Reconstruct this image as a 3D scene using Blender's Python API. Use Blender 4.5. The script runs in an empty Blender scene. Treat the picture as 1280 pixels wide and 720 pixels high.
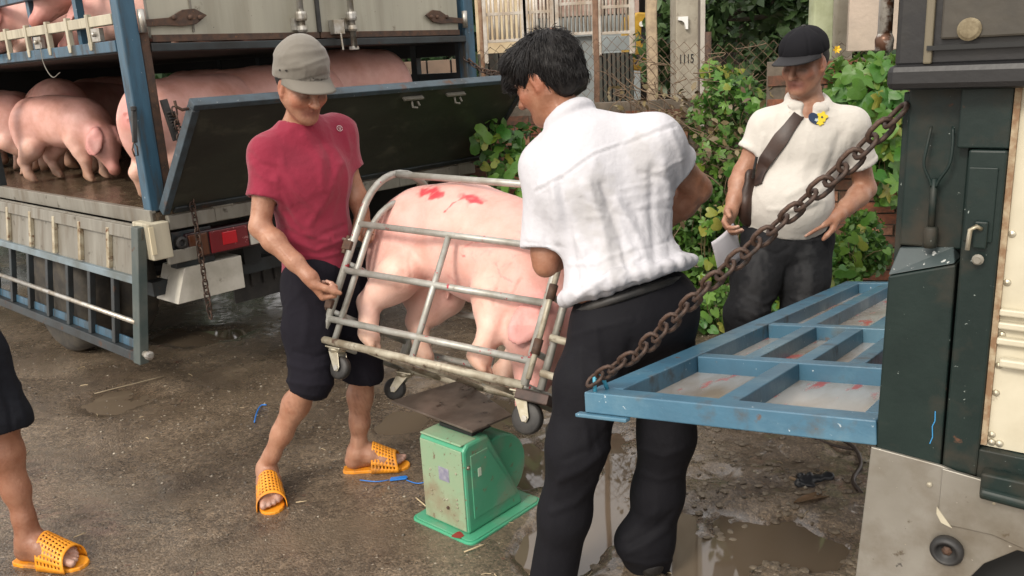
import bpy, math, random
import numpy as np
from math import sin, cos, pi, radians, sqrt, atan2
from mathutils import Matrix, Vector
random.seed(7); np.random.seed(7)
SC = bpy.context.scene
COL = SC.collection
# ------------------------------------------------------------------ camera
CAM_H = 1.6; FPX = 1070.0; PITCH = radians(15); ROLL = radians(3.1)
FW = np.array([0, cos(PITCH), -sin(PITCH)])
_r0 = np.array([1.0, 0, 0]); _u0 = np.array([0, sin(PITCH), cos(PITCH)])
RT = cos(ROLL)*_r0 - sin(ROLL)*_u0
UP = sin(ROLL)*_r0 + cos(ROLL)*_u0
CAMP = np.array([0, 0, CAM_H])
cam_data = bpy.data.cameras.new('camera')
cam = bpy.data.objects.new('camera', cam_data); COL.objects.link(cam)
cam_data.sensor_width = 36.0; cam_data.lens = 36.0*FPX/1280.0
cam_data.clip_start = 0.05; cam_data.clip_end = 500
cam.matrix_world = Matrix(((RT[0], UP[0], -FW[0], 0), (RT[1], UP[1], -FW[1], 0), (RT[2], UP[2], -FW[2], CAM_H), (0, 0, 0, 1)))
SC.camera = cam
# ------------------------------------------------------------------ sky, sun, exposure
SUN_AZ = radians(-142); SUN_EL = radians(39)      # azimuth from +Y towards +X
world = bpy.data.worlds.new('World'); SC.world = world; world.use_nodes = True
wn = world.node_tree.nodes; wl = world.node_tree.links
bg = wn['Background']
sky = wn.new('ShaderNodeTexSky'); sky.sky_type = 'NISHITA'; sky.sun_disc = False
sky.sun_elevation = SUN_EL; sky.sun_rotation = SUN_AZ
sky.dust_density = 4.0; sky.air_density = 1.0; sky.ozone_density = 1.0
mixc = wn.new('ShaderNodeMix'); mixc.data_type = 'RGBA'
mixc.inputs[0].default_value = 0.72
mixc.inputs[7].default_value = (12.0, 11.3, 10.6, 1)        # even pale overcast
wl.new(sky.outputs[0], mixc.inputs[6]); wl.new(mixc.outputs[2], bg.inputs['Color'])
bg.inputs['Strength'].default_value = 0.125
sun_data = bpy.data.lights.new('sun', 'SUN'); sun_data.energy = 1.75; sun_data.angle = radians(14)
sun_data.color = (1.0, 0.93, 0.82)
sun = bpy.data.objects.new('sun', sun_data); COL.objects.link(sun)
_sd = Vector((sin(SUN_AZ)*cos(SUN_EL), cos(SUN_AZ)*cos(SUN_EL), sin(SUN_EL)))
sun.rotation_euler = _sd.to_track_quat('Z', 'Y').to_euler(); sun.location = (0, 0, 20)
SC.view_settings.view_transform = 'Standard'; SC.view_settings.look = 'None'
SC.view_settings.exposure = 0.4; SC.view_settings.gamma = 1.0
# ------------------------------------------------------------------ helpers
def A3(*v): return np.array(v, float)
def ray(x, y): return FW + (x-640)/FPX*RT - (y-360)/FPX*UP
def P(x, y, Y):                      # the point at forward distance Y seen at photo pixel x, y
    d = ray(x, y); return CAMP + d*Y/d[1]
def G(x, y, z=0.0):                  # the point at height z seen at photo pixel x, y
    d = ray(x, y); return CAMP + d*(z-CAM_H)/d[2]
def PX(V):
    v = np.asarray(V) - CAMP; w = v @ FW
    return np.stack([640+FPX*(v @ RT)/w, 360-FPX*(v @ UP)/w], -1)
def unit(v): v = np.asarray(v, float); return v/np.linalg.norm(v)
def lerp(a, b, t): return np.asarray(a)*(1-t)+np.asarray(b)*t

def _hash(i, j, k, s):
    h = (i*374761393 + j*668265263 + k*1274126177 + s*974634777) & 0xffffffff
    h = ((h ^ (h >> 13))*1103515245) & 0xffffffff
    h = ((h ^ (h >> 15))*1597334677) & 0xffffffff
    return ((h ^ (h >> 16)) & 0xffff)/65535.0
def vnoise(Pt, scale, seed=0):       # smooth lattice noise, -1..1
    q = np.asarray(Pt)*scale; i = np.floor(q).astype(np.int64); f = q-i; f = f*f*(3-2*f)
    r = 0
    for a in (0, 1):
        for b in (0, 1):
            for c in (0, 1):
                w = (f[:, 0] if a else 1-f[:, 0])*(f[:, 1] if b else 1-f[:, 1])*(f[:, 2] if c else 1-f[:, 2])
                r = r + w*_hash(i[:, 0]+a, i[:, 1]+b, i[:, 2]+c, seed)
    return r*2-1
def fbm(Pt, scale, seed=0, octs=3):
    r = 0; a = 1
    for o in range(octs): r = r + a*vnoise(Pt, scale*2**o, seed+o*17); a *= .5
    return r/1.75

WM = {}
def M4(x=None, y=None, z=None, o=(0, 0, 0)):
    x = (1, 0, 0) if x is None else x; y = (0, 1, 0) if y is None else y; z = (0, 0, 1) if z is None else z
    return Matrix(((x[0], y[0], z[0], o[0]), (x[1], y[1], z[1], o[1]), (x[2], y[2], z[2], o[2]), (0, 0, 0, 1)))
def wm(o): return WM.get(o.name, Matrix.Identity(4)) if o else Matrix.Identity(4)
def setp(o, label=None, cat=None, group=None, kind=None):
    if label: o['label'] = label
    if cat: o['category'] = cat
    if group: o['group'] = group
    if kind: o['kind'] = kind
    return o
def thing(name, label, cat, M=None, group=None):
    o = bpy.data.objects.new(name, None); COL.objects.link(o); o.empty_display_size = .1
    if M is not None and not isinstance(M, Matrix): M = Matrix.Translation(Vector(M))
    M = M or Matrix.Identity(4); o.matrix_basis = M; WM[o.name] = M.copy()
    return setp(o, label, cat, group)
def mesh_np(name, V, F, mat=None, smooth=True, cols=None, fm=None):
    me = bpy.data.meshes.new(name)
    if isinstance(F, np.ndarray):
        n = F.shape[1]; me.vertices.add(len(V)); me.vertices.foreach_set('co', np.asarray(V, np.float32).ravel())
        me.loops.add(F.size); me.loops.foreach_set('vertex_index', F.ravel().astype(np.int32))
        me.polygons.add(len(F)); me.polygons.foreach_set('loop_start', (np.arange(len(F))*n).astype(np.int32))
        me.update(calc_edges=True)
    else:
        me.from_pydata([tuple(v) for v in V], [], [tuple(f) for f in F]); me.update()
    if smooth and len(me.polygons): me.polygons.foreach_set('use_smooth', [True]*len(me.polygons))
    for m in (mat if isinstance(mat, (list, tuple)) else [mat]):
        if m: me.materials.append(m)
    if fm is not None: me.polygons.foreach_set('material_index', np.asarray(fm, np.int32))
    if cols is not None:
        ca = me.color_attributes.new('Col', 'FLOAT_COLOR', 'POINT')
        c4 = np.ones((len(V), 4), np.float32); c4[:, :3] = cols; ca.data.foreach_set('color', c4.ravel())
    return me
def link(name, me, parent=None, M=None):
    o = bpy.data.objects.new(name, me); COL.objects.link(o)
    M = M or Matrix.Identity(4)
    if parent: o.parent = parent; o.matrix_basis = wm(parent).inverted() @ M
    else: o.matrix_basis = M
    WM[o.name] = M.copy(); return o
def toloc(V, M):
    Mi = np.array(M.inverted()); V = np.asarray(V, float); return V @ Mi[:3, :3].T + Mi[:3, 3]
def part(name, V, F, mat, parent=None, smooth=True, cols=None, fm=None, bevel=0, M=None, auto=None):
    """mesh object from world-space vertices; its origin sits with its parent's (or at M)"""
    M = M or wm(parent)
    V = toloc(V, M)
    o = link(name, mesh_np(name, V, F, mat, smooth, cols, fm), parent, M)
    if bevel:
        b = o.modifiers.new('bevel', 'BEVEL'); b.width = bevel; b.segments = 2; b.limit_method = 'ANGLE'; b.angle_limit = radians(40)
    return o
def centre(V): V = np.asarray(V); return (V.min(0)+V.max(0))/2

class MB:
    """collects shapes in a local frame (4x4 T) as world vertices"""
    def __init__(s, T=None): s.V = []; s.F = []; s.T = np.array(T) if T is not None else np.eye(4)
    def add(s, V, F):
        n = len(s.V); V = np.asarray(V, float) @ s.T[:3, :3].T + s.T[:3, 3]
        s.V += [tuple(v) for v in V]; s.F += [tuple(i+n for i in f) for f in F]; return s
    def box(s, x0, x1, y0, y1, z0, z1):
        V = [(x, y, z) for z in (z0, z1) for x, y in ((x0, y0), (x1, y0), (x1, y1), (x0, y1))]
        return s.add(V, [(3, 2, 1, 0), (4, 5, 6, 7), (0, 1, 5, 4), (1, 2, 6, 5), (2, 3, 7, 6), (3, 0, 4, 7)])
    def hexa(s, lo, hi):            # two quads, lower and upper
        return s.add(list(lo)+list(hi), [(3, 2, 1, 0), (4, 5, 6, 7), (0, 1, 5, 4), (1, 2, 6, 5), (2, 3, 7, 6), (3, 0, 4, 7)])
    def beam(s, a, b, w, h, upv=(0, 0, 1)):   # rectangular bar along a-b, w across, h along upv
        a = A3(*a); b = A3(*b); d = unit(b-a); u = np.asarray(upv, float); u = unit(u-d*(u@d)); r = np.cross(d, u)
        q = [(-1, -1), (1, -1), (1, 1), (-1, 1)]
        lo = [a+r*i*w/2+u*j*h/2 for i, j in q]; hi = [b+r*i*w/2+u*j*h/2 for i, j in q]
        return s.hexa(lo, hi)
    def tube(s, pts, r, n=8, cap=True, closed=False, flat=1.0):
        pts = [np.asarray(p, float) for p in pts]; rr = r if isinstance(r, (list, tuple)) else [r]*len(pts)
        V = []; F = []; m = len(pts); prev = None
        for i, p in enumerate(pts):
            if closed: d = pts[(i+1) % m]-pts[i-1]
            else: d = pts[min(i+1, m-1)]-pts[max(i-1, 0)]
            d = unit(d)
            if prev is None:
                u = A3(0, 0, 1) if abs(d[2]) < .9 else A3(1, 0, 0)
            else: u = prev
            u = unit(u-d*(u@d)); prev = u; w = np.cross(d, u)
            for k in range(n):
                a = 2*pi*k/n; V.append(p+(u*cos(a)*flat+w*sin(a))*rr[i])
        for i in range(m if closed else m-1):
            for k in range(n):
                a = i*n+k; b = i*n+(k+1) % n; j = (i+1) % m; F.append((a, b, j*n+(k+1) % n, j*n+k))
        if cap and not closed:
            F.append(tuple(range(n-1, -1, -1))); F.append(tuple((m-1)*n+k for k in range(n)))
        return s.add(V, F)
    def lathe(s, prof, c, ax, n=20):   # prof: (radius, along) pairs
        ax = unit(ax); u = unit(np.cross(ax, (0, 0, 1) if abs(ax[2]) < .9 else (1, 0, 0))); w = np.cross(ax, u)
        V = []; F = []; c = np.asarray(c, float)
        for r, t in prof:
            for k in range(n):
                a = 2*pi*k/n; V.append(c+ax*t+(u*cos(a)+w*sin(a))*max(r, 1e-5))
        for i in range(len(prof)-1):
            for k in range(n): F.append((i*n+k, i*n+(k+1) % n, (i+1)*n+(k+1) % n, (i+1)*n+k))
        if prof[0][0] > 1e-4: F.append(tuple(range(n-1, -1, -1)))
        if prof[-1][0] > 1e-4: F.append(tuple((len(prof)-1)*n+k for k in range(n)))
        return s.add(V, F)
    def prism(s, poly, dvec):          # poly: 3D points, extruded along dvec
        poly = [np.asarray(p, float) for p in poly]; d = np.asarray(dvec, float); n = len(poly)
        V = poly+[p+d for p in poly]
        F = [tuple(range(n-1, -1, -1)), tuple(range(n, 2*n))]+[(i, (i+1) % n, n+(i+1) % n, n+i) for i in range(n)]
        return s.add(V, F)
    def part(s, name, mat, parent=None, smooth=False, bevel=0, own=False):
        M = None
        if own and s.V:
            c = centre(s.V); M = Matrix.Translation(Vector(c))
        return part(name, s.V, s.F, mat, parent, smooth, bevel=bevel, M=M)

def arc(c, u, v, r, a0, a1, n=8):
    c = np.asarray(c, float); return [c+np.asarray(u)*r*cos(a)+np.asarray(v)*r*sin(a) for a in np.linspace(a0, a1, n)]
def bez(p0, p1, p2, n=10):
    p0, p1, p2 = map(lambda q: np.asarray(q, float), (p0, p1, p2)); return [(1-t)**2*p0+2*t*(1-t)*p1+t*t*p2 for t in np.linspace(0, 1, n)]
def smoothpath(pts, n=6):              # catmull-rom
    pts = [np.asarray(p, float) for p in pts]; q = [2*pts[0]-pts[1]]+pts+[2*pts[-1]-pts[-2]]; out = []
    for i in range(1, len(q)-2):
        for t in np.linspace(0, 1, n, endpoint=False):
            a, b, c, d = q[i-1:i+3]
            out.append(.5*((2*b)+(c-a)*t+(2*a-5*b+4*c-d)*t*t+(3*b-a-3*c+d)*t**3))
    out.append(pts[-1]); return out

# ------------------------------------------------------------------ materials
def srgb(r, g, b):
    f = lambda c: (c/255/12.92) if c/255 <= .04045 else ((c/255+.055)/1.055)**2.4
    return (f(r), f(g), f(b))
def pm(name, col, rough=.6, metal=0.0, var=None, vs=6.0, vlo=.4, vhi=.65, spots=(), bump=0.0, bs=60.0, attr=False,
       rvar=0.0, sss=0.0, coat=0.0, stretch=None, spec=None, sheen=0):
    """principled material; var = second colour by noise; spots = [(colour, scale, lo, hi, rough)] noise-masked marks"""
    m = bpy.data.materials.new(name); m.use_nodes = True; N = m.node_tree.nodes; L = m.node_tree.links
    b = N['Principled BSDF']; tc = N.new('ShaderNodeTexCoord'); co = tc.outputs['Object']
    if stretch:
        mp = N.new('ShaderNodeMapping'); mp.inputs['Scale'].default_value = stretch; L.new(co, mp.inputs[0]); cos_ = mp.outputs[0]
    else: cos_ = co
    def noise(scale, lo, hi, det=6.0, st=False, rough_=.6):
        n = N.new('ShaderNodeTexNoise'); n.inputs['Scale'].default_value = scale; n.inputs['Detail'].default_value = det
        n.inputs['Roughness'].default_value = rough_
        L.new(cos_ if st else co, n.inputs['Vector'])
        r = N.new('ShaderNodeMapRange'); r.inputs[1].default_value = lo; r.inputs[2].default_value = hi
        L.new(n.outputs[0], r.inputs[0]); return r.outputs[0]
    def mix(f, a, c):
        x = N.new('ShaderNodeMix'); x.data_type = 'RGBA'
        if f is None: x.inputs[0].default_value = 1
        else: L.new(f, x.inputs[0])
        for s_, k in ((a, 6), (c, 7)):
            if isinstance(s_, tuple): x.inputs[k].default_value = s_[:3]+(1,)
            else: L.new(s_, x.inputs[k])
        return x
    if attr:
        at = N.new('ShaderNodeAttribute'); at.attribute_name = 'Col'; cur = at.outputs['Color']
        if var is not None:
            x = mix(noise(vs, vlo, vhi, st=bool(stretch)), (1, 1, 1), tuple(var)); y = mix(None, cur, x.outputs[2]); y.blend_type = 'MULTIPLY'; cur = y.outputs[2]
    else:
        cur = tuple(col)
        if var is not None: cur = mix(noise(vs, vlo, vhi, st=bool(stretch)), cur, tuple(var)).outputs[2]
    rcur = rough
    for sp in spots:
        f = noise(sp[1], sp[2], sp[3], st=len(sp) > 5 and sp[5]); cur = mix(f, cur, tuple(sp[0])).outputs[2]
        if sp[4] is not None:
            x = N.new('ShaderNodeMix'); L.new(f, x.inputs[0]); x.inputs[3].default_value = sp[4]
            if isinstance(rcur, float) or isinstance(rcur, int): x.inputs[2].default_value = rcur
            else: L.new(rcur, x.inputs[2])
            rcur = x.outputs[0]
    if isinstance(cur, tuple): b.inputs['Base Color'].default_value = cur+(1,)
    else: L.new(cur, b.inputs['Base Color'])
    if rvar and isinstance(rcur, (int, float)):
        r = noise(vs*1.7, .3, .7); q = N.new('ShaderNodeMapRange'); L.new(r, q.inputs[0]); q.inputs[3].default_value = max(.02, rough-rvar); q.inputs[4].default_value = min(1, rough+rvar); rcur = q.outputs[0]
    if isinstance(rcur, (int, float)): b.inputs['Roughness'].default_value = rcur
    else: L.new(rcur, b.inputs['Roughness'])
    b.inputs['Metallic'].default_value = metal
    if sss: b.inputs['Subsurface Weight'].default_value = sss; b.inputs['Subsurface Radius'].default_value = (.02, .008, .005); b.inputs['Subsurface Scale'].default_value = 1.0
    if coat: b.inputs['Coat Weight'].default_value = coat
    if spec is not None: b.inputs['Specular IOR Level'].default_value = spec
    if sheen: b.inputs['Sheen Weight'].default_value = sheen
    if bump:
        n = N.new('ShaderNodeTexNoise'); n.inputs['Scale'].default_value = bs; n.inputs['Detail'].default_value = 5
        L.new(cos_ if stretch else co, n.inputs['Vector'])
        bp = N.new('ShaderNodeBump'); bp.inputs['Strength'].default_value = 1.0; bp.inputs['Distance'].default_value = bump
        L.new(n.outputs[0], bp.inputs['Height']); L.new(bp.outputs[0], b.inputs['Normal'])
    return m
RUST = (.10, .045, .022)
MT = dict(
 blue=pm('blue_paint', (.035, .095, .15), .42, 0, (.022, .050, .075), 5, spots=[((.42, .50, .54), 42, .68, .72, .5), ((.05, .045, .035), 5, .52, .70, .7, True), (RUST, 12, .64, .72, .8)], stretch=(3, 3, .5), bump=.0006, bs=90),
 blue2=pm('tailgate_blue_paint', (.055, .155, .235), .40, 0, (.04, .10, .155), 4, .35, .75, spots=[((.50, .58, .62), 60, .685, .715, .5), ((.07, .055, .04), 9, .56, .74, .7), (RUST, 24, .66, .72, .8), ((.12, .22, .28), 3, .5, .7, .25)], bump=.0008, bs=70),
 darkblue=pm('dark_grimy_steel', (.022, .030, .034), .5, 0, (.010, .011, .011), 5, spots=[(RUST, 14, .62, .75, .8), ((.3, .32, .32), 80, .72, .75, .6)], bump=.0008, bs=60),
 cream=pm('cream_weathered_paint', (.50, .46, .35), .5, 0, (.30, .27, .20), 3, .35, .75, spots=[((.17, .14, .09), 5, .52, .78, .7, True), ((.06, .05, .04), 40, .68, .73, .8)], bump=.0006, bs=30, stretch=(3, 3, .4)),
 creamdoor=pm('cream_door_panel', (.42, .40, .32), .42, 0, (.24, .23, .18), 1.6, .3, .8, spots=[((.22, .20, .15), 3, .50, .80, .7, True), ((.07, .06, .045), 60, .69, .72, .8), ((.09, .06, .035), 9, .64, .72, .8)], bump=.001, bs=4, stretch=(2.5, 2.5, .25)),
 galv=pm('grey_panel', (.25, .24, .205), .5, .1, (.14, .125, .10), 4, .3, .75, spots=[((.12, .09, .06), 5, .52, .80, .8, True), ((.06, .05, .035), 14, .62, .72, .7)], bump=.0008, bs=25, stretch=(2.5, 2.5, .35)),
 wet=pm('wet_dung_deck', (.06, .045, .03), .12, 0, (.15, .11, .07), 14, spots=[((.30, .24, .15), 50, .62, .68, .6)], bump=.006, bs=35),
 black=pm('black_rubber', (.018, .018, .018), .55, 0, (.04, .037, .034), 12, bump=.0006, bs=80),
 shadow=pm('shade_dark_steel', (.012, .013, .013), .7),  # near-black: the shade of inner and under parts is in the colour
 rust=pm('rusty_steel', (.10, .055, .035), .7, .2, (.05, .035, .028), 30, bump=.001, bs=120, spots=[((.20, .10, .05), 60, .6, .72, .9)]),
 steel=pm('worn_steel', (.45, .44, .41), .38, .7, (.30, .26, .20), 14, spots=[(RUST, 20, .6, .72, .8)], bump=.0004, bs=90),
 zinc=pm('zinc_plated', (.50, .47, .38), .35, .6, (.35, .31, .22), 25, bump=.0003, bs=90),
 white=pm('white_paint', (.62, .60, .53), .45, 0, (.40, .38, .32), 4, spots=[((.10, .08, .05), 12, .62, .72, .8)], bump=.0004, bs=30),
 concrete=pm('pole_concrete', (.40, .37, .30), .85, 0, (.26, .23, .18), 5, .3, .7, spots=[((.12, .10, .07), 14, .6, .75, None)], bump=.004, bs=30),
 green=pm('dark_green_paint', (.007, .016, .0145), .45, 0, (.013, .025, .022), 4, spots=[((.30, .34, .32), 95, .695, .71, .6), ((.045, .036, .026), 7, .52, .75, .7), ((.10, .05, .03), 30, .68, .74, .8)], bump=.0006, bs=50, spec=.3),
)
# ------------------------------------------------------------------ ground, puddle water, gravel
PUD = [(768, 640, 70, 40, .020), (905, 680, 120, 42, .016), (700, 690, 50, 30, .018), (765, 560, 70, 26, .010), (505, 524, 34, 15, .014), (668, 582, 34, 26, .016), (985, 690, 60, 24, .013), (868, 700, 50, 26, .02),
       (600, 520, 60, 25, .012), (870, 600, 50, 14, .006), (250, 420, 60, 12, .006), (140, 500, 50, 16, .003)]
def ground_height(X, Y):
    q = np.stack([X, Y, 0*X], -1)
    # rough mud on the right, worn concrete on the left
    edge = np.clip((X + .25 + .25*vnoise(q, 1.3, 5) - (3.0-Y)*.12)/.7, 0, 1)
    mud = fbm(q, 3.2, 11, 4)*.022 + np.abs(fbm(q, 8, 41, 3))*.016 + np.abs(vnoise(q, 13, 31))*.010 + vnoise(q, 31, 32)*.0035 + vnoise(q, 70, 33)*.0018 + .010
    con = fbm(q, 1.1, 12, 3)*.005 + vnoise(q, 45, 34)*.0010 + vnoise(q, 95, 36)*.0009 + .004
    h = con*(1-edge)+mud*edge
    q2 = PX(np.stack([X, Y, 0*X], -1))
    for cx, cy, a, b, dp in PUD:
        ctr = G(cx, cy); rx = abs(G(cx+a, cy)[0]-G(cx-a, cy)[0])/2; ry = abs(G(cx, cy-b)[1]-G(cx, cy+b)[1])/2
        d = ((X-ctr[0])/rx)**2+((Y-ctr[1])/ry)**2 + .55*vnoise(q, 5, 77)+.3*vnoise(q, 17, 78)
        h = h-(dp+.010)*np.clip(1.5-d, 0, 1)
    return h
def stretched(lo, hi, step, far0, far1, n):
    mid = np.arange(lo, hi, step); a = lo-np.geomspace(step, lo-far0, n)[::-1]; b = hi+np.geomspace(step, far1-hi, n); return np.concatenate([a, mid, b])
gx = stretched(-3.4, 2.6, .02, -60, 60, 22); gy = stretched(1.3, 6.0, .018, -20, 90, 22)
GX, GY = np.meshgrid(gx, gy); gv = np.stack([GX.ravel(), GY.ravel(), ground_height(GX.ravel(), GY.ravel())], -1)
far = np.clip(1.5-np.abs(gv[:, 0])/12, 0, 1); gv[:, 2] *= far
nx_, ny_ = len(gx), len(gy); ii = np.arange(nx_-1)[None]+np.arange(ny_-1)[:, None]*nx_
gf = np.stack([ii, ii+1, ii+1+nx_, ii+nx_], -1).reshape(-1, 4)
def ground_mat():
    m = bpy.data.materials.new('wet_ground'); m.use_nodes = True; N = m.node_tree.nodes; L = m.node_tree.links; b = N['Principled BSDF']
    tc = N.new('ShaderNodeTexCoord'); geo = tc.outputs['Object']
    def no(s, d=6, r=.65):
        n = N.new('ShaderNodeTexNoise'); n.inputs['Scale'].default_value = s; n.inputs['Detail'].default_value = d; n.inputs['Roughness'].default_value = r; L.new(geo, n.inputs['Vector']); return n.outputs[0]
    def ramp(x, pts):
        r = N.new('ShaderNodeValToRGB'); L.new(x, r.inputs[0]); e = r.color_ramp.elements
        e[0].position, e[0].color = pts[0][0], pts[0][1]+(1,); e[1].position, e[1].color = pts[1][0], pts[1][1]+(1,)
        for p_, c_ in pts[2:]: k = e.new(p_); k.color = c_+(1,)
        return r.outputs[0]
    def mix(f, a, c, bt='MIX'):
        x = N.new('ShaderNodeMix'); x.data_type = 'RGBA'; x.blend_type = bt
        if isinstance(f, float): x.inputs[0].default_value = f
        else: L.new(f, x.inputs[0])
        for s_, k in ((a, 6), (c, 7)):
            if isinstance(s_, tuple): x.inputs[k].default_value = s_[:3]+(1,)
            else: L.new(s_, x.inputs[k])
        return x.outputs[2]
    base = ramp(no(1.7), [(.30, (.084, .067, .051)), (.72, (.285, .236, .18)), (.5, (.162, .131, .098))])
    fine = ramp(no(30, 9, .82), [(.30, (.45, .42, .40)), (.72, (1.6, 1.55, 1.45)), (.5, (.95, .95, .95))])
    cur = mix(1.0, base, fine, 'MULTIPLY')
    aggr = N.new('ShaderNodeTexVoronoi'); aggr.inputs['Scale'].default_value = 130; L.new(geo, aggr.inputs['Vector'])
    ag = ramp(aggr.outputs['Color'], [(.25, (.55, .52, .50)), (.85, (1.6, 1.5, 1.4))])
    cur = mix(.65, cur, mix(1.0, cur, ag, 'MULTIPLY'))
    v2 = N.new('ShaderNodeTexVoronoi'); v2.inputs['Scale'].default_value = 34; L.new(geo, v2.inputs['Vector'])
    lt = N.new('ShaderNodeMath'); lt.operation = 'LESS_THAN'; L.new(v2.outputs['Distance'], lt.inputs[0]); lt.inputs[1].default_value = .14
    gate = N.new('ShaderNodeMath'); gate.operation = 'GREATER_THAN'; sepc = N.new('ShaderNodeSeparateColor'); L.new(v2.outputs['Color'], sepc.inputs[0]); L.new(sepc.outputs[0], gate.inputs[0]); gate.inputs[1].default_value = .62
    mm = N.new('ShaderNodeMath'); mm.operation = 'MULTIPLY'; L.new(lt.outputs[0], mm.inputs[0]); L.new(gate.outputs[0], mm.inputs[1])
    cur = mix(mm.outputs[0], cur, (.38, .33, .26))
    mp = N.new('ShaderNodeMapRange'); L.new(no(9, 3), mp.inputs[0]); mp.inputs[1].default_value = .68; mp.inputs[2].default_value = .74
    cur = mix(mp.outputs[0], cur, (.16, .05, .035))
    sp_ = N.new('ShaderNodeSeparateXYZ'); L.new(geo, sp_.inputs[0]); wetf = N.new('ShaderNodeMapRange'); L.new(sp_.outputs[2], wetf.inputs[0]); wetf.inputs[1].default_value = .010; wetf.inputs[2].default_value = -.006
    st = N.new('ShaderNodeMapping'); st.inputs['Scale'].default_value = (.9, 3.2, 1); st.inputs['Rotation'].default_value = (0, 0, .5); L.new(geo, st.inputs[0]); sn = N.new('ShaderNodeTexNoise'); sn.inputs['Scale'].default_value = 1.3; sn.inputs['Detail'].default_value = 7; L.new(st.outputs[0], sn.inputs['Vector'])
    sm = N.new('ShaderNodeMapRange'); L.new(sn.outputs[0], sm.inputs[0]); sm.inputs[1].default_value = .50; sm.inputs[2].default_value = .68; sm.inputs[4].default_value = .75
    cur = mix(sm.outputs[0], cur, (.18, .138, .096)); wd = N.new('ShaderNodeMath'); wd.operation = 'MULTIPLY'; L.new(wetf.outputs[0], wd.inputs[0]); wd.inputs[1].default_value = .8
    cur = mix(wd.outputs[0], cur, mix(1.0, cur, (.55, .50, .46), 'MULTIPLY'))
    L.new(cur, b.inputs['Base Color'])
    rr = N.new('ShaderNodeMapRange'); L.new(no(2.3, 4), rr.inputs[0]); rr.inputs[1].default_value = .38; rr.inputs[2].default_value = .60; rr.inputs[3].default_value = .15; rr.inputs[4].default_value = .46
    rw = N.new('ShaderNodeMix'); L.new(wetf.outputs[0], rw.inputs[0]); L.new(rr.outputs[0], rw.inputs[2]); rw.inputs[3].default_value = .14; L.new(rw.outputs[0], b.inputs['Roughness'])
    cw_ = N.new('ShaderNodeMapRange'); L.new(no(1.1, 5), cw_.inputs[0]); cw_.inputs[1].default_value = .42; cw_.inputs[2].default_value = .60; mx = N.new('ShaderNodeMath'); mx.operation = 'MAXIMUM'; L.new(cw_.outputs[0], mx.inputs[0]); L.new(wetf.outputs[0], mx.inputs[1]); L.new(mx.outputs[0], b.inputs['Coat Weight']); b.inputs['Coat Roughness'].default_value = .12; b.inputs['Coat IOR'].default_value = 1.6
    bp = N.new('ShaderNodeBump'); bp.inputs['Distance'].default_value = .0035; L.new(no(75, 6, .7), bp.inputs['Height'])
    bp2 = N.new('ShaderNodeBump'); bp2.inputs['Distance'].default_value = .002; L.new(aggr.outputs['Distance'], bp2.inputs['Height']); bp2.invert = True
    L.new(bp.outputs[0], bp2.inputs['Normal']); L.new(bp2.outputs[0], b.inputs['Normal'])
    return m
g = part('ground', gv, gf, ground_mat(), smooth=True); setp(g, kind='structure')
m = bpy.data.materials.new('muddy_water'); m.use_nodes = True; b = m.node_tree.nodes['Principled BSDF']
b.inputs['Base Color'].default_value = (.13, .10, .07, 1); b.inputs['Roughness'].default_value = .03; b.inputs['IOR'].default_value = 1.6
_n = m.node_tree.nodes.new('ShaderNodeTexNoise'); _n.inputs['Scale'].default_value = 9
_b = m.node_tree.nodes.new('ShaderNodeBump'); _b.inputs['Distance'].default_value = .0012; m.node_tree.links.new(_n.outputs[0], _b.inputs['Height']); m.node_tree.links.new(_b.outputs[0], b.inputs['Normal'])
w = MB().add([(-3.4, 1.0, -.0085), (2.6, 1.0, -.0085), (2.6, 5.6, -.0085), (-3.4, 5.6, -.0085)], [(0, 1, 2, 3)]).part('puddle_water', m); setp(w, kind='structure')
# gravel: small real stones scattered on mud and concrete
def pebble_field(name, pts, sizes, mat, seed=3):
    rs = np.random.RandomState(seed)
    base = np.array([(0, 0, 1), (.9, 0, .15), (.28, .86, .1), (-.73, .53, .18), (-.73, -.53, .1), (.28, -.86, .15), (0, 0, -.6)], float)
    f = np.array([(0, 1, 2), (0, 2, 3), (0, 3, 4), (0, 4, 5), (0, 5, 1), (6, 2, 1), (6, 3, 2), (6, 4, 3), (6, 5, 4), (6, 1, 5)])
    n = len(pts); ang = rs.rand(n)*6.28; c, s_ = np.cos(ang), np.sin(ang)
    vv = base[None]*(1+.35*(rs.rand(n, 7, 1)-.5)); vv = vv*np.stack([sizes, sizes*(.6+.4*rs.rand(n)), sizes*(.35+.4*rs.rand(n))], -1)[:, None]
    x = vv[..., 0]*c[:, None]-vv[..., 1]*s_[:, None]; y = vv[..., 0]*s_[:, None]+vv[..., 1]*c[:, None]
    V = np.stack([x, y, vv[..., 2]], -1)+pts[:, None]; F = f[None]+np.arange(n)[:, None, None]*7
    t = rs.rand(n, 1); cols = lerp([[.10, .085, .07]], [[.42, .37, .29]], t**1.6); cols = np.repeat(cols, 7, 0)
    return part(name, V.reshape(-1, 3), F.reshape(-1, 3), mat, smooth=False, cols=cols)
rs = np.random.RandomState(4)
N_ = 15000; px_ = -3.4+6*rs.rand(N_); py_ = 1.6+4.2*rs.rand(N_)**.9
q_ = np.stack([px_, py_, 0*px_], -1); dens = .34+.8*np.clip((px_+.1)/.8, 0, 1)+1.6*np.exp(-((px_+1.1)**2/.5+(py_-4.0)**2/.5))
keep = rs.rand(N_) < dens*(.6+.6*vnoise(q_, 2.5, 9)); px_, py_ = px_[keep], py_[keep]
sz = .0022+.0085*rs.rand(len(px_))**2.8+np.where(px_ > .3, .004*rs.rand(len(px_))**3, 0)
o = pebble_field('gravel', np.stack([px_, py_, ground_height(px_, py_)+.0005], -1), sz, pm('pebbles', (.3, .27, .22), .55, attr=True, var=(.6, .58, .55), vs=60))
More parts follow.
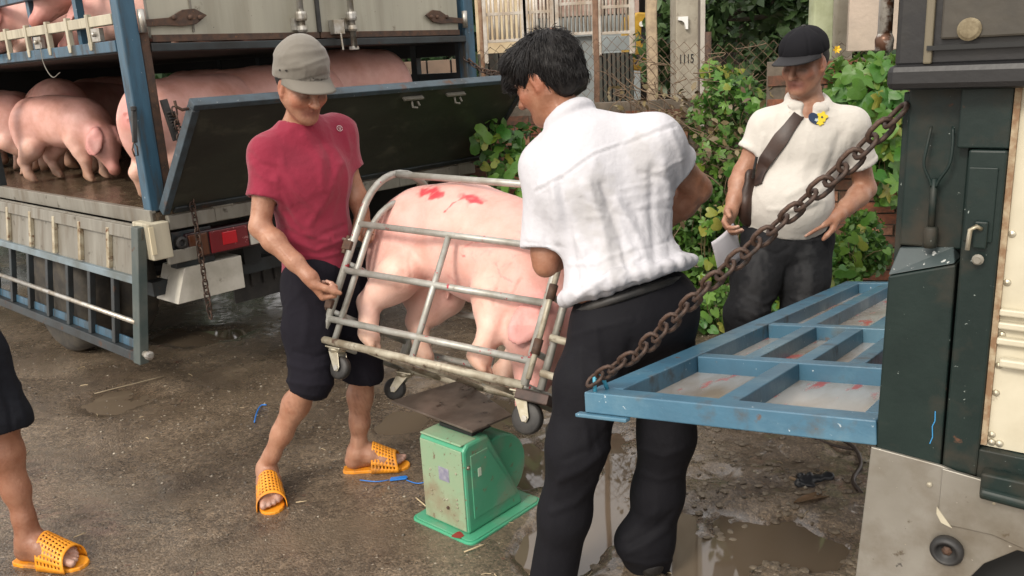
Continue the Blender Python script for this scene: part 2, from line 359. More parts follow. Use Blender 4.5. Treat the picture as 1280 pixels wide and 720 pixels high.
setp(o, 'pale gravel strewn over the wet muddy yard', 'gravel', kind='stuff')
# ------------------------------------------------------------------ left livestock truck (frame: x right along the rear, y forward, z up)
_a = radians(47.5)
T1 = M4((cos(_a), sin(_a), 0), (-sin(_a), cos(_a), 0), (0, 0, 1), (-1.67, 4.0, 0))
truck = thing('livestock_truck', 'two-tier blue and cream livestock truck carrying pigs, its side and rear gates let down', 'truck', T1)
TN = np.array(T1)
def W1(s, t, z): return TN[:3, :3] @ A3(s, t, z) + TN[:3, 3]
DK = .985
def b1(): return MB(T1)
# deck and chassis
b1().box(.0, 2.25, .0, 4.6, .945, DK).part('deck_floor', MT['wet'], truck)
m = b1(); m.box(.5, .6, .1, 4.5, .62, .92).box(1.65, 1.75, .1, 4.5, .62, .92)
for t in (.3, 1.0, 1.7, 2.4, 3.1): m.box(.03, 2.2, t, t+.07, .84, .945)
m.part('chassis', MT['shadow'], truck)
b1().box(-.012, .02, .0, 4.6, .93, 1.0).part('deck_edge_rail', MT['galv'], truck, bevel=.003)
# corner posts
def post(s0, s1, t0, t1, z0, z1): b1().box(s0, s1, t0, t1, z0, z1).part('corner_post', MT['blue'], truck, bevel=.006)
post(-.004, .078, 0, .075, .99, 2.75); post(2.17, 2.25, 0, .075, .99, 2.75)
b1().box(.083, .125, .012, .06, .99, 1.80).part('hinge_post', MT['rust'], truck, bevel=.004)
# upper floor, rails
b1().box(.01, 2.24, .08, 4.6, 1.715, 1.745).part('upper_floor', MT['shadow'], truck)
b1().box(-.006, .05, .08, 4.6, 1.722, 1.772).part('side_rail', MT['blue'], truck, bevel=.003)
b1().box(-.006, .03, .08, 4.6, 1.842, 1.888).part('side_rail', MT['cream'], truck, bevel=.003)
b1().box(0, .04, .08, 4.6, 2.02, 2.06).part('side_rail', MT['blue'], truck, bevel=.003)
for t in (.33, .57, .82, 1.10, 1.39, 1.7, 2.0, 2.3):
    mm_ = b1(); mm_.box(-.012, .012, t-.014, t+.014, 1.745, 1.9); mm_.prism([(-.0125, t-.02, 1.775), (-.0125, t+.02, 1.775), (-.0125, t+.012, 1.738), (-.0125, t-.012, 1.738)], (.01, 0, 0)); mm_.part('rail_bracket', MT['cream'], truck, bevel=.002)
for t in (.51, 1.09, 1.7, 2.4, 3.2): b1().box(.03, .065, t, t+.04, 1.745, 2.75).part('side_upright', MT['blue'], truck)
for t in (.22, .92):
    mm_ = b1(); mm_.box(-.008, .015, t, t+.09, 1.775, 1.835); mm_.lathe([(.012, 0), (.012, .012), (.006, .016)], (-.009, t+.045, 1.808), (-1, 0, 0), 8); mm_.part('latch_plate', MT['steel'], truck, bevel=.002)
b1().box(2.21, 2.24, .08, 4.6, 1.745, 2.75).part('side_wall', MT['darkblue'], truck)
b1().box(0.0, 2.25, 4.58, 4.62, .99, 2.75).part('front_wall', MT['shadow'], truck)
b1().box(-.03, 2.28, -.02, 4.65, 2.75, 2.79).part('roof', MT['cream'], truck)
# far side of the lower tier: solid foot, rails with gaps, uprights
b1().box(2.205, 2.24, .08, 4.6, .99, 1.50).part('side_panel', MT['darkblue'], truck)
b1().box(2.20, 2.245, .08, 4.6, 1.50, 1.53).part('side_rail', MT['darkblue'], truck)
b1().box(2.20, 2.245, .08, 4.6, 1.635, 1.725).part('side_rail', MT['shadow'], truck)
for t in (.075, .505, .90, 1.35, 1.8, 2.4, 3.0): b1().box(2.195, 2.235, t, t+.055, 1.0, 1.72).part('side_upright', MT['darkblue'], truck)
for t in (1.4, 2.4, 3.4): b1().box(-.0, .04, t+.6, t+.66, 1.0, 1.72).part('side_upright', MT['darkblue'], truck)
# rear doors of the upper box
for s0, s1 in ((.14, 1.068), (1.078, 2.13)):
    d = b1().box(s0, s1, .02, .05, 1.775, 2.75).part('rear_door', MT['creamdoor'], truck, bevel=.004)
    b1().box(s0, s1, .010, .022, 1.758, 1.79).part('door_sill', MT['rust'], d, bevel=.002)
b1().box(.345, .355, .012, .024, 1.80, 2.75).part('door_seam', MT['galv'], truck)
b1().box(1.062, 1.084, .006, .03, 1.79, 2.75).part('door_seam', MT['black'], truck)
b1().box(.125, 2.17, .0, .07, 1.715, 1.753).part('rear_sill', MT['darkblue'], truck, bevel=.004)
for s in (.935, 1.262):
    r = b1().tube([(s, -.03, 1.70), (s, -.03, 2.7)], .017, 10).part('lock_rod', MT['steel'], truck, smooth=True)
    q = b1(); q.lathe([(.027, 0), (.03, .01), (.03, .035), (.027, .045)], (s, -.03, 1.845), (0, 0, 1), 12); q.lathe([(.024, 0), (.027, .01), (.024, .03)], (s, -.03, 1.79), (0, 0, 1), 12); q.box(s-.035, s+.035, -.012, .018, 1.80, 1.86); q.part('rod_guide', MT['steel'], truck)
    b1().box(s-.022, s+.022, -.045, -.01, 1.69, 1.71).part('rod_foot', MT['steel'], truck, bevel=.003)
q = b1(); q.box(1.14, 1.21, -.03, .018, 1.775, 1.85); q.tube([(1.175, -.035, 1.78), (1.177, -.04, 1.69)], .006, 6); q.part('padlock_hasp', MT['steel'], truck, bevel=.003)
for s, sg in ((.13, 1), (2.13, -1)):
    q = b1(); pts = [(s-.03*sg, .012), (s+.10*sg, .012), (s+.17*sg, .012)]
    q.prism([(s-.03*sg, .008, 1.855), (s+.10*sg, .008, 1.865), (s+.17*sg, .008, 1.90), (s+.23*sg, .008, 1.905), (s+.29*sg, .008, 1.875), (s+.23*sg, .008, 1.835), (s+.16*sg, .008, 1.825), (s+.08*sg, .008, 1.83), (s-.03*sg, .008, 1.825)], (0, -.012, 0))
    for k in (.12, .2, .25): q.lathe([(.012, 0), (.012, .008), (.005, .012)], (s+k*sg, -.004, 1.865), (0, -1, 0), 8)
    q.part('strap_hinge', MT['rust'], truck, bevel=.002)
    b1().tube([(s-.035*sg, -.005, 1.80), (s-.035*sg, -.005, 1.90)], .017, 10).part('hinge_barrel', MT['steel'], truck, smooth=True)
# rear bumper, lamps, guards
b1().box(-.05, .05, -.05, .12, .77, .945).part('corner_bracket', MT['cream'], truck, bevel=.006)
b1().box(-.052, -.03, -.054, -.045, .80, .93).part('reflector_strip', pm('pale_reflector', (.62, .55, .38), .4), truck)
b1().box(.06, 2.15, -.03, .03, .895, .965).part('rear_beam', MT['galv'], truck, bevel=.005)
for s in (.30, .9, 1.5, 2.0):
    q = b1(); q.box(s, s+.09, -.036, .035, .90, .972); q.tube([(s-.01, -.03, .972), (s+.10, -.03, .972)], .012, 8); q.part('gate_hinge', MT['galv'], truck, bevel=.002)
b1().box(.07, .28, -.01, .05, .70, .88).part('lamp_bracket', MT['darkblue'], truck, bevel=.006)
def lamp(s0):
    l = b1().box(s0, s0+.46, -.03, .05, .735, .865).part('tail_lamp', pm('lamp_housing', (.03, .012, .014), .35), truck, bevel=.008)
    b1().box(s0+.01, s0+.11, -.038, -.028, .745, .855).part('lens', pm('amber_lens', (.10, .035, .015), .25), l, bevel=.004)
    b1().box(s0+.12, s0+.33, -.040, -.028, .745, .855).part('lens', pm('dark_red_lens', (.16, .012, .016), .22, spots=[((.35, .15, .14), 40, .62, .7, .5)]), l, bevel=.004)
    b1().box(s0+.185, s0+.265, -.044, -.036, .775, .840).part('lens', pm('bright_red_lens', (.50, .012, .02), .2), l, bevel=.004)
    b1().box(s0+.34, s0+.45, -.038, -.028, .745, .855).part('lens', MT['white'], l, bevel=.004)
lamp(.13); lamp(1.66)
q = b1(); q.lathe([(.03, 0), (.03, .03), (.018, .034), (.012, .02)], (.10, -.02, .83), (0, -1, 0), 12); q.part('socket', MT['black'], truck)
b1().box(.02, .17, -.046, -.026, .735, .80).part('number_bracket', MT['galv'], truck, bevel=.004)
def guard(s0):
    q = b1(); q.prism([(s0+.015, -.02, .53), (s0+.075, -.02, .70), (s0+.385, -.02, .70), (s0+.385, -.02, .53)], (0, .22, 0)); q.part('mud_guard', MT['white'], truck, bevel=.003)
guard(.03); guard(1.75)
b1().box(.5, .95, .25, .262, .38, .80).part('mud_flap', MT['black'], truck)
for k in range(6): b1().tube([(.54+k*.075, .24, .46), (.54+k*.075, .24, .56)], .012, 6).part('flap_rib', MT['black'], truck)
b1().box(-.0, 2.2, .12, .2, .56, .63).part('under_run_bar', MT['darkblue'], truck)
def wheel(s0, t, outer):
    w = b1(); R_ = .40
    w.lathe([(.22, 0), (R_-.05, 0), (R_-.012, .03), (R_, .06), (R_, .17), (R_-.012, .20), (R_-.05, .23), (.22, .23)], (s0, t, R_+.005), (1, 0, 0), 36)
    wo = w.part('wheel', pm('dusty_tyre', (.045, .042, .038), .8, 0, (.09, .078, .06), 10, bump=.002, bs=40), truck, smooth=True)
    b1().lathe([(.0, .06), (.08, .06), (.09, .02), (.20, .03), (.225, .01), (.225, .05), (.20, .08), (.14, .1), (0, .1)], (s0, t, R_+.005), (1, 0, 0), 28).part('rim', MT['galv'], wo, smooth=True)
wheel(.0, 1.48, 1); wheel(.26, 1.48, 0); wheel(1.74, 1.48, 0); wheel(1.99, 1.48, 0)
wheel(.08, 4.2, 1); wheel(1.94, 4.2, 1)
b1().tube([(.3, 1.48, .405), (1.95, 1.48, .405)], .06, 10).part('axle', MT['shadow'], truck)
m = b1(); m.box(.08, 2.15, 4.7, 6.2, .55, 2.4); m.part('cab', MT['blue'], truck, bevel=.06)
# dropped side gate: hangs a little outward
GT = M4(unit((-.04, 0, 0) if 0 else (1, 0, 0)), (0, 1, 0), (0, 0, 1))
def sg(u, t, z, off=0.0):     # u: distance down from hinge
    k = .15; return (-.035-k*(.93-z)-off, t, z)
def sgbox(t0, t1, z0, z1, o0, o1):
    m = b1(); m.hexa([sg(0, t0, z0, o0), sg(0, t1, z0, o0), sg(0, t1, z0, o1), sg(0, t0, z0, o1)], [sg(0, t0, z1, o0), sg(0, t1, z1, o0), sg(0, t1, z1, o1), sg(0, t0, z1, o1)]); return m
gate = sgbox(.07, 2.26, .66, .93, 0, .012).part('side_gate', MT['galv'], truck)
sgbox(.0, 2.27, .865, .925, .012, .03).part('gate_rail', MT['galv'], gate, bevel=.003)
sgbox(.03, 2.27, .655, .69, .012, .035).part('gate_rail', pm('gate_rail_paint', (.16, .21, .24), .45, 0, (.10, .12, .12), 6, spots=[(RUST, 14, .64, .74, .8)]), gate, bevel=.003)
sgbox(.0, .07, .28, .93, .0, .045).part('gate_stile', pm('gate_stile_paint', (.045, .065, .062), .5, 0, (.09, .10, .09), 6, spots=[(RUST, 14, .64, .74, .8)]), gate, bevel=.004)
sgbox(2.24, 2.30, .28, .93, .0, .045).part('gate_stile', MT['darkblue'], gate, bevel=.004)
rib_m = pm('rusty_cream_rib', (.42, .38, .28), .6, 0, (.22, .17, .10), 12, spots=[((.12, .05, .02), 30, .55, .66, .9)])
for t in (.34, .68, 1.02, 1.36, 1.72, 2.05): sgbox(t, t+.03, .70, .90, .012, .034).part('gate_rib', rib_m, gate, bevel=.003)
sgbox(.06, 2.25, .285, .33, .0, .04).part('gate_rail', MT['darkblue'], gate, bevel=.003)
sgbox(.06, 2.25, .33, .372, .0, .008).part('gate_rail', MT['blue'], gate, bevel=.002)
for t in (.30, .58, .86, 1.14, 1.42, 1.70, 1.98): sgbox(t, t+.035, .33, .66, .0, .03).part('gate_upright', MT['darkblue'], gate, bevel=.003)
m = b1(); m.tube([sg(0, .05, .478, .038), sg(0, 2.26, .478, .038)], .013, 8); m.part('gate_bar', MT['steel'], gate, smooth=True)
m = b1(); q_ = sg(0, .0, .33, .02); m.lathe([(.016, 0), (.016, .03), (.022, .032), (.022, .05), (.012, .055)], q_, (0, -1, 0), 10); m.part('gate_pin', MT['steel'], gate)
m = b1(); m.prism([sg(0, 2.24, .39, .041), sg(0, 2.20, .48, .041), sg(0, 2.16, .38, .041), sg(0, 2.02, .33, .041), sg(0, 2.12, .31, .041)], (-.002, 0, 0)); m.part('paint_patch', MT['cream'], gate)
# leaning lower tailgate
def tg(s, v, off=0.0):        # v 0..1 up the gate, off = outward along its normal
    dt, dz = -.44, .505; l = sqrt(dt*dt+dz*dz); n = (-dz/l, -dt/l); return (s, -.03+dt*v+n[0]*off, .985+dz*v+(-1)*n[1]*off*-1*-1)
def tgb(s0, s1, v0, v1, o0, o1):
    m = b1(); m.hexa([tg(s0, v0, o0), tg(s1, v0, o0), tg(s1, v0, o1), tg(s0, v0, o1)], [tg(s0, v1, o0), tg(s1, v1, o0), tg(s1, v1, o1), tg(s0, v1, o1)]); return m
tailm = pm('dark_green_gate_skin', (.028, .032, .024), .42, 0, (.014, .014, .012), 2.2, .35, .7, spots=[((.07, .07, .05), 5, .55, .75, .6, True)], bump=.0015, bs=10, stretch=(1, 2.5, .6))
rimm = pm('worn_blue_grey_rim', (.050, .078, .10), .5, 0, (.028, .036, .042), 7, spots=[((.22, .24, .25), 40, .66, .70, .6), (RUST, 12, .6, .72, .8)], bump=.0008, bs=60)
tl = tgb(.06, 2.20, .02, .98, 0, .008).part('tail_gate', tailm, truck)
tgb(.03, 2.23, .955, 1.0, -.03, .018).part('gate_rail', rimm, tl, bevel=.004)
tgb(.03, .065, .0, .954, -.03, .018).part('gate_stile', rimm, tl, bevel=.004)
tgb(2.195, 2.23, .0, .954, -.03, .018).part('gate_stile', MT['darkblue'], tl, bevel=.004)
tgb(.085, 2.175, .0, .05, -.03, .018).part('gate_rail', MT['darkblue'], tl, bevel=.004)
for s in (1.30, 1.62):
    m = tgb(s-.07, s+.07, .885, .90, .008, .03); c_ = A3(*tg(s, .86, .02)); m.tube([c_, c_+A3(0, -.005, -.03), c_+A3(.03, -.008, -.035)], .006, 6); m.tube([c_+A3(.04, 0, 0), c_+A3(.05, -.005, -.025)], .006, 6); m.part('catch', MT['galv'], tl)
m = b1(); c_ = A3(*tg(.05, .93, -.02)); m.tube([c_, c_+A3(-.05, -.01, -.005), c_+A3(-.075, -.01, .01), c_+A3(-.078, -.01, .035)], .007, 6); m.part('hook', MT['rust'], tl)
# wire hanging below the upper rail
q = b1(); q.tube(smoothpath([(-.01, .93, 1.80), (-.02, .90, 1.70), (-.02, .82, 1.63), (-.01, .74, 1.65)], 5), .0022, 5); q.part('loose_wire', MT['galv'], truck)

# ------------------------------------------------------------------ chains (each link a part)
def link_mesh(name, L_, R_, r, mat, n=10, k=6):
    m = MB(); pts = []; st = (L_-2*R_)/2
    pts += [A3(st+R_*sin(a), R_*cos(a), 0) for a in np.linspace(0, pi, n//2+1)]; pts += [A3(-st-R_*sin(a), -R_*cos(a), 0) for a in np.linspace(0, pi, n//2+1)]
    m.tube(pts, r, k, closed=True); return mesh_np(name, m.V, m.F, mat, True)
def chain(name, label, path, pitch, L_, R_, r, mat, group=None):
    path = [np.asarray(p, float) for p in path]; seg = [np.linalg.norm(path[i+1]-path[i]) for i in range(len(path)-1)]; cum = np.concatenate([[0], np.cumsum(seg)])
    t = thing(name, label, 'chain', path[0], group); me = link_mesh('link', L_, R_, r, mat); n = int(cum[-1]/pitch)
    for i in range(n):
        d0 = pitch*(i+.5); j = min(np.searchsorted(cum, d0)-1, len(seg)-1); p = lerp(path[j], path[j+1], (d0-cum[j])/seg[j]); d = unit(path[j+1]-path[j])
        u = A3(0, 0, 1) if abs(d[2]) < .9 else A3(1, 0, 0); v = unit(np.cross(u, d)); w_ = np.cross(d, v)
        a = (i % 2)*pi/2+pi/4*.7+.18*sin(i*2.3); v2 = v*cos(a)+w_*sin(a); w2 = np.cross(d, v2)
        link('link', me, t, M4(d, v2, w2, p))
    return t
rustlink = pm('rusty_chain', (.055, .036, .028), .55, .4, (.11, .062, .042), 40, bump=.0015, bs=150, spots=[((.035, .028, .025), 25, .5, .65, .6)])
chain('chain', 'thin rusty chain dangling down the left truck corner post past the tail lamp', [W1(.16, -.05, 1.46), W1(.165, -.06, 1.2), W1(.17, -.075, .9), W1(.175, -.07, .43)], .032, .046, .013, .0042, rustlink)
chain('chain', 'short rusty chain slung from the right rear post to the leaning tailgate corner', smoothpath([W1(2.17, .02, 1.62), W1(2.2, -.12, 1.53), W1(2.2, -.42, 1.50)], 4), .034, .05, .015, .005, rustlink)
m = thing('tie_strap', 'black ratchet catch with steel loop hooked on the left truck corner post', 'catch', W1(-.01, -.02, 1.42))
q = b1(); q.beam((-.012, -.012, 1.46), (-.04, -.03, 1.32), .022, .014, (0, 1, 0)); q.tube([(-.012, -.012, 1.48), (-.012, -.012, 1.46)], .014, 8); q.part('lever', MT['black'], m, bevel=.003)
q = b1(); q.tube([(-.045, -.033, 1.325), (-.058, -.033, 1.29), (-.052, -.033, 1.26), (-.036, -.033, 1.262), (-.034, -.033, 1.30)], .004, 6, closed=True); q.part('loop', MT['rust'], m, smooth=True)
m = thing('tie_strap', 'black spring catch on the rusty hinge post above the dangling thin chain', 'catch', W1(.13, -.02, 1.42))
q = b1(); q.beam((.13, -.02, 1.50), (.155, -.04, 1.31), .03, .02, (0, 1, 0)); [q.tube([(.125+.004*k, -.045, 1.44-.014*k), (.165+.004*k, -.045, 1.44-.014*k)], .005, 6) for k in range(6)]; q.part('spring', MT['black'], m)

# ------------------------------------------------------------------ right truck corner (frame: x towards the viewer's right, y away, z up)
_b = radians(-38); B0 = P(1095, 540, 1.6)
SR = .9; T2 = M4((SR*cos(_b), SR*sin(_b), 0), (-SR*sin(_b), SR*cos(_b), 0), (0, 0, SR), (.653, 1.44, .16))
T2N = np.array(T2)
def W2(s, t, z): return T2N[:3, :3] @ A3(s, t, z)+T2N[:3, 3]
rt = thing('truck', 'dark green truck with black upper box and cream panel, cropped by the right edge', 'truck', T2)
def b2(): return MB(T2)
gp = MT['green']; upper = pm('black_box_paint', (.009, .009, .010), .45, 0, (.030, .026, .020), 5, .5, .8, bump=.0006, bs=60)
cp = b2(); cp.hexa([(0, 0, .78), (.122, 0, .775), (.125, .26, .775), (0, .26, .78)], [(.004, .0, 1.155), (.12, .0, 1.19), (.12, .26, 1.19), (.004, .26, 1.155)]).part('corner_post', gp, rt, bevel=.004)
cap = b2(); cap.hexa([(.004, .0, 1.157), (.118, .0, 1.192), (.118, .26, 1.192), (.004, .26, 1.157)], [(.014, .035, 1.205), (.108, .035, 1.215), (.108, .26, 1.215), (.014, .26, 1.205)]).part('post_shoulder', pm('pale_scuffed_green', (.045, .06, .062), .4, 0, (.05, .07, .07), 12, spots=[((.5, .52, .5), 60, .62, .66, .6)]), rt, bevel=.002)  # sloped top has a paler green base than the post, plus scuff spots
b2().box(.012, .122, .036, .26, 1.21, 1.512).part('upper_post', gp, rt, bevel=.004)
b2().box(.0, .012, .05, .26, .9, 1.50).part('post_flange', gp, rt, bevel=.002)
# frame round the cream panel
b2().box(.125, .186, .004, .06, .775, 1.40).part('panel_frame', gp, rt, bevel=.004)
m = b2(); m.box(.104, .186, .010, .07, 1.402, 1.508); m.part('panel_frame', gp, rt, bevel=.003)
b2().box(.128, .175, .0, .012, 1.235, 1.37).part('inner_panel', gp, rt, bevel=.002)
cpm = pm('cream_side_panel', (.58, .54, .42), .4, 0, (.48, .44, .33), 5, spots=[((.12, .06, .03), 18, .66, .76, .8)], bump=.0004, bs=40)
pan = b2().box(.186, 1.6, .022, .06, .835, 1.55).part('side_panel', cpm, rt)
b2().box(.186, 1.6, .004, .06, .765, .833).part('bottom_rail', gp, rt, bevel=.003)
b2().box(.187, .197, .012, .024, .84, 1.52).part('rusty_edge', pm('edge_rust', (.22, .13, .07), .8, 0, (.40, .33, .22), 40), pan)
for z in (1.045, 1.075, 1.10): b2().box(.197, 1.6, .006, .024, z, z+.013).part('panel_rib', cpm, pan, bevel=.003)
b2().box(.205, 1.6, .000, .02, 1.004, 1.02).part('panel_bar', cpm, pan, bevel=.004)
for z in (.86, .945, 1.00, 1.06, 1.16, 1.25): b2().lathe([(.007, 0), (.006, .003), (.001, .005)], (.203, .0225, z), (0, -1, 0), 10).part('bolt', MT['zinc'], pan)
for s in (.204, .217): b2().lathe([(.0075, 0), (.006, .004), (.001, .006)], (s, .022, .845), (0, -1, 0), 10).part('bolt', MT['zinc'], pan)
b2().box(.09, .186, .06, .12, .78, 1.512).part('inner_post', gp, rt)
# upper box
ub = b2(); ub.box(-.004, 1.6, -.022, .3, 1.545, 1.9); ub.part('upper_box', upper, rt, bevel=.010)
b2().box(-.012, 1.6, -.040, .3, 1.508, 1.552).part('box_skirt', upper, rt, bevel=.012)
b2().box(.052, 1.6, -.036, -.02, 1.575, 1.583).part('box_seam', MT['shadow'], rt)
m = b2(); m.box(.072, 1.6, -.034, -.020, 1.592, 1.9).part('box_panel', pm('grimy_box_panel', (.055, .048, .036), .5, 0, (.03, .027, .022), 6, bump=.0008, bs=40), rt, bevel=.004)
b2().lathe([(.019, 0), (.019, .004), (.014, .007), (.002, .008)], (.117, -.034, 1.607), (0, -1, 0), 20).part('bolt', pm('aged_bolt', (.26, .22, .14), .6, .3, (.15, .12, .07), 60), rt)
b2().box(.046, .060, -.032, -.020, 1.552, 1.9).part('box_ridge', pm('worn_edge', (.14, .12, .08), .5), rt, bevel=.003)
# vertical bar left of the box
q = b2(); q.tube([(-.028, .0, 1.60), (-.028, .0, 1.95)], .013, 12); q.lathe([(.016, 0), (.017, .02), (.013, .03)], (-.028, 0, 1.578), (0, 0, 1), 12); q.part('lock_rod', pm('peeling_rod', (.50, .49, .45), .35, .5, (.10, .05, .03), 26, .5, .6), rt, smooth=True)
# tie rod with wire loop on the post, latch handle on the frame
q = b2(); q.tube(smoothpath([(.058, .018, 1.44), (.054, .010, 1.40), (.052, .008, 1.37), (.062, .010, 1.345), (.067, .012, 1.33)], 4), .0028, 7); q.tube(smoothpath([(.094, .018, 1.44), (.097, .010, 1.40), (.094, .008, 1.37), (.080, .010, 1.345), (.074, .012, 1.33)], 4), .0028, 7); q.part('wire_loop', gp, rt, smooth=True)
q = b2(); q.tube([(.070, .015, 1.345), (.071, .015, 1.245)], .0065, 8); q.lathe([(.012, 0), (.013, .01), (.013, .035), (.010, .04)], (.071, .015, 1.215), (0, 0, 1), 10); q.part('tie_rod', gp, rt, smooth=True)
h = b2().box(.146, .168, -.010, .004, 1.225, 1.275).part('latch', gp, rt, bevel=.003)
q = b2(); q.tube([(.158, -.012, 1.262), (.152, -.022, 1.268), (.143, -.025, 1.262), (.141, -.026, 1.225)], .0042, 7); q.part('handle', MT['zinc'], h, smooth=True)
q = b2(); q.lathe([(.010, 0), (.010, .003), (.006, .006), (.006, .010)], (.157, -.008, 1.205), (0, -1, 0), 12); q.part('keyhole', MT['galv'], h)
# blue scratch
q = b2(); q.tube([(.106, -.0005, .895), (.107, -.0005, .875), (.103, -.0005, .862), (.105, -.0005, .84), (.101, -.0005, .825)], .0009, 4); q.part('paint_scratch', pm('scratch_blue', (.05, .30, .62), .5), rt)
# bent steel plate below with rubber buffer
sp = pm('grey_steel_skirt', (.36, .345, .31), .34, .6, (.24, .225, .19), 3, .35, .7, spots=[((.55, .50, .38), 45, .70, .72, .6), ((.10, .07, .04), 22, .66, .72, .8), ((.16, .13, .09), 4, .5, .72, .6), ((.55, .52, .45), 60, .70, .72, .5), ((.12, .11, .10), 34, .69, .72, .5)], bump=.0016, bs=9)
m = b2(); m.prism([(-.024, -.008, .44), (-.006, -.008, .795), (.125, -.008, .787), (.5, -.008, .70), (.5, -.008, .645), (.268, -.008, .648), (.215, -.008, .60), (.19, -.008, .555), (.12, -.008, .46), (.09, -.008, .40)], (0, .008, 0)); m.part('steel_skirt', sp, rt, bevel=.002)
m = b2(); m.prism([(.128, -.012, .784), (.40, -.012, .762), (1.5, -.012, .70), (1.5, -.012, .60), (.28, -.012, .655), (.225, -.012, .668), (.150, -.012, .665), (.128, -.012, .69)], (0, .009, 0)); m.part('steel_strip', sp, rt, bevel=.002)
m = b2(); m.prism([(.125, -.0135, .700), (.155, -.0135, .662), (.135, -.0135, .668), (.1255, -.0135, .685)], (0, .0015, 0)); m.part('weld', MT['cream'], rt)
for s, z in ((.108, .742), (.222, .735)): b2().lathe([(.0055, 0), (.005, .003), (.001, .004)], (s, -.0085, z), (0, -1, 0), 8).part('screw', MT['zinc'], rt)
q = b2(); q.lathe([(.030, 0), (.031, .012), (.025, .022), (.019, .020), (.0185, .006), (.006, .006)], (.150, -.0085, .612), (0, -1, 0), 24); bf = q.part('rubber_buffer', MT['black'], rt, smooth=True)
b2().lathe([(.010, 0), (.010, .003), (.004, .007)], (.150, -.0150, .612), (0, -1, 0), 6).part('bolt', MT['rust'], bf)
q = b2(); q.box(.198, .30, -.03, .004, .752, .80); q.tube([(.20, -.03, .762), (.30, -.03, .758)], .013, 8); q.part('bottom_hinge', gp, rt, bevel=.004)
# body behind (only glimpsed from the side)
b2().box(.02, 1.6, .26, 2.6, .85, 1.5).part('body', gp, rt); b2().box(.0, 1.6, .3, 2.6, 1.51, 2.5).part('box_body', upper, rt)
b2().box(.1, 1.5, .1, 2.5, .45, .76).part('chassis', MT['shadow'], rt)
q = b2(); q.box(-.03, .02, .62, .80, .86, 1.37); q.part('rear_post', gp, rt, bevel=.006)
q = b2(); [q.tube(smoothpath([W(0)]*0+[(-.035+dx, .55, 1.28), (-.055+dx, .53, 1.18), (-.02+dx, .52, 1.06), (-.05+dx, .52, .98), (-.03+dx, .54, .93)], 5), .010, 8) for dx in (0, .03)] if False else None
for dx in (0, .035): b2().tube(smoothpath([(-.03+dx, .5, 1.30), (-.055+dx, .5, 1.22), (-.045+dx, .5, 1.12), (-.075+dx, .5, 1.04), (-.05+dx, .5, .99)], 5), .010, 8).part('door_hook', MT['darkblue'], rt, smooth=True)
q = b2(); q.tube(smoothpath([(-.10, .5, .93), (-.07, .5, .955), (.0, .5, .94)], 4), .006, 6); q.part('hook_pin', MT['blue'], rt, smooth=True)

# ------------------------------------------------------------------ blue tailgate let down from the right truck
gA = P(730, 490, 1.80); gB = P(1095, 526, 1.44); gD = P(1115, 345, 3.65)
ex = unit(gB-gA); ez = unit(np.cross(ex, gD-gA)); ey = np.cross(ez, ex); LX = np.linalg.norm(gB-gA); LY = 2.2
T3 = M4(ex, ey, ez, gA)
tailgate = part('tail_gate', [], [], None, rt, M=T3) if False else None
def b3(): return MB(T3)
b2c = MT['blue2']; TH = .047
plate_m = pm('wet_steel_plate', (.42, .42, .41), .25, .25, (.25, .20, .15), 5, .4, .65, spots=[((.42, .10, .09), 14, .575, .64, .35, True), ((.45, .43, .38), 9, .6, .8, .15)], bump=.0012, bs=9, stretch=(1.3, .4, 1))
tgp = b3().box(.05, LX, .05, LY-.03, -.050, -.044).part('tail_gate', plate_m, rt)
def bar(x0, x1, y0, y1, z0=-TH, z1=0.0, nm='gate_bar'): return b3().box(x0, x1, y0, y1, z0, z1).part(nm, b2c, tgp, bevel=.003)
bar(.0, LX, .0, .056); bar(.0, .068, .058, LY-.064); bar(.0, LX, LY-.062, LY); bar(LX-.035, LX+.0, .064, LY-.064, -TH, -.002)
bar(.292, .337, .058, .463, z1=-.002); bar(.07, LX-.037, .465, .512, z1=-.001)
for x0 in (.18, .315, .44): bar(x0, x0+.040, .514, 1.01, z1=-.002)
bar(.07, LX-.037, 1.012, 1.055, z1=-.001)
for x0 in (.16, .36): bar(x0, x0+.045, 1.057, LY-.064, z1=-.002)
bar(.075, LX-.037, 1.75, 1.80, z1=-.001) if False else None
b3().box(-.02, .11, -.012, .01, -TH-.010, -TH-.001).part('foot_lug', b2c, tgp, bevel=.003)
q = b3(); q.tube([(.02, .015, 0), (.02, .015, .03), (.03, .03, .035), (.035, .045, .0)], .005, 6); q.part('chain_eye', pm('bright_blue_touch', (.06, .30, .42), .4), tgp, smooth=True)
c0 = P(733, 480, 2.02)
chain('chain', 'heavy rusty chain running from the blue tailgate corner up to the dark green post', [P(737, 478, 1.81), P(800, 440, 1.74), P(890, 352, 1.64), P(985, 270, 1.56), P(1060, 205, 1.507), P(1134, 130, 1.462)], .0346, .049, .0153, .0047, rustlink)
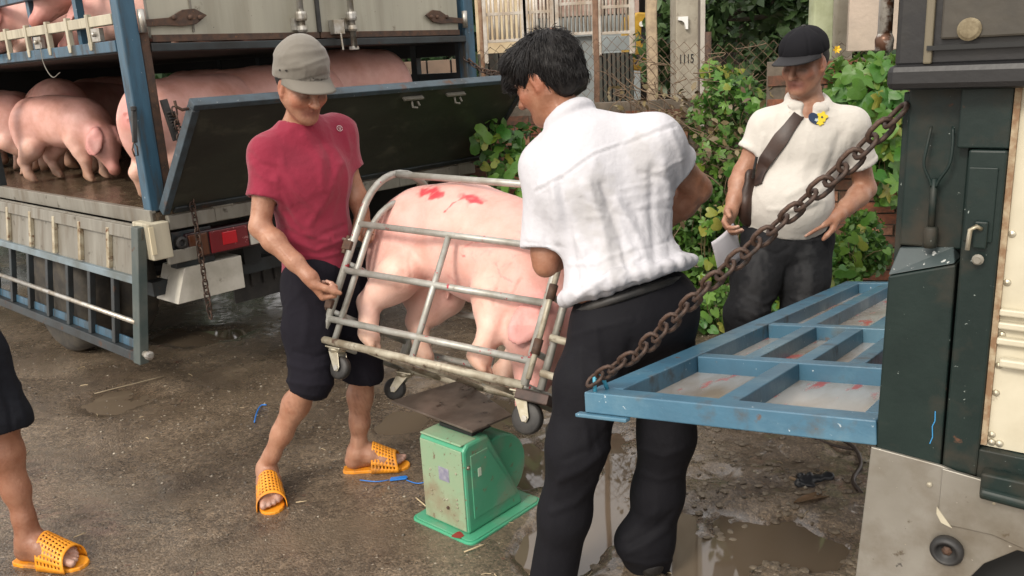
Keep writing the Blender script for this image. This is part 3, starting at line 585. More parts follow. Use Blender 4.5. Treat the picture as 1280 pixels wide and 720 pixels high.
# ------------------------------------------------------------------ background: walls, posts, fences, shed, trees
brick_m = [pm('red_brick', (.24, .085, .045), .9, 0, (.12, .055, .035), 25, bump=.002, bs=60), pm('dark_brick', (.15, .065, .04), .9, 0, (.07, .045, .03), 25, bump=.002, bs=60), pm('pale_brick', (.32, .16, .10), .9, 0, (.16, .08, .05), 25, bump=.002, bs=60)]
def brick_wall(label, a, b, h, mortar_m, z0=0, skip=None, group=None):
    a = A3(*a); b = A3(*b); d = unit(b-a); n = np.cross((0, 0, 1), d); L_ = np.linalg.norm(b-a); T_ = M4(d, n, (0, 0, 1), a)
    w = thing('brick_wall', label, 'wall', T_, group); MB(T_).box(0, L_, .012, .11, z0, h).part('mortar', mortar_m, w)
    mb = MB(); mb.box(-.1, .1, -.0, .10, -.029, .029)
    mes = [mesh_np('brick', mb.V, mb.F, k, False) for k in brick_m]; rows = int(h/.068); cnt = 0
    for r in range(rows):
        for c in range(int(L_/.212)):
            x = .106+c*.212+(r % 2)*.1
            if x+.1 > L_: continue
            if skip and skip(x, r*.068): continue
            cnt += 1
            if cnt > 300: continue
            R_ = Matrix.Rotation(random.uniform(-.03, .03), 4, 'Z') @ Matrix.Rotation(random.uniform(-.02, .02), 4, 'Y')
            link('brick', random.choice(mes), w, T_ @ Matrix.Translation((x, random.uniform(-.012, .006), z0+.034+r*.068)) @ R_)
    return w
mortar = pm('dirty_mortar', (.16, .13, .10), .95, 0, (.08, .07, .055), 8, bump=.003, bs=40)
brick_wall('low red brick wall in deep shade behind the leaning tailgate and the pig cage', (-.55, 6.0, 0), (1.30, 5.75, 0), 1.28, mortar)
brick_wall('broken red brick wall behind the man with the shoulder bag', (1.55, 5.12, 0), (2.75, 4.75, 0), 1.50, mortar)
m = MB(M4(unit((1.2, -.37, 0)), unit((.37, 1.2, 0)), (0, 0, 1), (1.98, 5.03, 0))); m.box(0, 1.6, .0, .10, 1.535, 3.2)
o = m.part('rendered_wall', pm('pinkish_render', (.46, .38, .31), .9, 0, (.34, .29, .24), 3, bump=.003, bs=30), bevel=.006); setp(o, 'smooth pinkish beige rendered wall above the brick course at upper right', 'wall')
# posts
def column(name, label, cat, x0, x1, ytop, Y, depth, z1, mat, wob=0, taper=0):
    a = P(x0, 60, Y); b = P(x1, 60, Y); w = b[0]-a[0]; c = (a+b)/2; n = 14; V = []; F = []
    for i in range(n):
        z = z1*i/(n-1); k = 1-taper*z/z1; ox = wob*random.uniform(-1, 1); oy = wob*random.uniform(-1, 1)
        for sx, sy in ((-1, -1), (1, -1), (1, 1), (-1, 1)): V.append((c[0]+sx*w/2*k+ox+wob*.5*random.uniform(-1, 1), Y+depth/2+sy*depth/2*k+oy, z))
    for i in range(n-1):
        for j in range(4): F.append((i*4+j, i*4+(j+1) % 4, i*4+4+(j+1) % 4, i*4+4+j))
    F.append(tuple((n-1)*4+j for j in range(4)))
    o = part(name, V, F, mat, M=Matrix.Translation((c[0], Y, 0)), bevel=.008 if not wob else .012, smooth=bool(wob)); 
    if label: setp(o, label, cat)
    return o, c
pc, c = column('utility_pole', 'square grey concrete pole stencilled 1115 with a white bracket', 'pole', 845, 881, 0, 6.25, .22, 6, MT['concrete'])
m = MB(); wx = P(876, 60, 6.25)[0]; m.box(wx-.006, wx+.028, 6.235, 6.25, 0, 6); m.part('lit_edge_strip', pm('lit_pole_edge', (.50, .47, .42), .8, 0, (.4, .37, .32), 6), pc, bevel=.004)  # the pole's lit side edge, put into a paler colour
m = MB(); m.box(wx-.022, wx-.010, 6.240, 6.2505, 0, 6); m.part('groove', pm('pole_groove', (.14, .12, .10), .9), pc)
bp_ = P(858, 27, 6.22); m = MB(); m.prism([bp_+A3(-.055, 0, .035), bp_+A3(.012, 0, .035), bp_+A3(.012, 0, -.05), bp_+A3(-.003, 0, -.05), bp_+A3(-.012, 0, -.01), bp_+A3(-.03, 0, .008), bp_+A3(-.055, 0, .012)], (0, .028, 0)); m.part('bracket', pm('white_bracket', (.8, .8, .78), .5), pc)
tcv = bpy.data.curves.new('pole_number', 'FONT'); tcv.body = '1115'; tcv.size = .088; tcv.extrude = .0006; tcv.offset = .0012; tcv.align_x = 'CENTER'
to = bpy.data.objects.new('tmp_text', tcv); COL.objects.link(to); dg = bpy.context.evaluated_depsgraph_get(); tm = bpy.data.meshes.new_from_object(to.evaluated_get(dg)); bpy.data.objects.remove(to)
tm.materials.clear(); tm.materials.append(pm('black_stencil', (.02, .02, .02), .8)); tp = P(858, 79, 6.2475)
to = link('pole_number', tm, pc, M4((.62, 0, 0), (0, 0, 1), (0, -1, 0), tp))
column('fence_post', 'rough tan concrete post standing left of the stencilled pole', 'post', 810, 823, 0, 6.3, .08, 3.0, pm('tan_rough_post', (.46, .36, .24), .9, 0, (.30, .23, .16), 18, bump=.004, bs=50), wob=.006)
column('fence_post', 'greenish lichen covered post behind the black capped man', 'post', 1017, 1041, 0, 5.6, .12, 3.2, pm('lichen_post', (.42, .46, .30), .85, 0, (.30, .33, .20), 6, bump=.003, bs=40), wob=.003)
column('fence_post', 'broad grey concrete post right of the lichen covered post', 'post', 1044, 1066, 0, 6.1, .14, 3.2, MT['concrete'], wob=.002)
column('fence_post', 'thin rusty upright nearest the rear corner of the livestock truck', 'post', 600, 605, 0, 8.0, .04, 3.2, pm('rusty_post', (.24, .12, .07), .8, 0, (.38, .28, .18), 12), wob=.004)
column('fence_post', 'thin rusty brown post wound with a dry twig against the grey panel', 'post', 742, 749, 0, 7.2, .05, 3.2, pm('brown_post', (.28, .17, .11), .85, 0, (.16, .09, .06), 10), wob=.004)
# raised yard wall with white railing, about 9 m away
RX = lambda x, Y=9.0: P(x, 50, Y)[0]
def wallbox(name, label, x0, x1, z0, z1, Y, mat, d=.1, cat='wall', slats=0, slat_m=None):
    X0, X1 = RX(x0, Y), RX(x1, Y); 
    if not slats:
        o = MB().box(X0, X1, Y, Y+d, z0, z1).part(name, mat, own=True, bevel=.004); setp(o, label, cat); return o
    t = thing(name, label, cat, (X0, Y, 0)); MB().box(X0, X1, Y+.02, Y+d, z0, z1).part('backing', MT['shadow'], t)
    w = (X1-X0)/slats
    for i in range(slats): MB().box(X0+i*w+.008, X0+(i+1)*w-.008, Y-.01+random.uniform(-.004, .004), Y+.02, z0, z1).part('panel', slat_m or mat, t, bevel=.004)
    return t
darkpan = pm('dark_green_grey_boards', (.055, .062, .050), .85, 0, (.11, .10, .085), 5, bump=.002, bs=20, stretch=(1, 1, .3))
bluegrey = pm('blue_grey_render', (.30, .34, .35), .8, 0, (.24, .26, .26), 3)
wallbox('board_wall', 'weathered pinkish brown wall seen through the truck slats', 440, 592, 0, 1.62, 8.6, pm('brown_render', (.26, .18, .13), .9, 0, (.17, .13, .10), 3, bump=.002, bs=20), slats=5)
wallbox('board_wall', 'dark weathered boards below the left run of white railing', 596, 662, 0, 1.66, 9.1, darkpan, slats=5)
wallbox('panel_wall', 'plain blue grey wall panel behind the dark haired man', 662, 746, 0, 1.78, 9.05, bluegrey)
wallbox('corrugated_panel', 'dark green corrugated sheet under the right run of white railing', 747, 792, 0, 1.60, 9.0, darkpan, slats=8)
wallbox('ledge', 'pale blue grey ledge above the dark corrugated sheet', 745, 795, 1.62, 1.76, 8.98, bluegrey, cat='ledge')
whitebar = pm('weathered_white_bars', (.62, .58, .52), .6, 0, (.42, .34, .26), 6)
def railing(label, xs0, xs1, zb, zm, zt, n, Y, pw=(1, 1)):
    X0, X1 = RX(xs0, Y), RX(xs1, Y); t = thing('railing', label, 'railing', (X0, Y, 0), 'white railings on the yard wall')
    for z in (zb, zm, zt): MB().box(X0+.02, X1-.02, Y-.012, Y+.012, z, z+.03).part('rail', whitebar, t, bevel=.003)
    for i in range(n):
        x = X0+.03+(X1-X0-.06)*(i+.5)/n; MB().tube([(x, Y, zb), (x+random.uniform(-.01, .01), Y, zt)], .0135, 6).part('baluster', whitebar, t, smooth=True)
    for x in (X0, X1): MB().box(x-.028, x+.028, Y-.03, Y+.03, zb-.2, 3.1).part('post', whitebar, t, bevel=.006)
railing('white railing panel farthest left, in front of cream wall', 606, 656, 1.76, 2.02, 2.28, 7, 9.0)
railing('white railing panel second from left, above the dark head', 658, 692, 1.74, 2.02, 2.25, 6, 9.0)
railing('wide white railing panel left of the thin brown post', 696, 744, 1.79, 2.08, 2.5, 8, 9.0)
railing('white railing panel right of the thin brown post', 748, 790, 1.78, 2.03, 2.5, 7, 9.0)
wallbox('house_wall', 'cream house wall behind the left railing', 596, 668, 1.6, 3.6, 11.5, pm('cream_wall', (.62, .52, .34), .85, 0, (.45, .33, .2), 2), d=.2)
wallbox('house_wall', 'pinkish red brick house front behind the right railing', 670, 800, 2.1, 3.8, 12.0, pm('pink_brick_far', (.34, .20, .16), .85, 0, (.45, .34, .28), 8, stretch=(.3, 1, 4)), d=.2, slats=9, slat_m=pm('pink_boards', (.36, .22, .18), .85, 0, (.48, .36, .30), 6))
wallbox('house_wall', 'blue grey lower house wall behind the right railing', 670, 800, 0, 2.08, 11.9, bluegrey, d=.2)
# dark open shed with yellow digger
t = thing('shed', 'dark open shed behind the concrete pole', 'shed', (2.6, 12, 0))
MB().box(RX(790, 12), RX(1010, 12), 13.5, 13.6, 0, 4.5).part('back_wall', pm('shade_dark_wall', (.02, .017, .014), .9, 0, (.05, .035, .022), 2), t)  # dim shed interior put into a near-black wall colour
MB().box(RX(786, 12), RX(1010, 12), 10.5, 13.6, 3.3, 3.4).part('roof', MT['shadow'], t); MB().box(RX(792, 12), RX(797, 12), 10.8, 10.95, 0, 3.3).part('post', MT['shadow'], t)
for k in range(5): MB().beam((3.2+.2*k, 12.5, .2), (3.0+.33*k, 12.6, 3.1), .06, .06).part('rafter', pm('dark_timber', (.05, .035, .025), .9), t)
yel = pm('digger_yellow', (.55, .33, .03), .5, 0, (.35, .2, .03), 6)
t = thing('excavator', 'yellow digger half hidden in the dark shed behind the tan post', 'excavator', P(800, 60, 10))
YY = 10.0
q = MB(); q.prism([P(790, 88, YY), P(790, 22, YY), P(796, 15, YY), P(812, 16, YY), P(818, 26, YY), P(818, 90, YY)], (0, .9, 0)); q.part('body', yel, t, bevel=.02)
q = MB(); q.prism([P(801, 54, YY-.01), P(802, 33, YY-.01), P(812, 30, YY-.01), P(816, 34, YY-.01), P(816, 56, YY-.01)], (0, .02, 0)); q.part('cab_window', MT['shadow'], t)
q = MB(); q.prism([P(794, 74, YY-.01), P(795, 68, YY-.01), P(800, 68, YY-.01), P(800, 74, YY-.01)], (0, .02, 0)); q.part('vent', MT['shadow'], t)
q = MB(); q.lathe([(.03, 0), (.03, .02)], P(802, 30, YY-.02), (0, -1, 0), 10); q.part('headlight', pm('lamp_glass', (.9, .88, .8), .2), t)
MB().tube([P(793, 80, YY-.05), P(815, 62, YY-.05)], .012, 6).part('hydraulic_hose', MT['shadow'], t)

# chain-link fence over the low wall
def chainlink():
    t = thing('chain_link_fence', 'rusty chain-link fence tangled with dry vines behind the white shirted man', 'fence', (1.2, 6.05, 0))
    m = MB(); a = A3(-.2, 6.12, 0); b = A3(3.0, 5.55, 0); d = unit(b-a); L_ = np.linalg.norm(b-a); z0, z1 = .5, 1.66; p = .072; nz = int((z1-z0)/(p)); nw = int(L_/p)
    rr = random.Random(5)
    for i in range(nw):
        pts = []
        for k in range(nz*2+1):
            z = z0+k*p/2+.0; x = i*p+(p/2 if k % 2 else 0)*(1 if 1 else -1)
            q = a+d*(x)+A3(0, (.004 if k % 2 else -.004)+.03*sin(x*3+z*4), z+.03*sin(x*2.1)*z+.02*sin(x*7)); pts.append(q+A3(rr.uniform(-.004, .004), 0, rr.uniform(-.004, .004)))
        m.tube(pts, .0024, 3, cap=False)
        pts = [a+d*((i+1)*p-(p/2 if k % 2 else 0))+A3(0, .03*sin(i*p*3), 0)*1+A3(0, 0, z0+k*p/2+.03*sin(((i+1)*p)*2.1)*(z0+k*p/2)+.02*sin((i+1)*p*7)) for k in range(nz*2+1)]
        m.tube(pts, .0024, 3, cap=False)
    o = m.part('wire_mesh', pm('rusty_wire', (.22, .15, .10), .7, .3, (.12, .07, .05), 20), t, smooth=True); o['kind'] = 'stuff'
    for x in (0.0, 1.6, 3.1): q = a+d*x; MB().tube([q, q+A3(0, 0, 1.7)], .022, 8).part('post', MT['rust'], t, smooth=True)
chainlink()
# ------------------------------------------------------------------ organic surfaces: smooth unions of tapered limbs and ellipsoids, meshed as one skin
def _cone_d(p, a, b, ra, rb):
    ba = b-a; l2 = float(ba @ ba)
    pa = p-a
    if l2 < 1e-10: return np.sqrt((pa*pa).sum(-1))-max(ra, rb)
    rr = ra-rb; a2 = l2-rr*rr; il2 = 1/l2
    if a2 <= 0: return (np.sqrt((pa*pa).sum(-1))-ra) if ra > rb else (np.sqrt(((p-b)**2).sum(-1))-rb)
    y = pa @ ba; z = y-l2; q = pa*l2-y[..., None]*ba; x2 = (q*q).sum(-1); y2 = y*y*l2; z2 = z*z*l2
    k = np.sign(rr)*rr*rr*x2
    d = (np.sqrt(x2*a2*il2)+y*rr)*il2-ra
    c1 = np.sign(z)*a2*z2 > k; c2 = np.sign(y)*a2*y2 < k
    d = np.where(c1, np.sqrt(x2+z2)*il2-rb, np.where(c2, np.sqrt(x2+y2)*il2-ra, d)); return d
class Blob:
    def __init__(s, res=.006, T=None): s.res = res; s.p = []; s.T = np.array(T, float) if T is not None else None
    def _t(s, v): v = np.asarray(v, float); return v if s.T is None else s.T[:3, :3] @ v + s.T[:3, 3]
    def _s(s): return 1.0 if s.T is None else float(np.linalg.norm(s.T[:3, 0]))
    def cone(s, a, b, ra, rb=None, k=.02, col=None, clip=None, op=1, cw=1.0):
        rb = ra if rb is None else rb; f = s._s()
        if clip is not None: clip = [(s._t(c[0]), unit(s._t(A3(*c[0])+A3(*c[1]))-s._t(c[0]))) for c in clip]
        s.p.append(('c', s._t(a), s._t(b), ra*f, rb*f, k*f, col, clip, op, cw)); return s
    def ell(s, c, r, R=None, k=.02, col=None, clip=None, op=1, cw=1.0):
        f = s._s(); R = np.eye(3) if R is None else np.stack([unit(v) for v in R], 1)
        if s.T is not None: R = (s.T[:3, :3]/f) @ R
        if clip is not None: clip = [(s._t(q[0]), unit(s._t(A3(*q[0])+A3(*q[1]))-s._t(q[0]))) for q in clip]
        s.p.append(('e', s._t(c), R, np.asarray(r, float)*f, None, k*f, col, clip, op, cw)); return s
    def chain(s, pts, k=.012, **kw):
        for i in range(len(pts)-1): s.cone(pts[i][:3], pts[i+1][:3], pts[i][3], pts[i+1][3], k=k, **kw)
        return s
    def _bb(s, q, m=0):
        if q[0] == 'c': return np.minimum(q[1]-q[3], q[2]-q[4])-m, np.maximum(q[1]+q[3], q[2]+q[4])+m
        e = np.sqrt(((q[2]*q[3][None])**2).sum(1)); return q[1]-e-m, q[1]+e+m
    def _d(s, q, p):
        if q[0] == 'c': d = _cone_d(p, q[1], q[2], q[3], q[4])
        else:
            l = (p-q[1]) @ q[2]; k0 = np.sqrt(((l/q[3])**2).sum(-1)); k1 = np.sqrt(((l/q[3]**2)**2).sum(-1))+1e-9; d = k0*(k0-1)/k1
            d = np.where(k0 < 1e-4, -q[3].min(), d)
        if q[7]:
            for c, n in q[7]: d = np.maximum(d, (p-c) @ n)
        return d
    def mesh(s, smooth=1):
        r = s.res; bbs = [s._bb(q) for q in s.p if q[8] > 0]
        lo = np.min([b[0] for b in bbs], 0)-3*r; hi = np.max([b[1] for b in bbs], 0)+3*r
        n = np.ceil((hi-lo)/r).astype(int)+1; F = np.full(n, .5, np.float32); ax = [lo[i]+r*np.arange(n[i]) for i in range(3)]
        for q in s.p:
            m = max(q[5], 2*r)+r; b0, b1 = s._bb(q, m); i0 = np.clip(np.floor((b0-lo)/r).astype(int), 0, n-1); i1 = np.clip(np.ceil((b1-lo)/r).astype(int)+1, 1, n)
            if (i1 <= i0).any(): continue
            g = np.stack(np.meshgrid(*[ax[i][i0[i]:i1[i]] for i in range(3)], indexing='ij'), -1); d = s._d(q, g).astype(np.float32)
            sl = tuple(slice(i0[i], i1[i]) for i in range(3)); f = F[sl]; k = max(q[5], 1e-5)
            if q[8] > 0: h = np.maximum(k-np.abs(f-d), 0)/k; F[sl] = np.minimum(f, d)-h*h*k*.25
            else: h = np.maximum(k-np.abs(f+d), 0)/k; F[sl] = np.maximum(f, -d)+h*h*k*.25
        S = F < 0
        c = np.zeros(np.array(F.shape)-1, np.uint8)
        for a in (0, 1):
            for b in (0, 1):
                for e in (0, 1): c += S[a:F.shape[0]-1+a, b:F.shape[1]-1+b, e:F.shape[2]-1+e]
        idx = np.argwhere((c > 0) & (c < 8)); acc = np.zeros((len(idx), 3)); cnt = np.zeros(len(idx))
        I, J, K = idx.T
        for axis in range(3):
            o1, o2 = [i for i in range(3) if i != axis]
            for u in (0, 1):
                for v in (0, 1):
                    off = np.zeros(3, int); off[o1] = u; off[o2] = v; off2 = off.copy(); off2[axis] = 1
                    f0 = F[I+off[0], J+off[1], K+off[2]]; f1 = F[I+off2[0], J+off2[1], K+off2[2]]
                    mk = (f0 < 0) != (f1 < 0); t = np.where(mk, f0/np.where(mk, f0-f1, 1), 0)
                    pos = np.tile(off.astype(float), (len(idx), 1)); pos[:, axis] += t
                    acc += pos*mk[:, None]; cnt += mk
        V = lo+r*(idx+acc/cnt[:, None])
        lut = np.full(c.shape, -1, np.int32); lut[I, J, K] = np.arange(len(idx)); faces = []
        for axis in range(3):
            o1, o2 = (axis+1) % 3, (axis+2) % 3
            sl0 = [slice(None)]*3; sl1 = [slice(None)]*3; sl0[axis] = slice(0, -1); sl1[axis] = slice(1, None)
            ch = S[tuple(sl0)] != S[tuple(sl1)]; e = np.argwhere(ch); s0 = S[e[:, 0], e[:, 1], e[:, 2]]
            ok = (e[:, o1] > 0) & (e[:, o2] > 0) & (e[:, o1] < c.shape[o1]) & (e[:, o2] < c.shape[o2]); e = e[ok]; s0 = s0[ok]
            q = []
            for du, dv in ((-1, -1), (0, -1), (0, 0), (-1, 0)):
                w = e.copy(); w[:, o1] += du; w[:, o2] += dv; q.append(lut[w[:, 0], w[:, 1], w[:, 2]])
            q = np.stack(q, -1); q = np.where(s0[:, None], q, q[:, ::-1]); faces.append(q)
        Fc = np.concatenate(faces); Fc = Fc[(Fc >= 0).all(1)]
        for _ in range(smooth): V = relax(V, Fc, .5)
        s.V, s.F = V, Fc; return V, Fc
    def colors(s, base, w=.012):
        V = s.V; acc = np.zeros((len(V), 3)); tw = np.full(len(V), 1e-6)[:, None]; acc += np.asarray(base)*1e-6
        for q in s.p:
            if q[8] < 0 and q[6] is None: continue
            b0, b1 = s._bb(q, .06); mk = ((V > b0) & (V < b1)).all(1)
            if not mk.any(): continue
            d = np.abs(s._d(q, V[mk])); ww = (np.exp(-np.clip(d, 0, 1)/w)*q[9])[:, None]; acc[mk] += ww*np.asarray(q[6] if q[6] is not None else base); tw[mk] += ww
        return acc/tw
def relax(V, F, lam=.5):
    n = len(V); s = np.zeros((n, 3)); c = np.zeros(n)
    for a, b in ((0, 1), (1, 2), (2, 3), (3, 0)):
        for x, y in ((F[:, a], F[:, b]), (F[:, b], F[:, a])):
            c += np.bincount(x, minlength=n)
            for k in range(3): s[:, k] += np.bincount(x, V[y, k], minlength=n)
    return V*(1-lam)+lam*s/np.maximum(c, 1)[:, None]
def normals(V, F):
    fn = np.cross(V[F[:, 2]]-V[F[:, 0]], V[F[:, 3]]-V[F[:, 1]]); N = np.zeros_like(V)
    for j in range(4):
        for k in range(3): N[:, k] += np.bincount(F[:, j], fn[:, k], minlength=len(V))
    return N/np.maximum(np.linalg.norm(N, axis=1), 1e-12)[:, None]
def segdist2(q, pts):                 # distance of 2D points to a polyline
    d = np.full(len(q), 1e9)
    for i in range(len(pts)-1):
        a = np.array(pts[i], float); b = np.array(pts[i+1], float); ab = b-a; t = np.clip(((q-a) @ ab)/max(ab @ ab, 1e-9), 0, 1); d = np.minimum(d, np.linalg.norm(q-(a+t[:, None]*ab), axis=1))
    return d
def folds(V, N, lines, front=True):   # lines: (pixel polyline, width px, height m): ridges (+) and creases (-) on the side facing the lens
    q = PX(V); vis = ((CAMP-V)*N).sum(1) > 0 if front else np.ones(len(V), bool); D = np.zeros(len(V))
    for pts, w, h in lines:
        x = segdist2(q, pts)/w; D += h*np.exp(-x*x)
    return V+N*(D*vis)[:, None]
def paint(C, V, N, lines, noise=0):   # pigment marks on the surface: (pixel polyline, width px, colour, strength)
    q = PX(V); vis = ((CAMP-V)*N).sum(1) > 0
    for pts, w, col, st in lines:
        x = segdist2(q, pts)/w
        if noise: x = x+noise*vnoise(V, 55, 3)
        f = (np.clip(1.6-x*1.6, 0, 1)*st*vis)[:, None]; C = C*(1-f)+np.asarray(col)*f
    return C
def frame(f, u):                      # x right of face, y forward, z up
    f = unit(f); u = unit(np.asarray(u, float)-f*(np.asarray(u, float)@f)); return np.cross(f, u), f, u
def fmat(c, f, u, sc=1.0):
    x, y, z = frame(f, u); M = np.eye(4); M[:3, 0] = x*sc; M[:3, 1] = y*sc; M[:3, 2] = z*sc; M[:3, 3] = c; return M
# ------------------------------------------------------------------ wheeled pig cage, tilted between the two men
cA = P(402, 424, 3.0); cB = P(655, 482, 2.5); cL = unit(cB-cA); LEN = np.linalg.norm(cB-cA)
_d = ray(454, 263); _s = np.dot(cA-CAMP, cL)/np.dot(_d, cL); cN = unit(CAMP+_d*_s-cA); cW = np.cross(cN, cL)
TC = M4(cL, cW, cN, cA); CW = .48
cage = thing('pig_cage', 'tilted grey tubular cage on castors, blood spotted, holding one pig', 'cage', TC)
tube_m = pm('galvanised_tube', (.42, .42, .39), .42, .35, (.30, .29, .25), 18, spots=[((.40, .03, .05), 30, .635, .67, .3), ((.12, .08, .05), 16, .64, .74, .8)], bump=.0004, bs=80)
old_m = pm('dirty_cream_tube', (.46, .43, .34), .5, .2, (.24, .20, .14), 14, spots=[((.10, .06, .04), 20, .58, .68, .8)], bump=.0005, bs=80)
def bc(): return MB(TC)
def ctube(nm, pts, r=.0125, mat=None): return bc().tube([A3(*p) for p in pts], r, 10).part(nm, mat or tube_m, cage, smooth=True)
HS = .52
def endframe(x, r, y0=0.0, y1=CW, h=HS, top=.225, mat=None, z0=0.0):
    cy = (y0+y1)/2; ry = (y1-y0)/2; pts = [(x, y0, z0), (x, y0, h)]+[(x, cy-ry*cos(a), h+top*sin(a)) for a in np.linspace(.12, pi-.12, 16)]+[(x, y1, h), (x, y1, z0)]
    return ctube('end_frame', pts, r, mat)
endframe(0, .0145); endframe(LEN, .0145)
endframe(.035, .012, .03, CW-.03, HS-.10, .21)            # inner sliding gate
endframe(LEN+.045, .013, .03, CW-.03, HS-.08, .18)
# rails along the cage
for y in (0, CW):
    for z, nm in ((.455, 'rail'), (.27, 'rail'), (.08, 'rail'), (.0, 'floor_rail')):
        ctube(nm, [(0, y, z), (LEN, y, z)], .0125 if z else .014, tube_m if z else old_m)
    ctube('upright', [(LEN*.485, y, 0), (LEN*.485, y, .455)], .0115)
ctube('rail', [(0, CW*.22, HS+.185), (LEN, CW*.22, HS+.185)], .0135)
ctube('rail', [(0, CW*.80, HS+.175), (LEN, CW*.80, HS+.175)], .0125)
for x in (0, LEN):
    for z in (.0, .11, .30): ctube('cross_bar', [(x, 0, z), (x, CW, z)], .011)
    ctube('end_upright', [(x, CW*.5, 0), (x, CW*.5, .30)], .010)
ctube('brace', [(.0, CW*.62, HS+.18), (.0, CW*.28, .42)], .009)
for x in (.22, .43, .66): ctube('floor_bar', [(x, 0, -.004), (x, CW, -.004)], .009, old_m)
m = bc(); m.box(LEN-.02, LEN+.10, -.01, CW+.01, -.045, -.012); m.part('end_plate', pm('brown_end_plate', (.07, .04, .03), .4, .2, (.03, .02, .016), 12), cage, bevel=.004)
for z in (.33, .10):
    m = bc(); m.tube([(-.018, -.012, z), (-.018, -.012, z+.07)], .009, 8); m.box(-.028, .012, -.022, .0, z+.015, z+.05); m.part('gate_hinge', MT['rust'], cage, bevel=.002)
m = bc(); m.tube([(-.06, -.01, .385), (0, -.012, .385)], .006, 8); m.part('latch_pin', MT['steel'], cage, smooth=True)
m = bc(); m.tube([(LEN+.018, -.016, .02), (LEN+.018, -.016, .50)], .0095, 8); m.part('latch_bar', old_m, cage, smooth=True)
for z in (.10, .28, .42): bc().tube([(LEN+.018, -.016, z), (LEN+.018, -.016, z+.05)], .015, 8).part('latch_sleeve', MT['rust'], cage, smooth=True)
for z in (.165, .05): ctube('handle_bar', [(LEN+.045, .0, z), (LEN+.16, .03, z-.005), (LEN+.17, CW-.05, z-.005), (LEN+.045, CW, z)], .012, old_m)
def castor(x, y, swing, R_=.050, base=-.014):
    c0 = TN3 @ A3(x, y, base)+cA; dn = unit(lerp(-cN, (0, 0, -1), .35)); fwd = unit(np.cross(dn, cW))*0+unit(A3(*swing)-dn*(A3(*swing)@dn)); sd = np.cross(dn, fwd)
    T_ = M4(fwd, -sd, -dn, c0)
    p = MB(T_).lathe([(.030, -.004), (.033, -.010), (.026, -.020), (.015, -.022)], (0, 0, 0), (0, 0, 1), 14).part('castor', MT['zinc'], cage)
    MB(T_).box(-.035, .035, -.03, .03, -.004, .002).part('top_plate', MT['zinc'], p, bevel=.002)
    off = .030; hz = -.022-R_-.006
    for s_ in (-1, 1):
        y_ = s_*.021; MB(T_).prism([(-.02, y_, -.016), (.026, y_, -.016), (off+.014, y_, hz+.004), (off+.008, y_, hz-.012), (off-.008, y_, hz-.012), (off-.016, y_, hz)], (0, .0035*s_, 0)).part('fork', MT['zinc'], p, bevel=.0012)
    w_ = MB(T_).lathe([(.014, -.014), (R_-.007, -.015), (R_, -.009), (R_, .009), (R_-.007, .015), (.014, .014)], (off, 0, hz), (0, 1, 0), 26).part('wheel', MT['black'], p, smooth=True, bevel=0)
    MB(T_).lathe([(.010, -.028), (.010, -.024), (.007, -.024), (.007, .024), (.010, .024), (.010, .028)], (off, 0, hz), (0, 1, 0), 8).part('axle_bolt', MT['steel'], p)
TN3 = np.stack([cL, cW, cN], 1)
castor(.06, .03, (.8, -.5, 0), .042); castor(.06, CW-.03, (-.9, .2, 0), .045); castor(LEN-.015, .03, (.55, -.3, 0), .052); castor(LEN-.05, CW-.03, (-.5, .2, 0), .05)

# ------------------------------------------------------------------ green platform scale
sB = G(590, 686); sL = G(506, 655); sR = G(680, 628)
gx3 = unit(sR-sB); gy3 = unit(sL-sB - gx3*((sL-sB)@gx3)); TSc = M4(gx3, gy3, (0, 0, 1), sB+A3(0, 0, .012))
SW = np.linalg.norm(sL-sB); SL = np.linalg.norm(sR-sB)
scale = thing('platform_scale', 'squat green platform scale with dark steel plate on wet ground', 'scale', TSc)
gm = pm('scale_green', (.07, .33, .19), .36, 0, (.10, .36, .22), 5, spots=[((.16, .30, .20), 9, .5, .7, .6), ((.20, .12, .07), 28, .62, .70, .8), ((.30, .24, .16), 4, .52, .75, .7)], bump=.0005, bs=60)
gm2 = pm('lit_dusty_scale_green', (.20, .36, .22), .55, 0, (.30, .33, .22), 4, .3, .7, spots=[((.16, .12, .08), 40, .62, .68, .8), ((.22, .16, .10), 6, .52, .72, .8)], bump=.0004, bs=60)  # front and top covers: their brighter lit look is in the colour, plus dust
def bs_(): return MB(TSc)
def rrect(x0, x1, y0, y1, r, n=5):
    out = []
    for cx, cy, a0 in ((x1-r, y1-r, 0), (x0+r, y1-r, pi/2), (x0+r, y0+r, pi), (x1-r, y0+r, 3*pi/2)):
        out += [(cx+r*cos(a0+pi/2*k/n), cy+r*sin(a0+pi/2*k/n)) for k in range(n+1)]
    return out
def slab(poly, z0, z1): m = bs_(); m.prism([(x, y, z0) for x, y in poly], (0, 0, z1-z0)); return m
b_ = slab(rrect(0, SL, 0, SW+.0, .03), -.012, .002).part('base_plate', pm('base_green', (.05, .36, .20), .4, 0, (.09, .30, .17), 7, spots=[((.16, .08, .05), 16, .60, .68, .8), ((.34, .05, .04), 9, .70, .73, .6)], bump=.0008, bs=40), scale, bevel=.004)
slab(rrect(.008, SL-.008, .008, SW-.008, .03), .002, .006).part('base_step', gm, b_, bevel=.003)
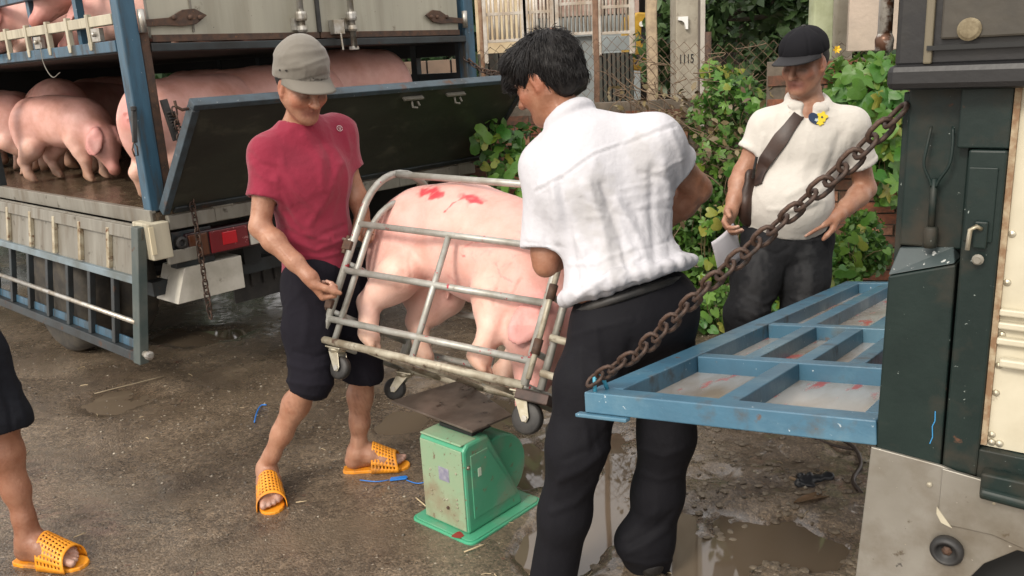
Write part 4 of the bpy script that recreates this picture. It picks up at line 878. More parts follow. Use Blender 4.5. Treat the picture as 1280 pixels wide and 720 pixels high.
# body: box whose top slopes away into a wedge
bx0, bx1, by0, by1, hb = .035, .31, .045, SW-.045, .338
m = bs_(); pr = [(bx0, .006), (bx0, hb-.02), (bx0+.02, hb), (bx0+.125, hb), (bx1, .05), (bx1+.01, .006)]
m.prism([(x, by0, z) for x, z in pr], (0, by1-by0, 0)); body = m.part('body', gm, scale, bevel=.010)
m = bs_(); m.box(bx0-.004, bx0+.001, by0+.008, by1-.008, .016, hb-.02); m.part('front_cover', gm2, scale, bevel=.003)
m = bs_(); m.box(bx0-.002, bx0+.075, by0+.01, by1-.01, hb-.004, hb+.003); m.part('top_cover', gm2, scale, bevel=.004)
m = bs_(); pr2 = [(bx0+.030, .055), (bx0+.030, hb-.045), (bx0+.115, hb-.045), (bx1-.03, .075), (bx1-.03, .055)]; m.prism([(x, by0-.003, z) for x, z in pr2], (0, .004, 0)); m.part('side_panel', gm, scale, bevel=.003)
# round dial housing standing behind the slope
m = bs_(); cy_ = (by0+by1)/2; disc = [(bx0+.212+.134*cos(a), .158+.134*sin(a)) for a in np.linspace(0, 2*pi, 32, endpoint=False)]
m.prism([(x, by0+.03, z) for x, z in disc], (0, by1-by0-.05, 0)); m.part('dial_housing', gm, scale, bevel=.008, smooth=False)
m = bs_(); disc = [(bx0+.212+.115*cos(a), .158+.115*sin(a)) for a in np.linspace(0, 2*pi, 32, endpoint=False)]; m.prism([(x, by1-.022, z) for x, z in disc], (0, .004, 0)); m.part('dial_face', pm('dial_white', (.75, .75, .7), .3), scale)
m = bs_(); m.box(bx0-.0055, bx0-.0035, by0+.075, by0+.125, .185, .235); m.part('name_plate', pm('grey_label', (.30, .30, .42), .35, .4, (.45, .45, .52), 60), scale)
m = bs_(); m.box(bx0+.060, bx0+.075, by0-.0045, by0-.0025, .205, .235); m.part('sticker', pm('pale_sticker', (.55, .65, .52), .5), scale)
for y, z in ((.03, .23), (.16, .21), (.035, .13), (.035, .115), (.035, .10), (.16, .13), (.16, .115), (.10, .11), (.085, .115), (.12, .06), (.04, .05)):
    bs_().lathe([(.0042, 0), (.0035, .003), (.001, .004)], (bx0-.004, by0+.008+y, z), (-1, 0, 0), 8).part('screw', MT['zinc'], scale)
for x, z in ((.018, .255), (.10, .262)): bs_().lathe([(.005, 0), (.004, .003), (.001, .004)], (bx0+x, by0, z), (0, -1, 0), 8).part('screw', MT['zinc'], scale)
bs_().lathe([(.006, 0), (.006, .005), (.003, .006)], (bx0-.004, by0+.09, .085), (-1, 0, 0), 10).part('bolt', MT['rust'], scale)
m = bs_(); m.box(-.01, .03, .05, .10, .0065, .0085); 
q_ = [(.012+.018*cos(a)*(1+.3*sin(3*a)), .075+.026*sin(a)*(1+.3*cos(2*a)), .0064) for a in np.linspace(0, 2*pi, 14, endpoint=False)]; m = bs_(); m.prism(q_, (0, 0, .001)); m.part('red_stain', pm('dried_blood', (.25, .03, .025), .4), b_)
# platform plate on its spider
for x in (.09, .13):
    for y in (.04, .15): bs_().lathe([(.010, 0), (.010, .02)], (bx0+x, by0+y, hb), (0, 0, 1), 8).part('plate_bolt', MT['rust'], scale)
m = bs_(); m.box(bx0+.075, bx0+.17, by0+.03, by1-.03, hb+.003, hb+.016); m.part('plate_bracket', MT['shadow'], scale)
zt = .392; cs = [G(590, 539, zt), G(640, 518, zt), G(578, 474, zt), G(489, 501, zt)]
m = MB(); m.prism([c-A3(0, 0, .008) for c in cs], (0, 0, .008)); m.part('weighing_plate', pm('dark_wet_plate', (.085, .068, .056), .38, .2, (.15, .12, .10), 8, spots=[((.035, .028, .024), 14, .55, .7, .2)], bump=.0012, bs=30), scale, bevel=.0015)
# ------------------------------------------------------------------ pigs
PK = (.77, .44, .39); PKR = (.72, .31, .30); PKP = (.81, .54, .45); HOOF = (.42, .27, .17)
pig_m = pm('pig_skin', PK, .52, 0, (.84, .74, .70), 9, .35, .7, attr=True, bump=.0016, bs=85, sss=.12, sheen=.15)
pig_m2 = pm('pig_skin_grimy', PK, .5, 0, (.68, .56, .48), 6, .3, .7, attr=True, bump=.0012, bs=50, sss=.10)
def pig_blob(T, res=.009, hp=.5, hy=0.0, arch=0.0, legs=None, fat=1.0, earf=1.0, tailc=True, slope=0.0):
    """legs: dict name -> hoof offset (dx, dy, dz) ; hp/hy head pitch down and yaw (left +)"""
    B = Blob(res, T); legs = legs or {}
    zc = lambda x: .455+arch*(1-(x/.38)**2)-slope*max(0, x+.16)**1.3
    f = fat
    B.ell((-.30, 0, zc(-.30)-.01), (.168, .152*f, .182), k=.05, col=PK); B.ell((-.12, 0, zc(-.12)-.015), (.22, .165*f, .186), k=.06, col=PK); B.ell((.06, 0, zc(.06)-.02), (.22, .165*f, .190), k=.06, col=PK)
    B.ell((.0, 0, zc(0)-.085), (.22, .135*f, .12), k=.06, col=PKP); B.ell((.22, 0, zc(.22)-.015), (.160, .148*f, .190), k=.06, col=PK)
    # head about a pivot
    pv = A3(.30, 0, zc(.30)-.0); cp, sp_, cy, sy = cos(hp), sin(hp), cos(hy), sin(hy)
    R_ = np.array([[cy, -sy, 0], [sy, cy, 0], [0, 0, 1]]) @ np.array([[cp, 0, sp_], [0, 1, 0], [-sp_, 0, cp]])
    H = lambda x, y, z: pv+R_ @ A3(x, y, z)
    Hr = lambda *v: [R_ @ A3(*q) for q in v]
    B.cone(A3(.24, 0, zc(.24)-.01), H(.15, 0, .0), .145, .110, k=.06, col=PK); B.cone(H(.13, 0, 0), H(.22, 0, -.01), .112, .088, k=.05, col=PK)
    B.cone(H(.22, 0, -.012), H(.325, 0, -.038), .082, .046, k=.03, col=PK); B.cone(H(.325, 0, -.040), H(.375, 0, -.046), .043, .044, k=.012, col=PKR)
    B.cone(H(.14, 0, -.075), H(.31, 0, -.075), .060, .030, k=.03, col=PKP); B.ell(H(.16, .06, -.045), (.065, .045, .055), Hr((1, 0, 0), (0, 1, 0), (0, 0, 1)), k=.03, col=PK); B.ell(H(.16, -.06, -.045), (.065, .045, .055), Hr((1, 0, 0), (0, 1, 0), (0, 0, 1)), k=.03, col=PK)
    B.cone(H(.375, 0, -.046), H(.384, 0, -.046), .040, .038, k=.004, col=PKR)
    for s_ in (-1, 1):
        B.ell(H(.392, s_*.014, -.046), (.010, .007, .010), k=.004, op=-1, col=(.25, .10, .09))
        B.ell(H(.232, s_*.066, .026), (.016, .010, .010), k=.006, op=-1, col=(.10, .05, .045), cw=2.0); B.ell(H(.228, s_*.062, .024), (.012, .010, .009), k=.002, col=(.16, .08, .07), cw=2)
        B.cone(H(.325, s_*.008, -.088), H(.22, s_*.05, -.080), .004, .004, k=.006, op=-1)
        # ear: flap hanging forward
        e0 = H(.135, s_*.075, .085); ed = R_ @ unit(A3(.75, s_*.42, -.28)); en = R_ @ unit(A3(.20, s_*.65, .72)); es = np.cross(ed, en)
        B.ell(e0+ed*.055*earf, (.082*earf, .052*earf, .0125), [ed, es, en], k=.012, col=PKR); B.ell(e0+ed*.065*earf+en*.014, (.055*earf, .030*earf, .012), [ed, es, en], k=.008, op=-1)
        B.cone(e0-ed*.02, e0+ed*.02, .026, .022, k=.02, col=PKR)
    # legs
    for s_, nm in ((1, 'L'), (-1, 'R')):
        o = A3(*legs.get('h'+nm, (0, 0, 0))); hf = A3(-.325, s_*.105, .012)+o
        B.ell((-.305, s_*.082, .355+arch*.2), (.140, .082*f, .190), Hr() or [(1, 0, .25), (0, 1, 0), (-.25, 0, 1)], k=.05, col=PK)
        kn = A3(-.245, s_*.115, .265+arch*.2)+o*.25; hk = A3(-.375, s_*.105, .165)+o*.65; ps = hf+A3(-.020, 0, .045)
        B.chain([(*kn, .078), (*lerp(kn, hk, .55), .056), (*hk, .040), (*lerp(hk, ps, .6), .029), (*ps, .030), (*(hf+A3(.005, 0, .028)), .030)], k=.025, col=PKP)
        for q in (-1, 1): B.cone(hf+A3(.0, q*.0155, .022), hf+A3(.030, q*.014, .004), .0185, .013, k=.004, col=HOOF); B.cone(hf+A3(-.042, q*.014, .050), hf+A3(-.047, q*.014, .036), .010, .008, k=.006, col=HOOF)
        o = A3(*legs.get('f'+nm, (0, 0, 0))); ff = A3(.215, s_*.100, .012)+o
        el = A3(.185, s_*.105, zc(.2)-.13)+o*.1; kn = A3(.225, s_*.102, .175-slope*.06)+o*.55; ps = ff+A3(-.012, 0, .045)
        B.ell((.205, s_*.095, zc(.2)-.07), (.105, .068*f, .145), k=.05, col=PK)
        B.chain([(*el, .074), (*lerp(el, kn, .55), .056), (*kn, .043), (*lerp(kn, ps, .5), .030), (*ps, .031), (*(ff+A3(.006, 0, .028)), .030)], k=.025, col=PKP)
        for q in (-1, 1): B.cone(ff+A3(.0, q*.0155, .022), ff+A3(.032, q*.014, .004), .0185, .013, k=.004, col=HOOF); B.cone(ff+A3(-.038, q*.014, .050), ff+A3(-.043, q*.014, .036), .010, .008, k=.006, col=HOOF)
    # jowl fold, belly teats
    for x in (-.15, -.08, -.01, .06, .13):
        for s_ in (-1, 1): B.cone((x, s_*.055, .275), (x, s_*.058, .258), .007, .005, k=.010, col=PKR)
    # tail root
    if tailc:
        pts = [A3(-.455, 0, zc(-.3)+.02)+A3(-.012*cos(a)-.012*a/6, .018*sin(a), -.006*a) for a in np.linspace(0, 6.5, 12)]; 
        B.chain([(*p, .010-.0005*i) for i, p in enumerate([A3(-.44, 0, zc(-.3)+.03)]+pts)], k=.008, col=PKR)
    return B
def pig_mesh(B, seed=1, grime=0.0):
    V, F = B.mesh(1); N = normals(V, F); V = V+N*(fbm(V, 9, seed, 2)*.004+vnoise(V*np.array([1, 1, .4]), 30, seed)*.0012)[:, None]
    C = B.colors(PK, .03); n = fbm(V, 6, seed+5, 3)[:, None]; C = C*(1+.10*n)*np.array([1, 1-.0, 1])
    red = np.clip(fbm(V, 11, seed+9, 3)-.35, 0, 1)[:, None]; C = lerp(C, np.array([.70, .22, .22]), 1) if 0 else C*(1-red*.5)+np.array([.68, .25, .25])*red*.5
    if grime:
        g_ = (np.clip(fbm(V, 5, seed+3, 3)*1.2+.1, 0, 1)*grime)[:, None]; C = C*(1-g_)+np.array([.30, .20, .13])*g_
    if B.T is None:
        m_ = (np.clip((.20-V[:, 2])/.16, 0, 1)*np.clip(.55+fbm(V, 14, seed+2, 3), 0, 1)*.65)[:, None]; C = C*(1-m_)+np.array([.20, .125, .07])*m_
    return V, F, N, C
# the pig in the cage, standing on its floor rails, facing the right end with its head down
PS = 1.10
TP = np.eye(4); yaw = 0.10
ax_ = cL*cos(yaw)-cW*sin(yaw); ay_ = cW*cos(yaw)+cL*sin(yaw)
TP[:3, 0] = ax_*PS; TP[:3, 1] = ay_*PS; TP[:3, 2] = cN*PS; TP[:3, 3] = cA+cL*.42+cW*.235+cN*.010
B = pig_blob(TP, .0065, hp=1.22, hy=-.42, arch=.055, slope=.40, fat=1.0, legs={'hR': (.06, -.02, 0), 'hL': (.11, .0, 0), 'fR': (-.0, -.01, 0), 'fL': (-.08, .03, 0)})
V, F, N, C = pig_mesh(B, 4, .28)
BL = (.62, .03, .05)
V = folds(V, N, [([(565, 320), (560, 350), (548, 380)], 6, -.003), ([(600, 340), (625, 360), (640, 395)], 8, -.003), ([(500, 300), (506, 330), (500, 360)], 6, -.003), ([(632, 392), (618, 430), (620, 450)], 5, -.004)])
C = paint(C, V, N, [([(529, 241), (548, 239)], 9, (.66, .14, .14), .55), ([(531, 241), (545, 240)], 6, BL, .9), ([(538, 246), (552, 243), (540, 240)], 4, BL, .8), ([(556, 265), (566, 254), (580, 247)], 1.6, (.45, .05, .06), .95), ([(580, 246), (600, 249)], 8, (.66, .14, .14), .5), ([(584, 246), (596, 247)], 4.5, BL, .9), ([(583, 249), (602, 254)], 3, BL, .9), ([(576, 318), (580, 320)], 3, BL, .9),
    ([(594, 302), (600, 301)], 2, (.6, .12, .13), .6), ([(578, 310), (590, 303)], 2, (.6, .15, .15), .5), ([(620, 330), (626, 345), (640, 352)], 1.5, (.55, .2, .2), .5), ([(544, 298), (552, 297)], 2, (.6, .25, .25), .5), ([(560, 345), (570, 352)], 1.5, (.6, .2, .2), .4)], noise=.75)
V = folds(V, N, [([(640, 330), (625, 350), (618, 378)], 3, -.004), ([(652, 350), (640, 372), (634, 396)], 3, -.004), ([(520, 300), (512, 325), (515, 350)], 3, -.003), ([(600, 385), (588, 400), (592, 420)], 3, -.003), ([(506, 340), (520, 352), (540, 356)], 3, -.004)])
for _ in range(46):
    x = random.uniform(540, 660); y = random.uniform(285, 380); C = paint(C, V, N, [([(x, y), (x+random.uniform(-8, 8), y+random.uniform(-3, 6))], random.uniform(.8, 1.6), (.62, .28, .27), .30)])
cagepig_M = Matrix([list(r) for r in TP]); cagepig_M = M4(ax_, ay_, cN, TP[:3, 3])
o = part('pig', V, F, pig_m, None, cols=C, M=cagepig_M); setp(o, 'large pink pig with blood marks on its back, standing head down in the tilted cage', 'pig')
# pigs riding in the truck
def truckpig(label, s, t, deg, mesh_o=None, z=DK, **kw):
    a = radians(deg); X = W1(1, 0, 0)-W1(0, 0, 0); Yv = W1(0, 1, 0)-W1(0, 0, 0); f = X*cos(a)+Yv*sin(a); l = np.cross((0, 0, 1), f); sc = kw.pop('scale', 1.0); M = M4(f*sc, l*sc, A3(0, 0, sc), W1(s, t, z))
    if mesh_o is not None:
        o = mesh_o.copy(); COL.objects.link(o); o.matrix_basis = M; WM[o.name] = M
    else:
        seed = kw.pop('seed', 1); gr = kw.pop('grime', .25); B = pig_blob(None, .0105, **kw); V, F, N, C = pig_mesh(B, seed, gr); o = link('pig', mesh_np('pig', V, F, pig_m2, True, C), None, M)
    return setp(o, label, 'pig', 'pigs riding in the livestock truck')
def fl(x, y, z=DK):
    q = G(x, y, z)-W1(0, 0, 0); return q @ (W1(1, 0, 0)-W1(0, 0, 0)), q @ (W1(0, 1, 0)-W1(0, 0, 0))
pA = truckpig('pale pink pig nosing the wet deck left of the corner post, ear hanging forward', *fl(94, 226), -22-47.5, hp=.95, hy=-.3, seed=11, grime=.05, legs={'fR': (.05, 0, 0), 'hL': (.05, 0, 0)}, arch=.03, slope=.12, earf=1.25, scale=.84)
pB = truckpig('big pink pig right behind the blue corner post, hams towards the viewer', .50, .36, 14, hp=.7, hy=.3, seed=12, grime=.06, fat=1.08, arch=.03, legs={'hL': (.0, 0, 0), 'hR': (-.03, 0, 0)}, scale=.95)
pC = truckpig('pig lying on the upper tier at the far left of the photo', .42, 1.52, 160, z=1.745-.20*.9, hp=.5, hy=.3, seed=15, grime=.3, legs={'hL': (.16, .05, .19), 'hR': (.16, -.05, .19), 'fL': (.14, .03, .19), 'fR': (.14, -.03, .19)}, scale=.9)
truckpig('darker pig at the left edge of the lower tier, body turned across the photo', *fl(10, 210), 150-47.5, pB, scale=.90)
truckpig('grimy pig second from the left, hind legs just behind the deck edge', *fl(38, 205), 40-47.5, pA, scale=.86)
truckpig('pig deep in the lower tier whose back arches above the pig with the hanging ear', *fl(105, 186), 20-47.5, pB, scale=.90)
truckpig('pig whose curled tail shows just left of the blue corner post', *fl(165, 186), -12, pA, scale=1.0)
truckpig('pig whose broad back shows above the tailgate behind the grey cap', 1.05, .42, -8, pB, scale=1.0)
truckpig('pig whose back slopes down above the tailgate right of the grey cap', 1.45, .45, 170, pA, scale=1.12)
truckpig('pig resting in the dark middle of the lower tier', 1.3, 1.7, 100, pB, scale=1.0)
truckpig('pig in the dark front half of the lower tier', .6, 2.5, 80, pA, scale=1.0)
truckpig('standing pig on the upper tier whose dark legs show behind the cream rail', .50, .86, 150, pB, z=1.75, scale=.9)
truckpig('pig lying on the upper tier right next to the blue corner post', .42, .42, 120, pC, z=1.745-.20*.9, scale=.9)
truckpig('pig lying on the upper tier behind the cream doors', 1.3, .62, 0, pC, z=1.745-.20*.9, scale=.9)
truckpig('pig cut off by the left edge of the photo, nearest the side opening', *fl(-22, 222), -160-47.5, pB, scale=.88)
truckpig('pig squeezed between the hanging ear pig and the blue corner post', *fl(128, 205), 60-47.5, pA, scale=.95)
# ------------------------------------------------------------------ people
def joints(d): return {k: P(*v) for k, v in d.items()}
def torso(B, J, front, w=1.0, dp=1.0, g=0.0, col=None, clip=None, belly=0.0, k=.05):
    x = unit(J['shB']-J['shA']); up = unit(J['neck']-J['pel']); f = unit(np.asarray(front)-up*(np.asarray(front)@up)); xs = unit(np.cross(up, f)); xs = xs*np.sign(xs@x); R_ = [xs, f, up]
    L_ = lambda t: lerp(J['pel'], J['neck'], t); kw = dict(R=R_, k=k, col=col, clip=clip)
    B.ell(L_(-.02), (.150*w+g, .108*dp+g, .125+g), **kw); B.ell(L_(.27)+f*(.0+belly*.4), (.134*w+g, .100*dp+g+belly*.6, .15+g), **kw)
    B.ell(L_(.62), (.152*w+g, .108*dp+g, .19+g), **kw)
    nb = J['neck']-up*.045
    for s_ in ('shA', 'shB'):
        B.cone(nb, J[s_], .058+g, .052+g, k=.04, col=col, clip=clip); B.cone(L_(.66)+xs*(.06 if s_ == 'shB' else -.06), J[s_]-up*.01, .09+g, .050+g, k=.05, col=col, clip=clip)
    return xs, f, up
def arm(B, sh, el, wr, s=1.0, col=None):
    B.chain([(*sh, .050*s), (*lerp(sh, el, .45), .044*s), (*el, .037*s)], k=.03, col=col)
    B.chain([(*el, .037*s), (*lerp(el, wr, .28), .041*s), (*lerp(el, wr, .7), .031*s), (*wr, .0255*s)], k=.02, col=col)
def leg(B, hip, kn, an, back, s=1.0, col=None):
    b_ = unit(back); B.chain([(*hip, .086*s), (*lerp(hip, kn, .5), .072*s), (*kn, .052*s)], k=.04, col=col)
    B.chain([(*kn, .050*s), (*(lerp(kn, an, .30)+b_*.016), .053*s), (*(lerp(kn, an, .62)+b_*.006), .040*s), (*lerp(kn, an, .88), .031*s), (*an, .033*s)], k=.03, col=col)
def hand(B, wr, d, n, side, curl=(.5, .6, .4), spread=.0, col=None, s=1.0, thumb=(.6, .7, .35), nail=(.62, .42, .34)):
    d = unit(d); n = np.asarray(n, float); n = unit(n-d*(n@d)); t = side*np.cross(d, n)
    B.chain([(*wr, .0255*s), (*(wr+d*.02*s), .024*s)], k=.02, col=col)
    for j, o in enumerate((.026, .009, -.009, -.025)): B.cone(wr+d*.018*s+t*o*.55*s, wr+d*(.082-.003*abs(j-1))*s+t*o*s, .0165*s, .0125*s, k=.012, col=col)
    for j, (o, ln) in enumerate(((.028, .95), (.0095, 1.05), (-.0095, .98), (-.0275, .78))):
        p = wr+d*(.083-.004*abs(j-1))*s+t*o*s; a = 0; dd = d+t*o*spread*14; dd = unit(dd); pts = [(*p, .0105*s)]
        for ls, c, r_ in zip((.044, .027, .021), curl, (.0095, .0085, .0072)):
            a += c*(1+.06*(j-1)); v = dd*cos(a)+n*sin(a); p = p+v*ls*ln*s; pts.append((*p, r_*s))
        B.chain(pts, k=.003, col=col); 
        nn = -(n*cos(a)-dd*sin(a)); B.ell(p+nn*.0048*s, (.0052*s, .0065*s, .0028*s), [np.cross(v, nn), v, nn], k=.001, col=nail, cw=2)
    p0 = wr+d*.022*s+t*.020*s; v = unit(d*thumb[0]+t*thumb[1]+n*thumb[2]); p1 = p0+v*.042*s; v2 = unit(v*.8+d*.5+n*.25-t*.15); p2 = p1+v2*.032*s; v3 = unit(v2+n*.2); p3 = p2+v3*.022*s
    B.chain([(*p0, .017*s), (*p1, .0125*s), (*p2, .0108*s), (*p3, .0085*s)], k=.006, col=col)
def head(B, T_, skin, lip, ears=True, s=1.0, brow=(.03, .02, .015)):
    H = Blob(B.res, T_); sk = skin; dk = tuple(c*.86 for c in skin); rd = (skin[0]*1.03, skin[1]*.84, skin[2]*.82)
    H.ell((0, -.018, .040), (.076, .094, .084), k=.03, col=sk); H.ell((0, .022, -.008), (.064, .066, .082), k=.03, col=sk)
    H.cone((0, .030, -.055), (0, .064, -.094), .046, .023, k=.03, col=dk)
    for x in (-1, 1):
        H.cone((x*.054, -.008, -.040), (x*.020, .062, -.090), .020, .016, k=.03, col=dk); H.ell((x*.044, .056, -.022), (.022, .022, .020), k=.03, col=rd)
        H.ell((x*.032, .099, .004), (.019, .018, .013), k=.012, op=-1)
        H.ell((x*.031, .0735, .003), (.0150, .0135, .0125), k=.003, col=dk)
        H.cone((x*.018, .0855, .0265), (x*.046, .076, .027), .0055, .004, k=.004, col=brow, cw=2.5)
        H.cone((x*.020, .0870, -.0015), (x*.043, .0810, -.0020), .0022, .002, k=.002, col=(.05, .03, .025), cw=3)   # lowered lashes
        H.ell((x*.0125, .094, -.030), (.0085, .010, .0075), k=.005, col=rd); H.ell((x*.008, .100, -.0375), (.004, .005, .003), k=.002, op=-1, col=(.08, .03, .02))
        if ears:
            H.ell((x*.0765, -.008, -.002), (.0085, .019, .031), [unit((1, -.35*x*0+.0, 0)), (0, 1, -.15), (0, .15, 1)], k=.008, col=rd); H.ell((x*.0865, -.003, .002), (.0065, .010, .019), k=.004, op=-1); H.ell((x*.077, .002, -.028), (.007, .008, .009), k=.006, col=rd)
    H.cone((0, .083, .010), (0, .107, -.026), .0085, .0132, k=.010, col=sk); H.cone((0, .078, .028), (0, .084, .010), .010, .008, k=.015, col=sk)
    [H.cone((q*.021, .078, -.0600), (0, .0835, -.0555), .0042, .0055, k=.004, col=lip, cw=1.5) for q in (-1, 1)]; H.cone((0, .086, -.0555), (0, .086, -.0555), .006, .006, k=.006, col=lip); H.cone((-.013, .081, -.0672), (.013, .081, -.0672), .0060, .0060, k=.005, col=lip, cw=1.5)
    [H.cone((q*.024, .0845, -.0640), (0, .0905, -.0608), .0014, .0016, k=.003, op=-1, col=(.10, .035, .03), cw=2.5) for q in (-1, 1)]; [H.cone((q*.020, .0895, -.034), (q*.029, .0785, -.050), .0012, .0012, k=.007, op=-1) for q in (-1, 1)]
    H.ell((0, .074, -.088), (.018, .014, .013), k=.015, col=sk)
    B.p += H.p; return H
def foot(B, an, toe, base=.0, col=None, s=1.0, side=1, T_out=None):
    d = unit(A3(toe[0], toe[1], 0)); o = A3(an[0], an[1], 0); T_ = np.eye(4); x = np.cross(d, (0, 0, 1)); T_[:3, 0] = x*s; T_[:3, 1] = d*s; T_[:3, 2] = A3(0, 0, s); T_[:3, 3] = o; H = Blob(B.res, T_); z = base/s
    H.chain([(*((an-o) @ np.stack([x, d, A3(0, 0, 1)], 1)/s), .034), (0, -.010, .055+z, .033), (0, -.028, .032+z, .031)], k=.02, col=col)
    for q in (-1, 1): H.chain([(0, .0, .070+z, .033), (q*.012, .055, .055+z, .030), (q*.022, .105, .034+z, .022), (q*.026, .135, .020+z, .017)], k=.025, col=col)
    H.cone((0, -.02, .022+z), (side*-.02, .09, .018+z), .026, .020, k=.02, col=col)
    for j, (tx, ty, r_) in enumerate(((-.030, .188, .0135), (-.009, .186, .0098), (.009, .176, .0095), (.025, .163, .0090), (.038, .146, .0085))):
        tx *= side; H.cone((tx*.85, .125, .020+z), (tx, ty-.012, .0135+z), r_+.002, r_, k=.006, col=col); H.ell((tx, ty-.006, .0135+z+r_*.75), (r_*.55, r_*.65, .002), k=.001, col=(.60, .42, .36), cw=2)
    B.p += H.p; return T_
def person(label, pos, cat='person'): return thing('person', label, cat, (pos[0], pos[1], 0))
skin_m = pm('skin', (.4, .2, .1), .46, 0, (.74, .62, .56), 18, .34, .66, attr=True, bump=.0016, bs=120, sss=.04, spots=[])
def skin_part(B, par, skin, nm='body', extra=None, noise=.0012):
    V, F = B.mesh(1); N = normals(V, F); V = V+N*(vnoise(V, 28, 3)*noise)[:, None]; C = B.colors(skin, .0055)*(1+.08*fbm(V, 12, 5, 2)[:, None])
    if extra: V, C = extra(V, F, N, C)
    return part(nm, V, F, skin_m, par, cols=C)
def cloth_part(B, par, nm, col, mat, fl=(), wr=.004, seed=1, stretch=(1, 1, .45), sc=9, colf=None, sm=1):
    V, F = B.mesh(sm); N = normals(V, F); q = V+.05*np.stack([vnoise(V, 6, seed+7), vnoise(V, 6, seed+8), vnoise(V, 6, seed+9)], 1); w = (1-np.abs(vnoise(q*np.array(stretch), sc, seed)))**3; w2 = (1-np.abs(vnoise(q*np.array(stretch), sc*2.1, seed+1)))**3
    V = V+N*((w-.3)*wr+(w2-.3)*wr*.4)[:, None]
    if fl: V = folds(V, N, fl)
    N = normals(V, F); C = B.colors(col, .012)
    if colf: C = colf(V, N, C)
    return part(nm, V, F, mat, par, cols=C), V, F, N
def on(V, N, x, y):                   # surface point and normal seen at a photo pixel
    q = PX(V); vis = ((CAMP-V)*N).sum(1) > 0; d = np.linalg.norm(q-[x, y], axis=1)+(~vis)*1e3+np.linalg.norm(V-CAMP, axis=1)*2; i = np.argsort(d)[:6]; return V[i].mean(0), unit(N[i].mean(0))
def ribbon(V, N, pts, width, off, th, mat, nm, par, n=24, ws=None):
    path = smoothpath([A3(*p, 0) for p in pts], max(2, n//max(1, len(pts)-1))); S_ = [on(V, N, p[0], p[1]) for p in path]
    c = np.array([a for a, _ in S_]); nn = np.array([b for _, b in S_])
    for _ in range(6): c[1:-1] = (c[:-2]+2*c[1:-1]+c[2:])/4; nn[1:-1] = (nn[:-2]+2*nn[1:-1]+nn[2:])/4
    VV = []; FF = []; m_ = len(c)
    for i in range(m_):
        t = unit(c[min(i+1, m_-1)]-c[max(i-1, 0)]); u = unit(nn[i]-t*(nn[i]@t)); w_ = np.cross(t, u); ww = width/2*(1 if ws is None else np.interp(i/(m_-1), *ws))
        for a, b in ((-1, 0), (1, 0), (1, 1), (-1, 1)): VV.append(c[i]+w_*a*ww+u*(off+th*b))
    for i in range(m_-1):
        for k in range(4): FF.append((i*4+k, i*4+(k+1) % 4, i*4+4+(k+1) % 4, i*4+4+k))
    FF += [(3, 2, 1, 0), tuple((m_-1)*4+k for k in range(4))]
    for i in range(m_):
        lift = 0
        for j in (0, 1, 2, 3):
            q = VV[i*4+j]; k = np.argmin(((V-q)**2).sum(1)); lift = max(lift, off-(q-V[k])@N[k])
        for j in range(4): VV[i*4+j] = VV[i*4+j]+nn[i]*min(lift, .05)
    return part(nm, VV, FF, mat, par, smooth=True, bevel=.001)
def slipper(T_, par, base=0.0, side=1):
    sc = np.linalg.norm(T_[:3, 0]); om = ORANGE; hw = [(-.068, .020), (-.055, .031), (-.02, .037), (.03, .036), (.07, .040), (.11, .047), (.15, .047), (.18, .039), (.198, .024), (.204, .008)]
    poly = [(w, y) for y, w in hw]+[(-w, y) for y, w in hw[::-1]]
    t = MB(T_).prism([(x, y, base) for x, y in poly], (0, 0, .016)).part('slipper', om, par, bevel=.004, smooth=False)
    # perforated strap: arched sheet with rows of square holes
    nu, nv = 27, 17; V = []; F = []
    for j in range(nv):
        v = j/(nv-1); y = .050+.115*v; w = .0505+.0065*v; h = .120-.054*v
        for i in range(nu):
            a = pi*(i/(nu-1)); sag = .012*sin(a)*(1-v)*0
            V.append((w*cos(a)*(1+.08*sin(a)), y+.012*sin(a)*(1-v)-.012*sin(a)*v, base+.006+h*sin(a)**.75*.98))
    for j in range(nv-1):
        for i in range(nu-1):
            if i % 2 and j % 2 and 1 <= i < nu-2 and 1 <= j < nv-2: continue
            a = j*nu+i; F.append((a, a+1, a+1+nu, a+nu))
    Vw = (np.asarray(V) @ T_[:3, :3].T)+T_[:3, 3]; st = part('strap', Vw, F, om, t, smooth=True)
    so = st.modifiers.new('thick', 'SOLIDIFY'); so.thickness = .0035*sc; so.offset = 1
    m = MB(T_); m.prism([(side*.0485, .085, base+.022), (side*.0485, .105, base+.024), (side*.0475, .098, base+.034)], (side*.003, 0, 0)); m.part('side_slot', pm('slot_dark', (.25, .06, .02), .6), t)
    return t
ORANGE = pm('orange_rubber', (.86, .34, .02), .42, 0, (.70, .25, .015), 18, bump=.0002, bs=200, spots=[((.36, .17, .05), 22, .58, .72, .7), ((.20, .12, .06), 9, .60, .78, .8)])
def visor(T_, par, mat, z0, a, b, y0, ln, th=62, droop=.02, nm='visor', curv=.02, up=0):
    V = []; F = []; nt, nr = 25, 8
    for i in range(nt):
        q = -1+2*i/(nt-1); an = radians(th)*q; x = a*sin(an); y = y0+b*cos(an)
        for j in range(nr): t = j/(nr-1); V.append((x*(1+.10*t*(1-abs(q))), y+t*ln*(1-q**4)**.5 if abs(q) < 1 else y, z0-droop*t-curv*(abs(q)**2)*(.4+.6*t)))
    for i in range(nt-1):
        for j in range(nr-1): k = i*nr+j; F.append((k, k+nr, k+nr+1, k+1))
    Vw = (np.asarray(V) @ T_[:3, :3].T)+T_[:3, 3]; o = part(nm, Vw, F, mat, par, smooth=True); so = o.modifiers.new('thick', 'SOLIDIFY'); so.thickness = .004; so.offset = 0; return o
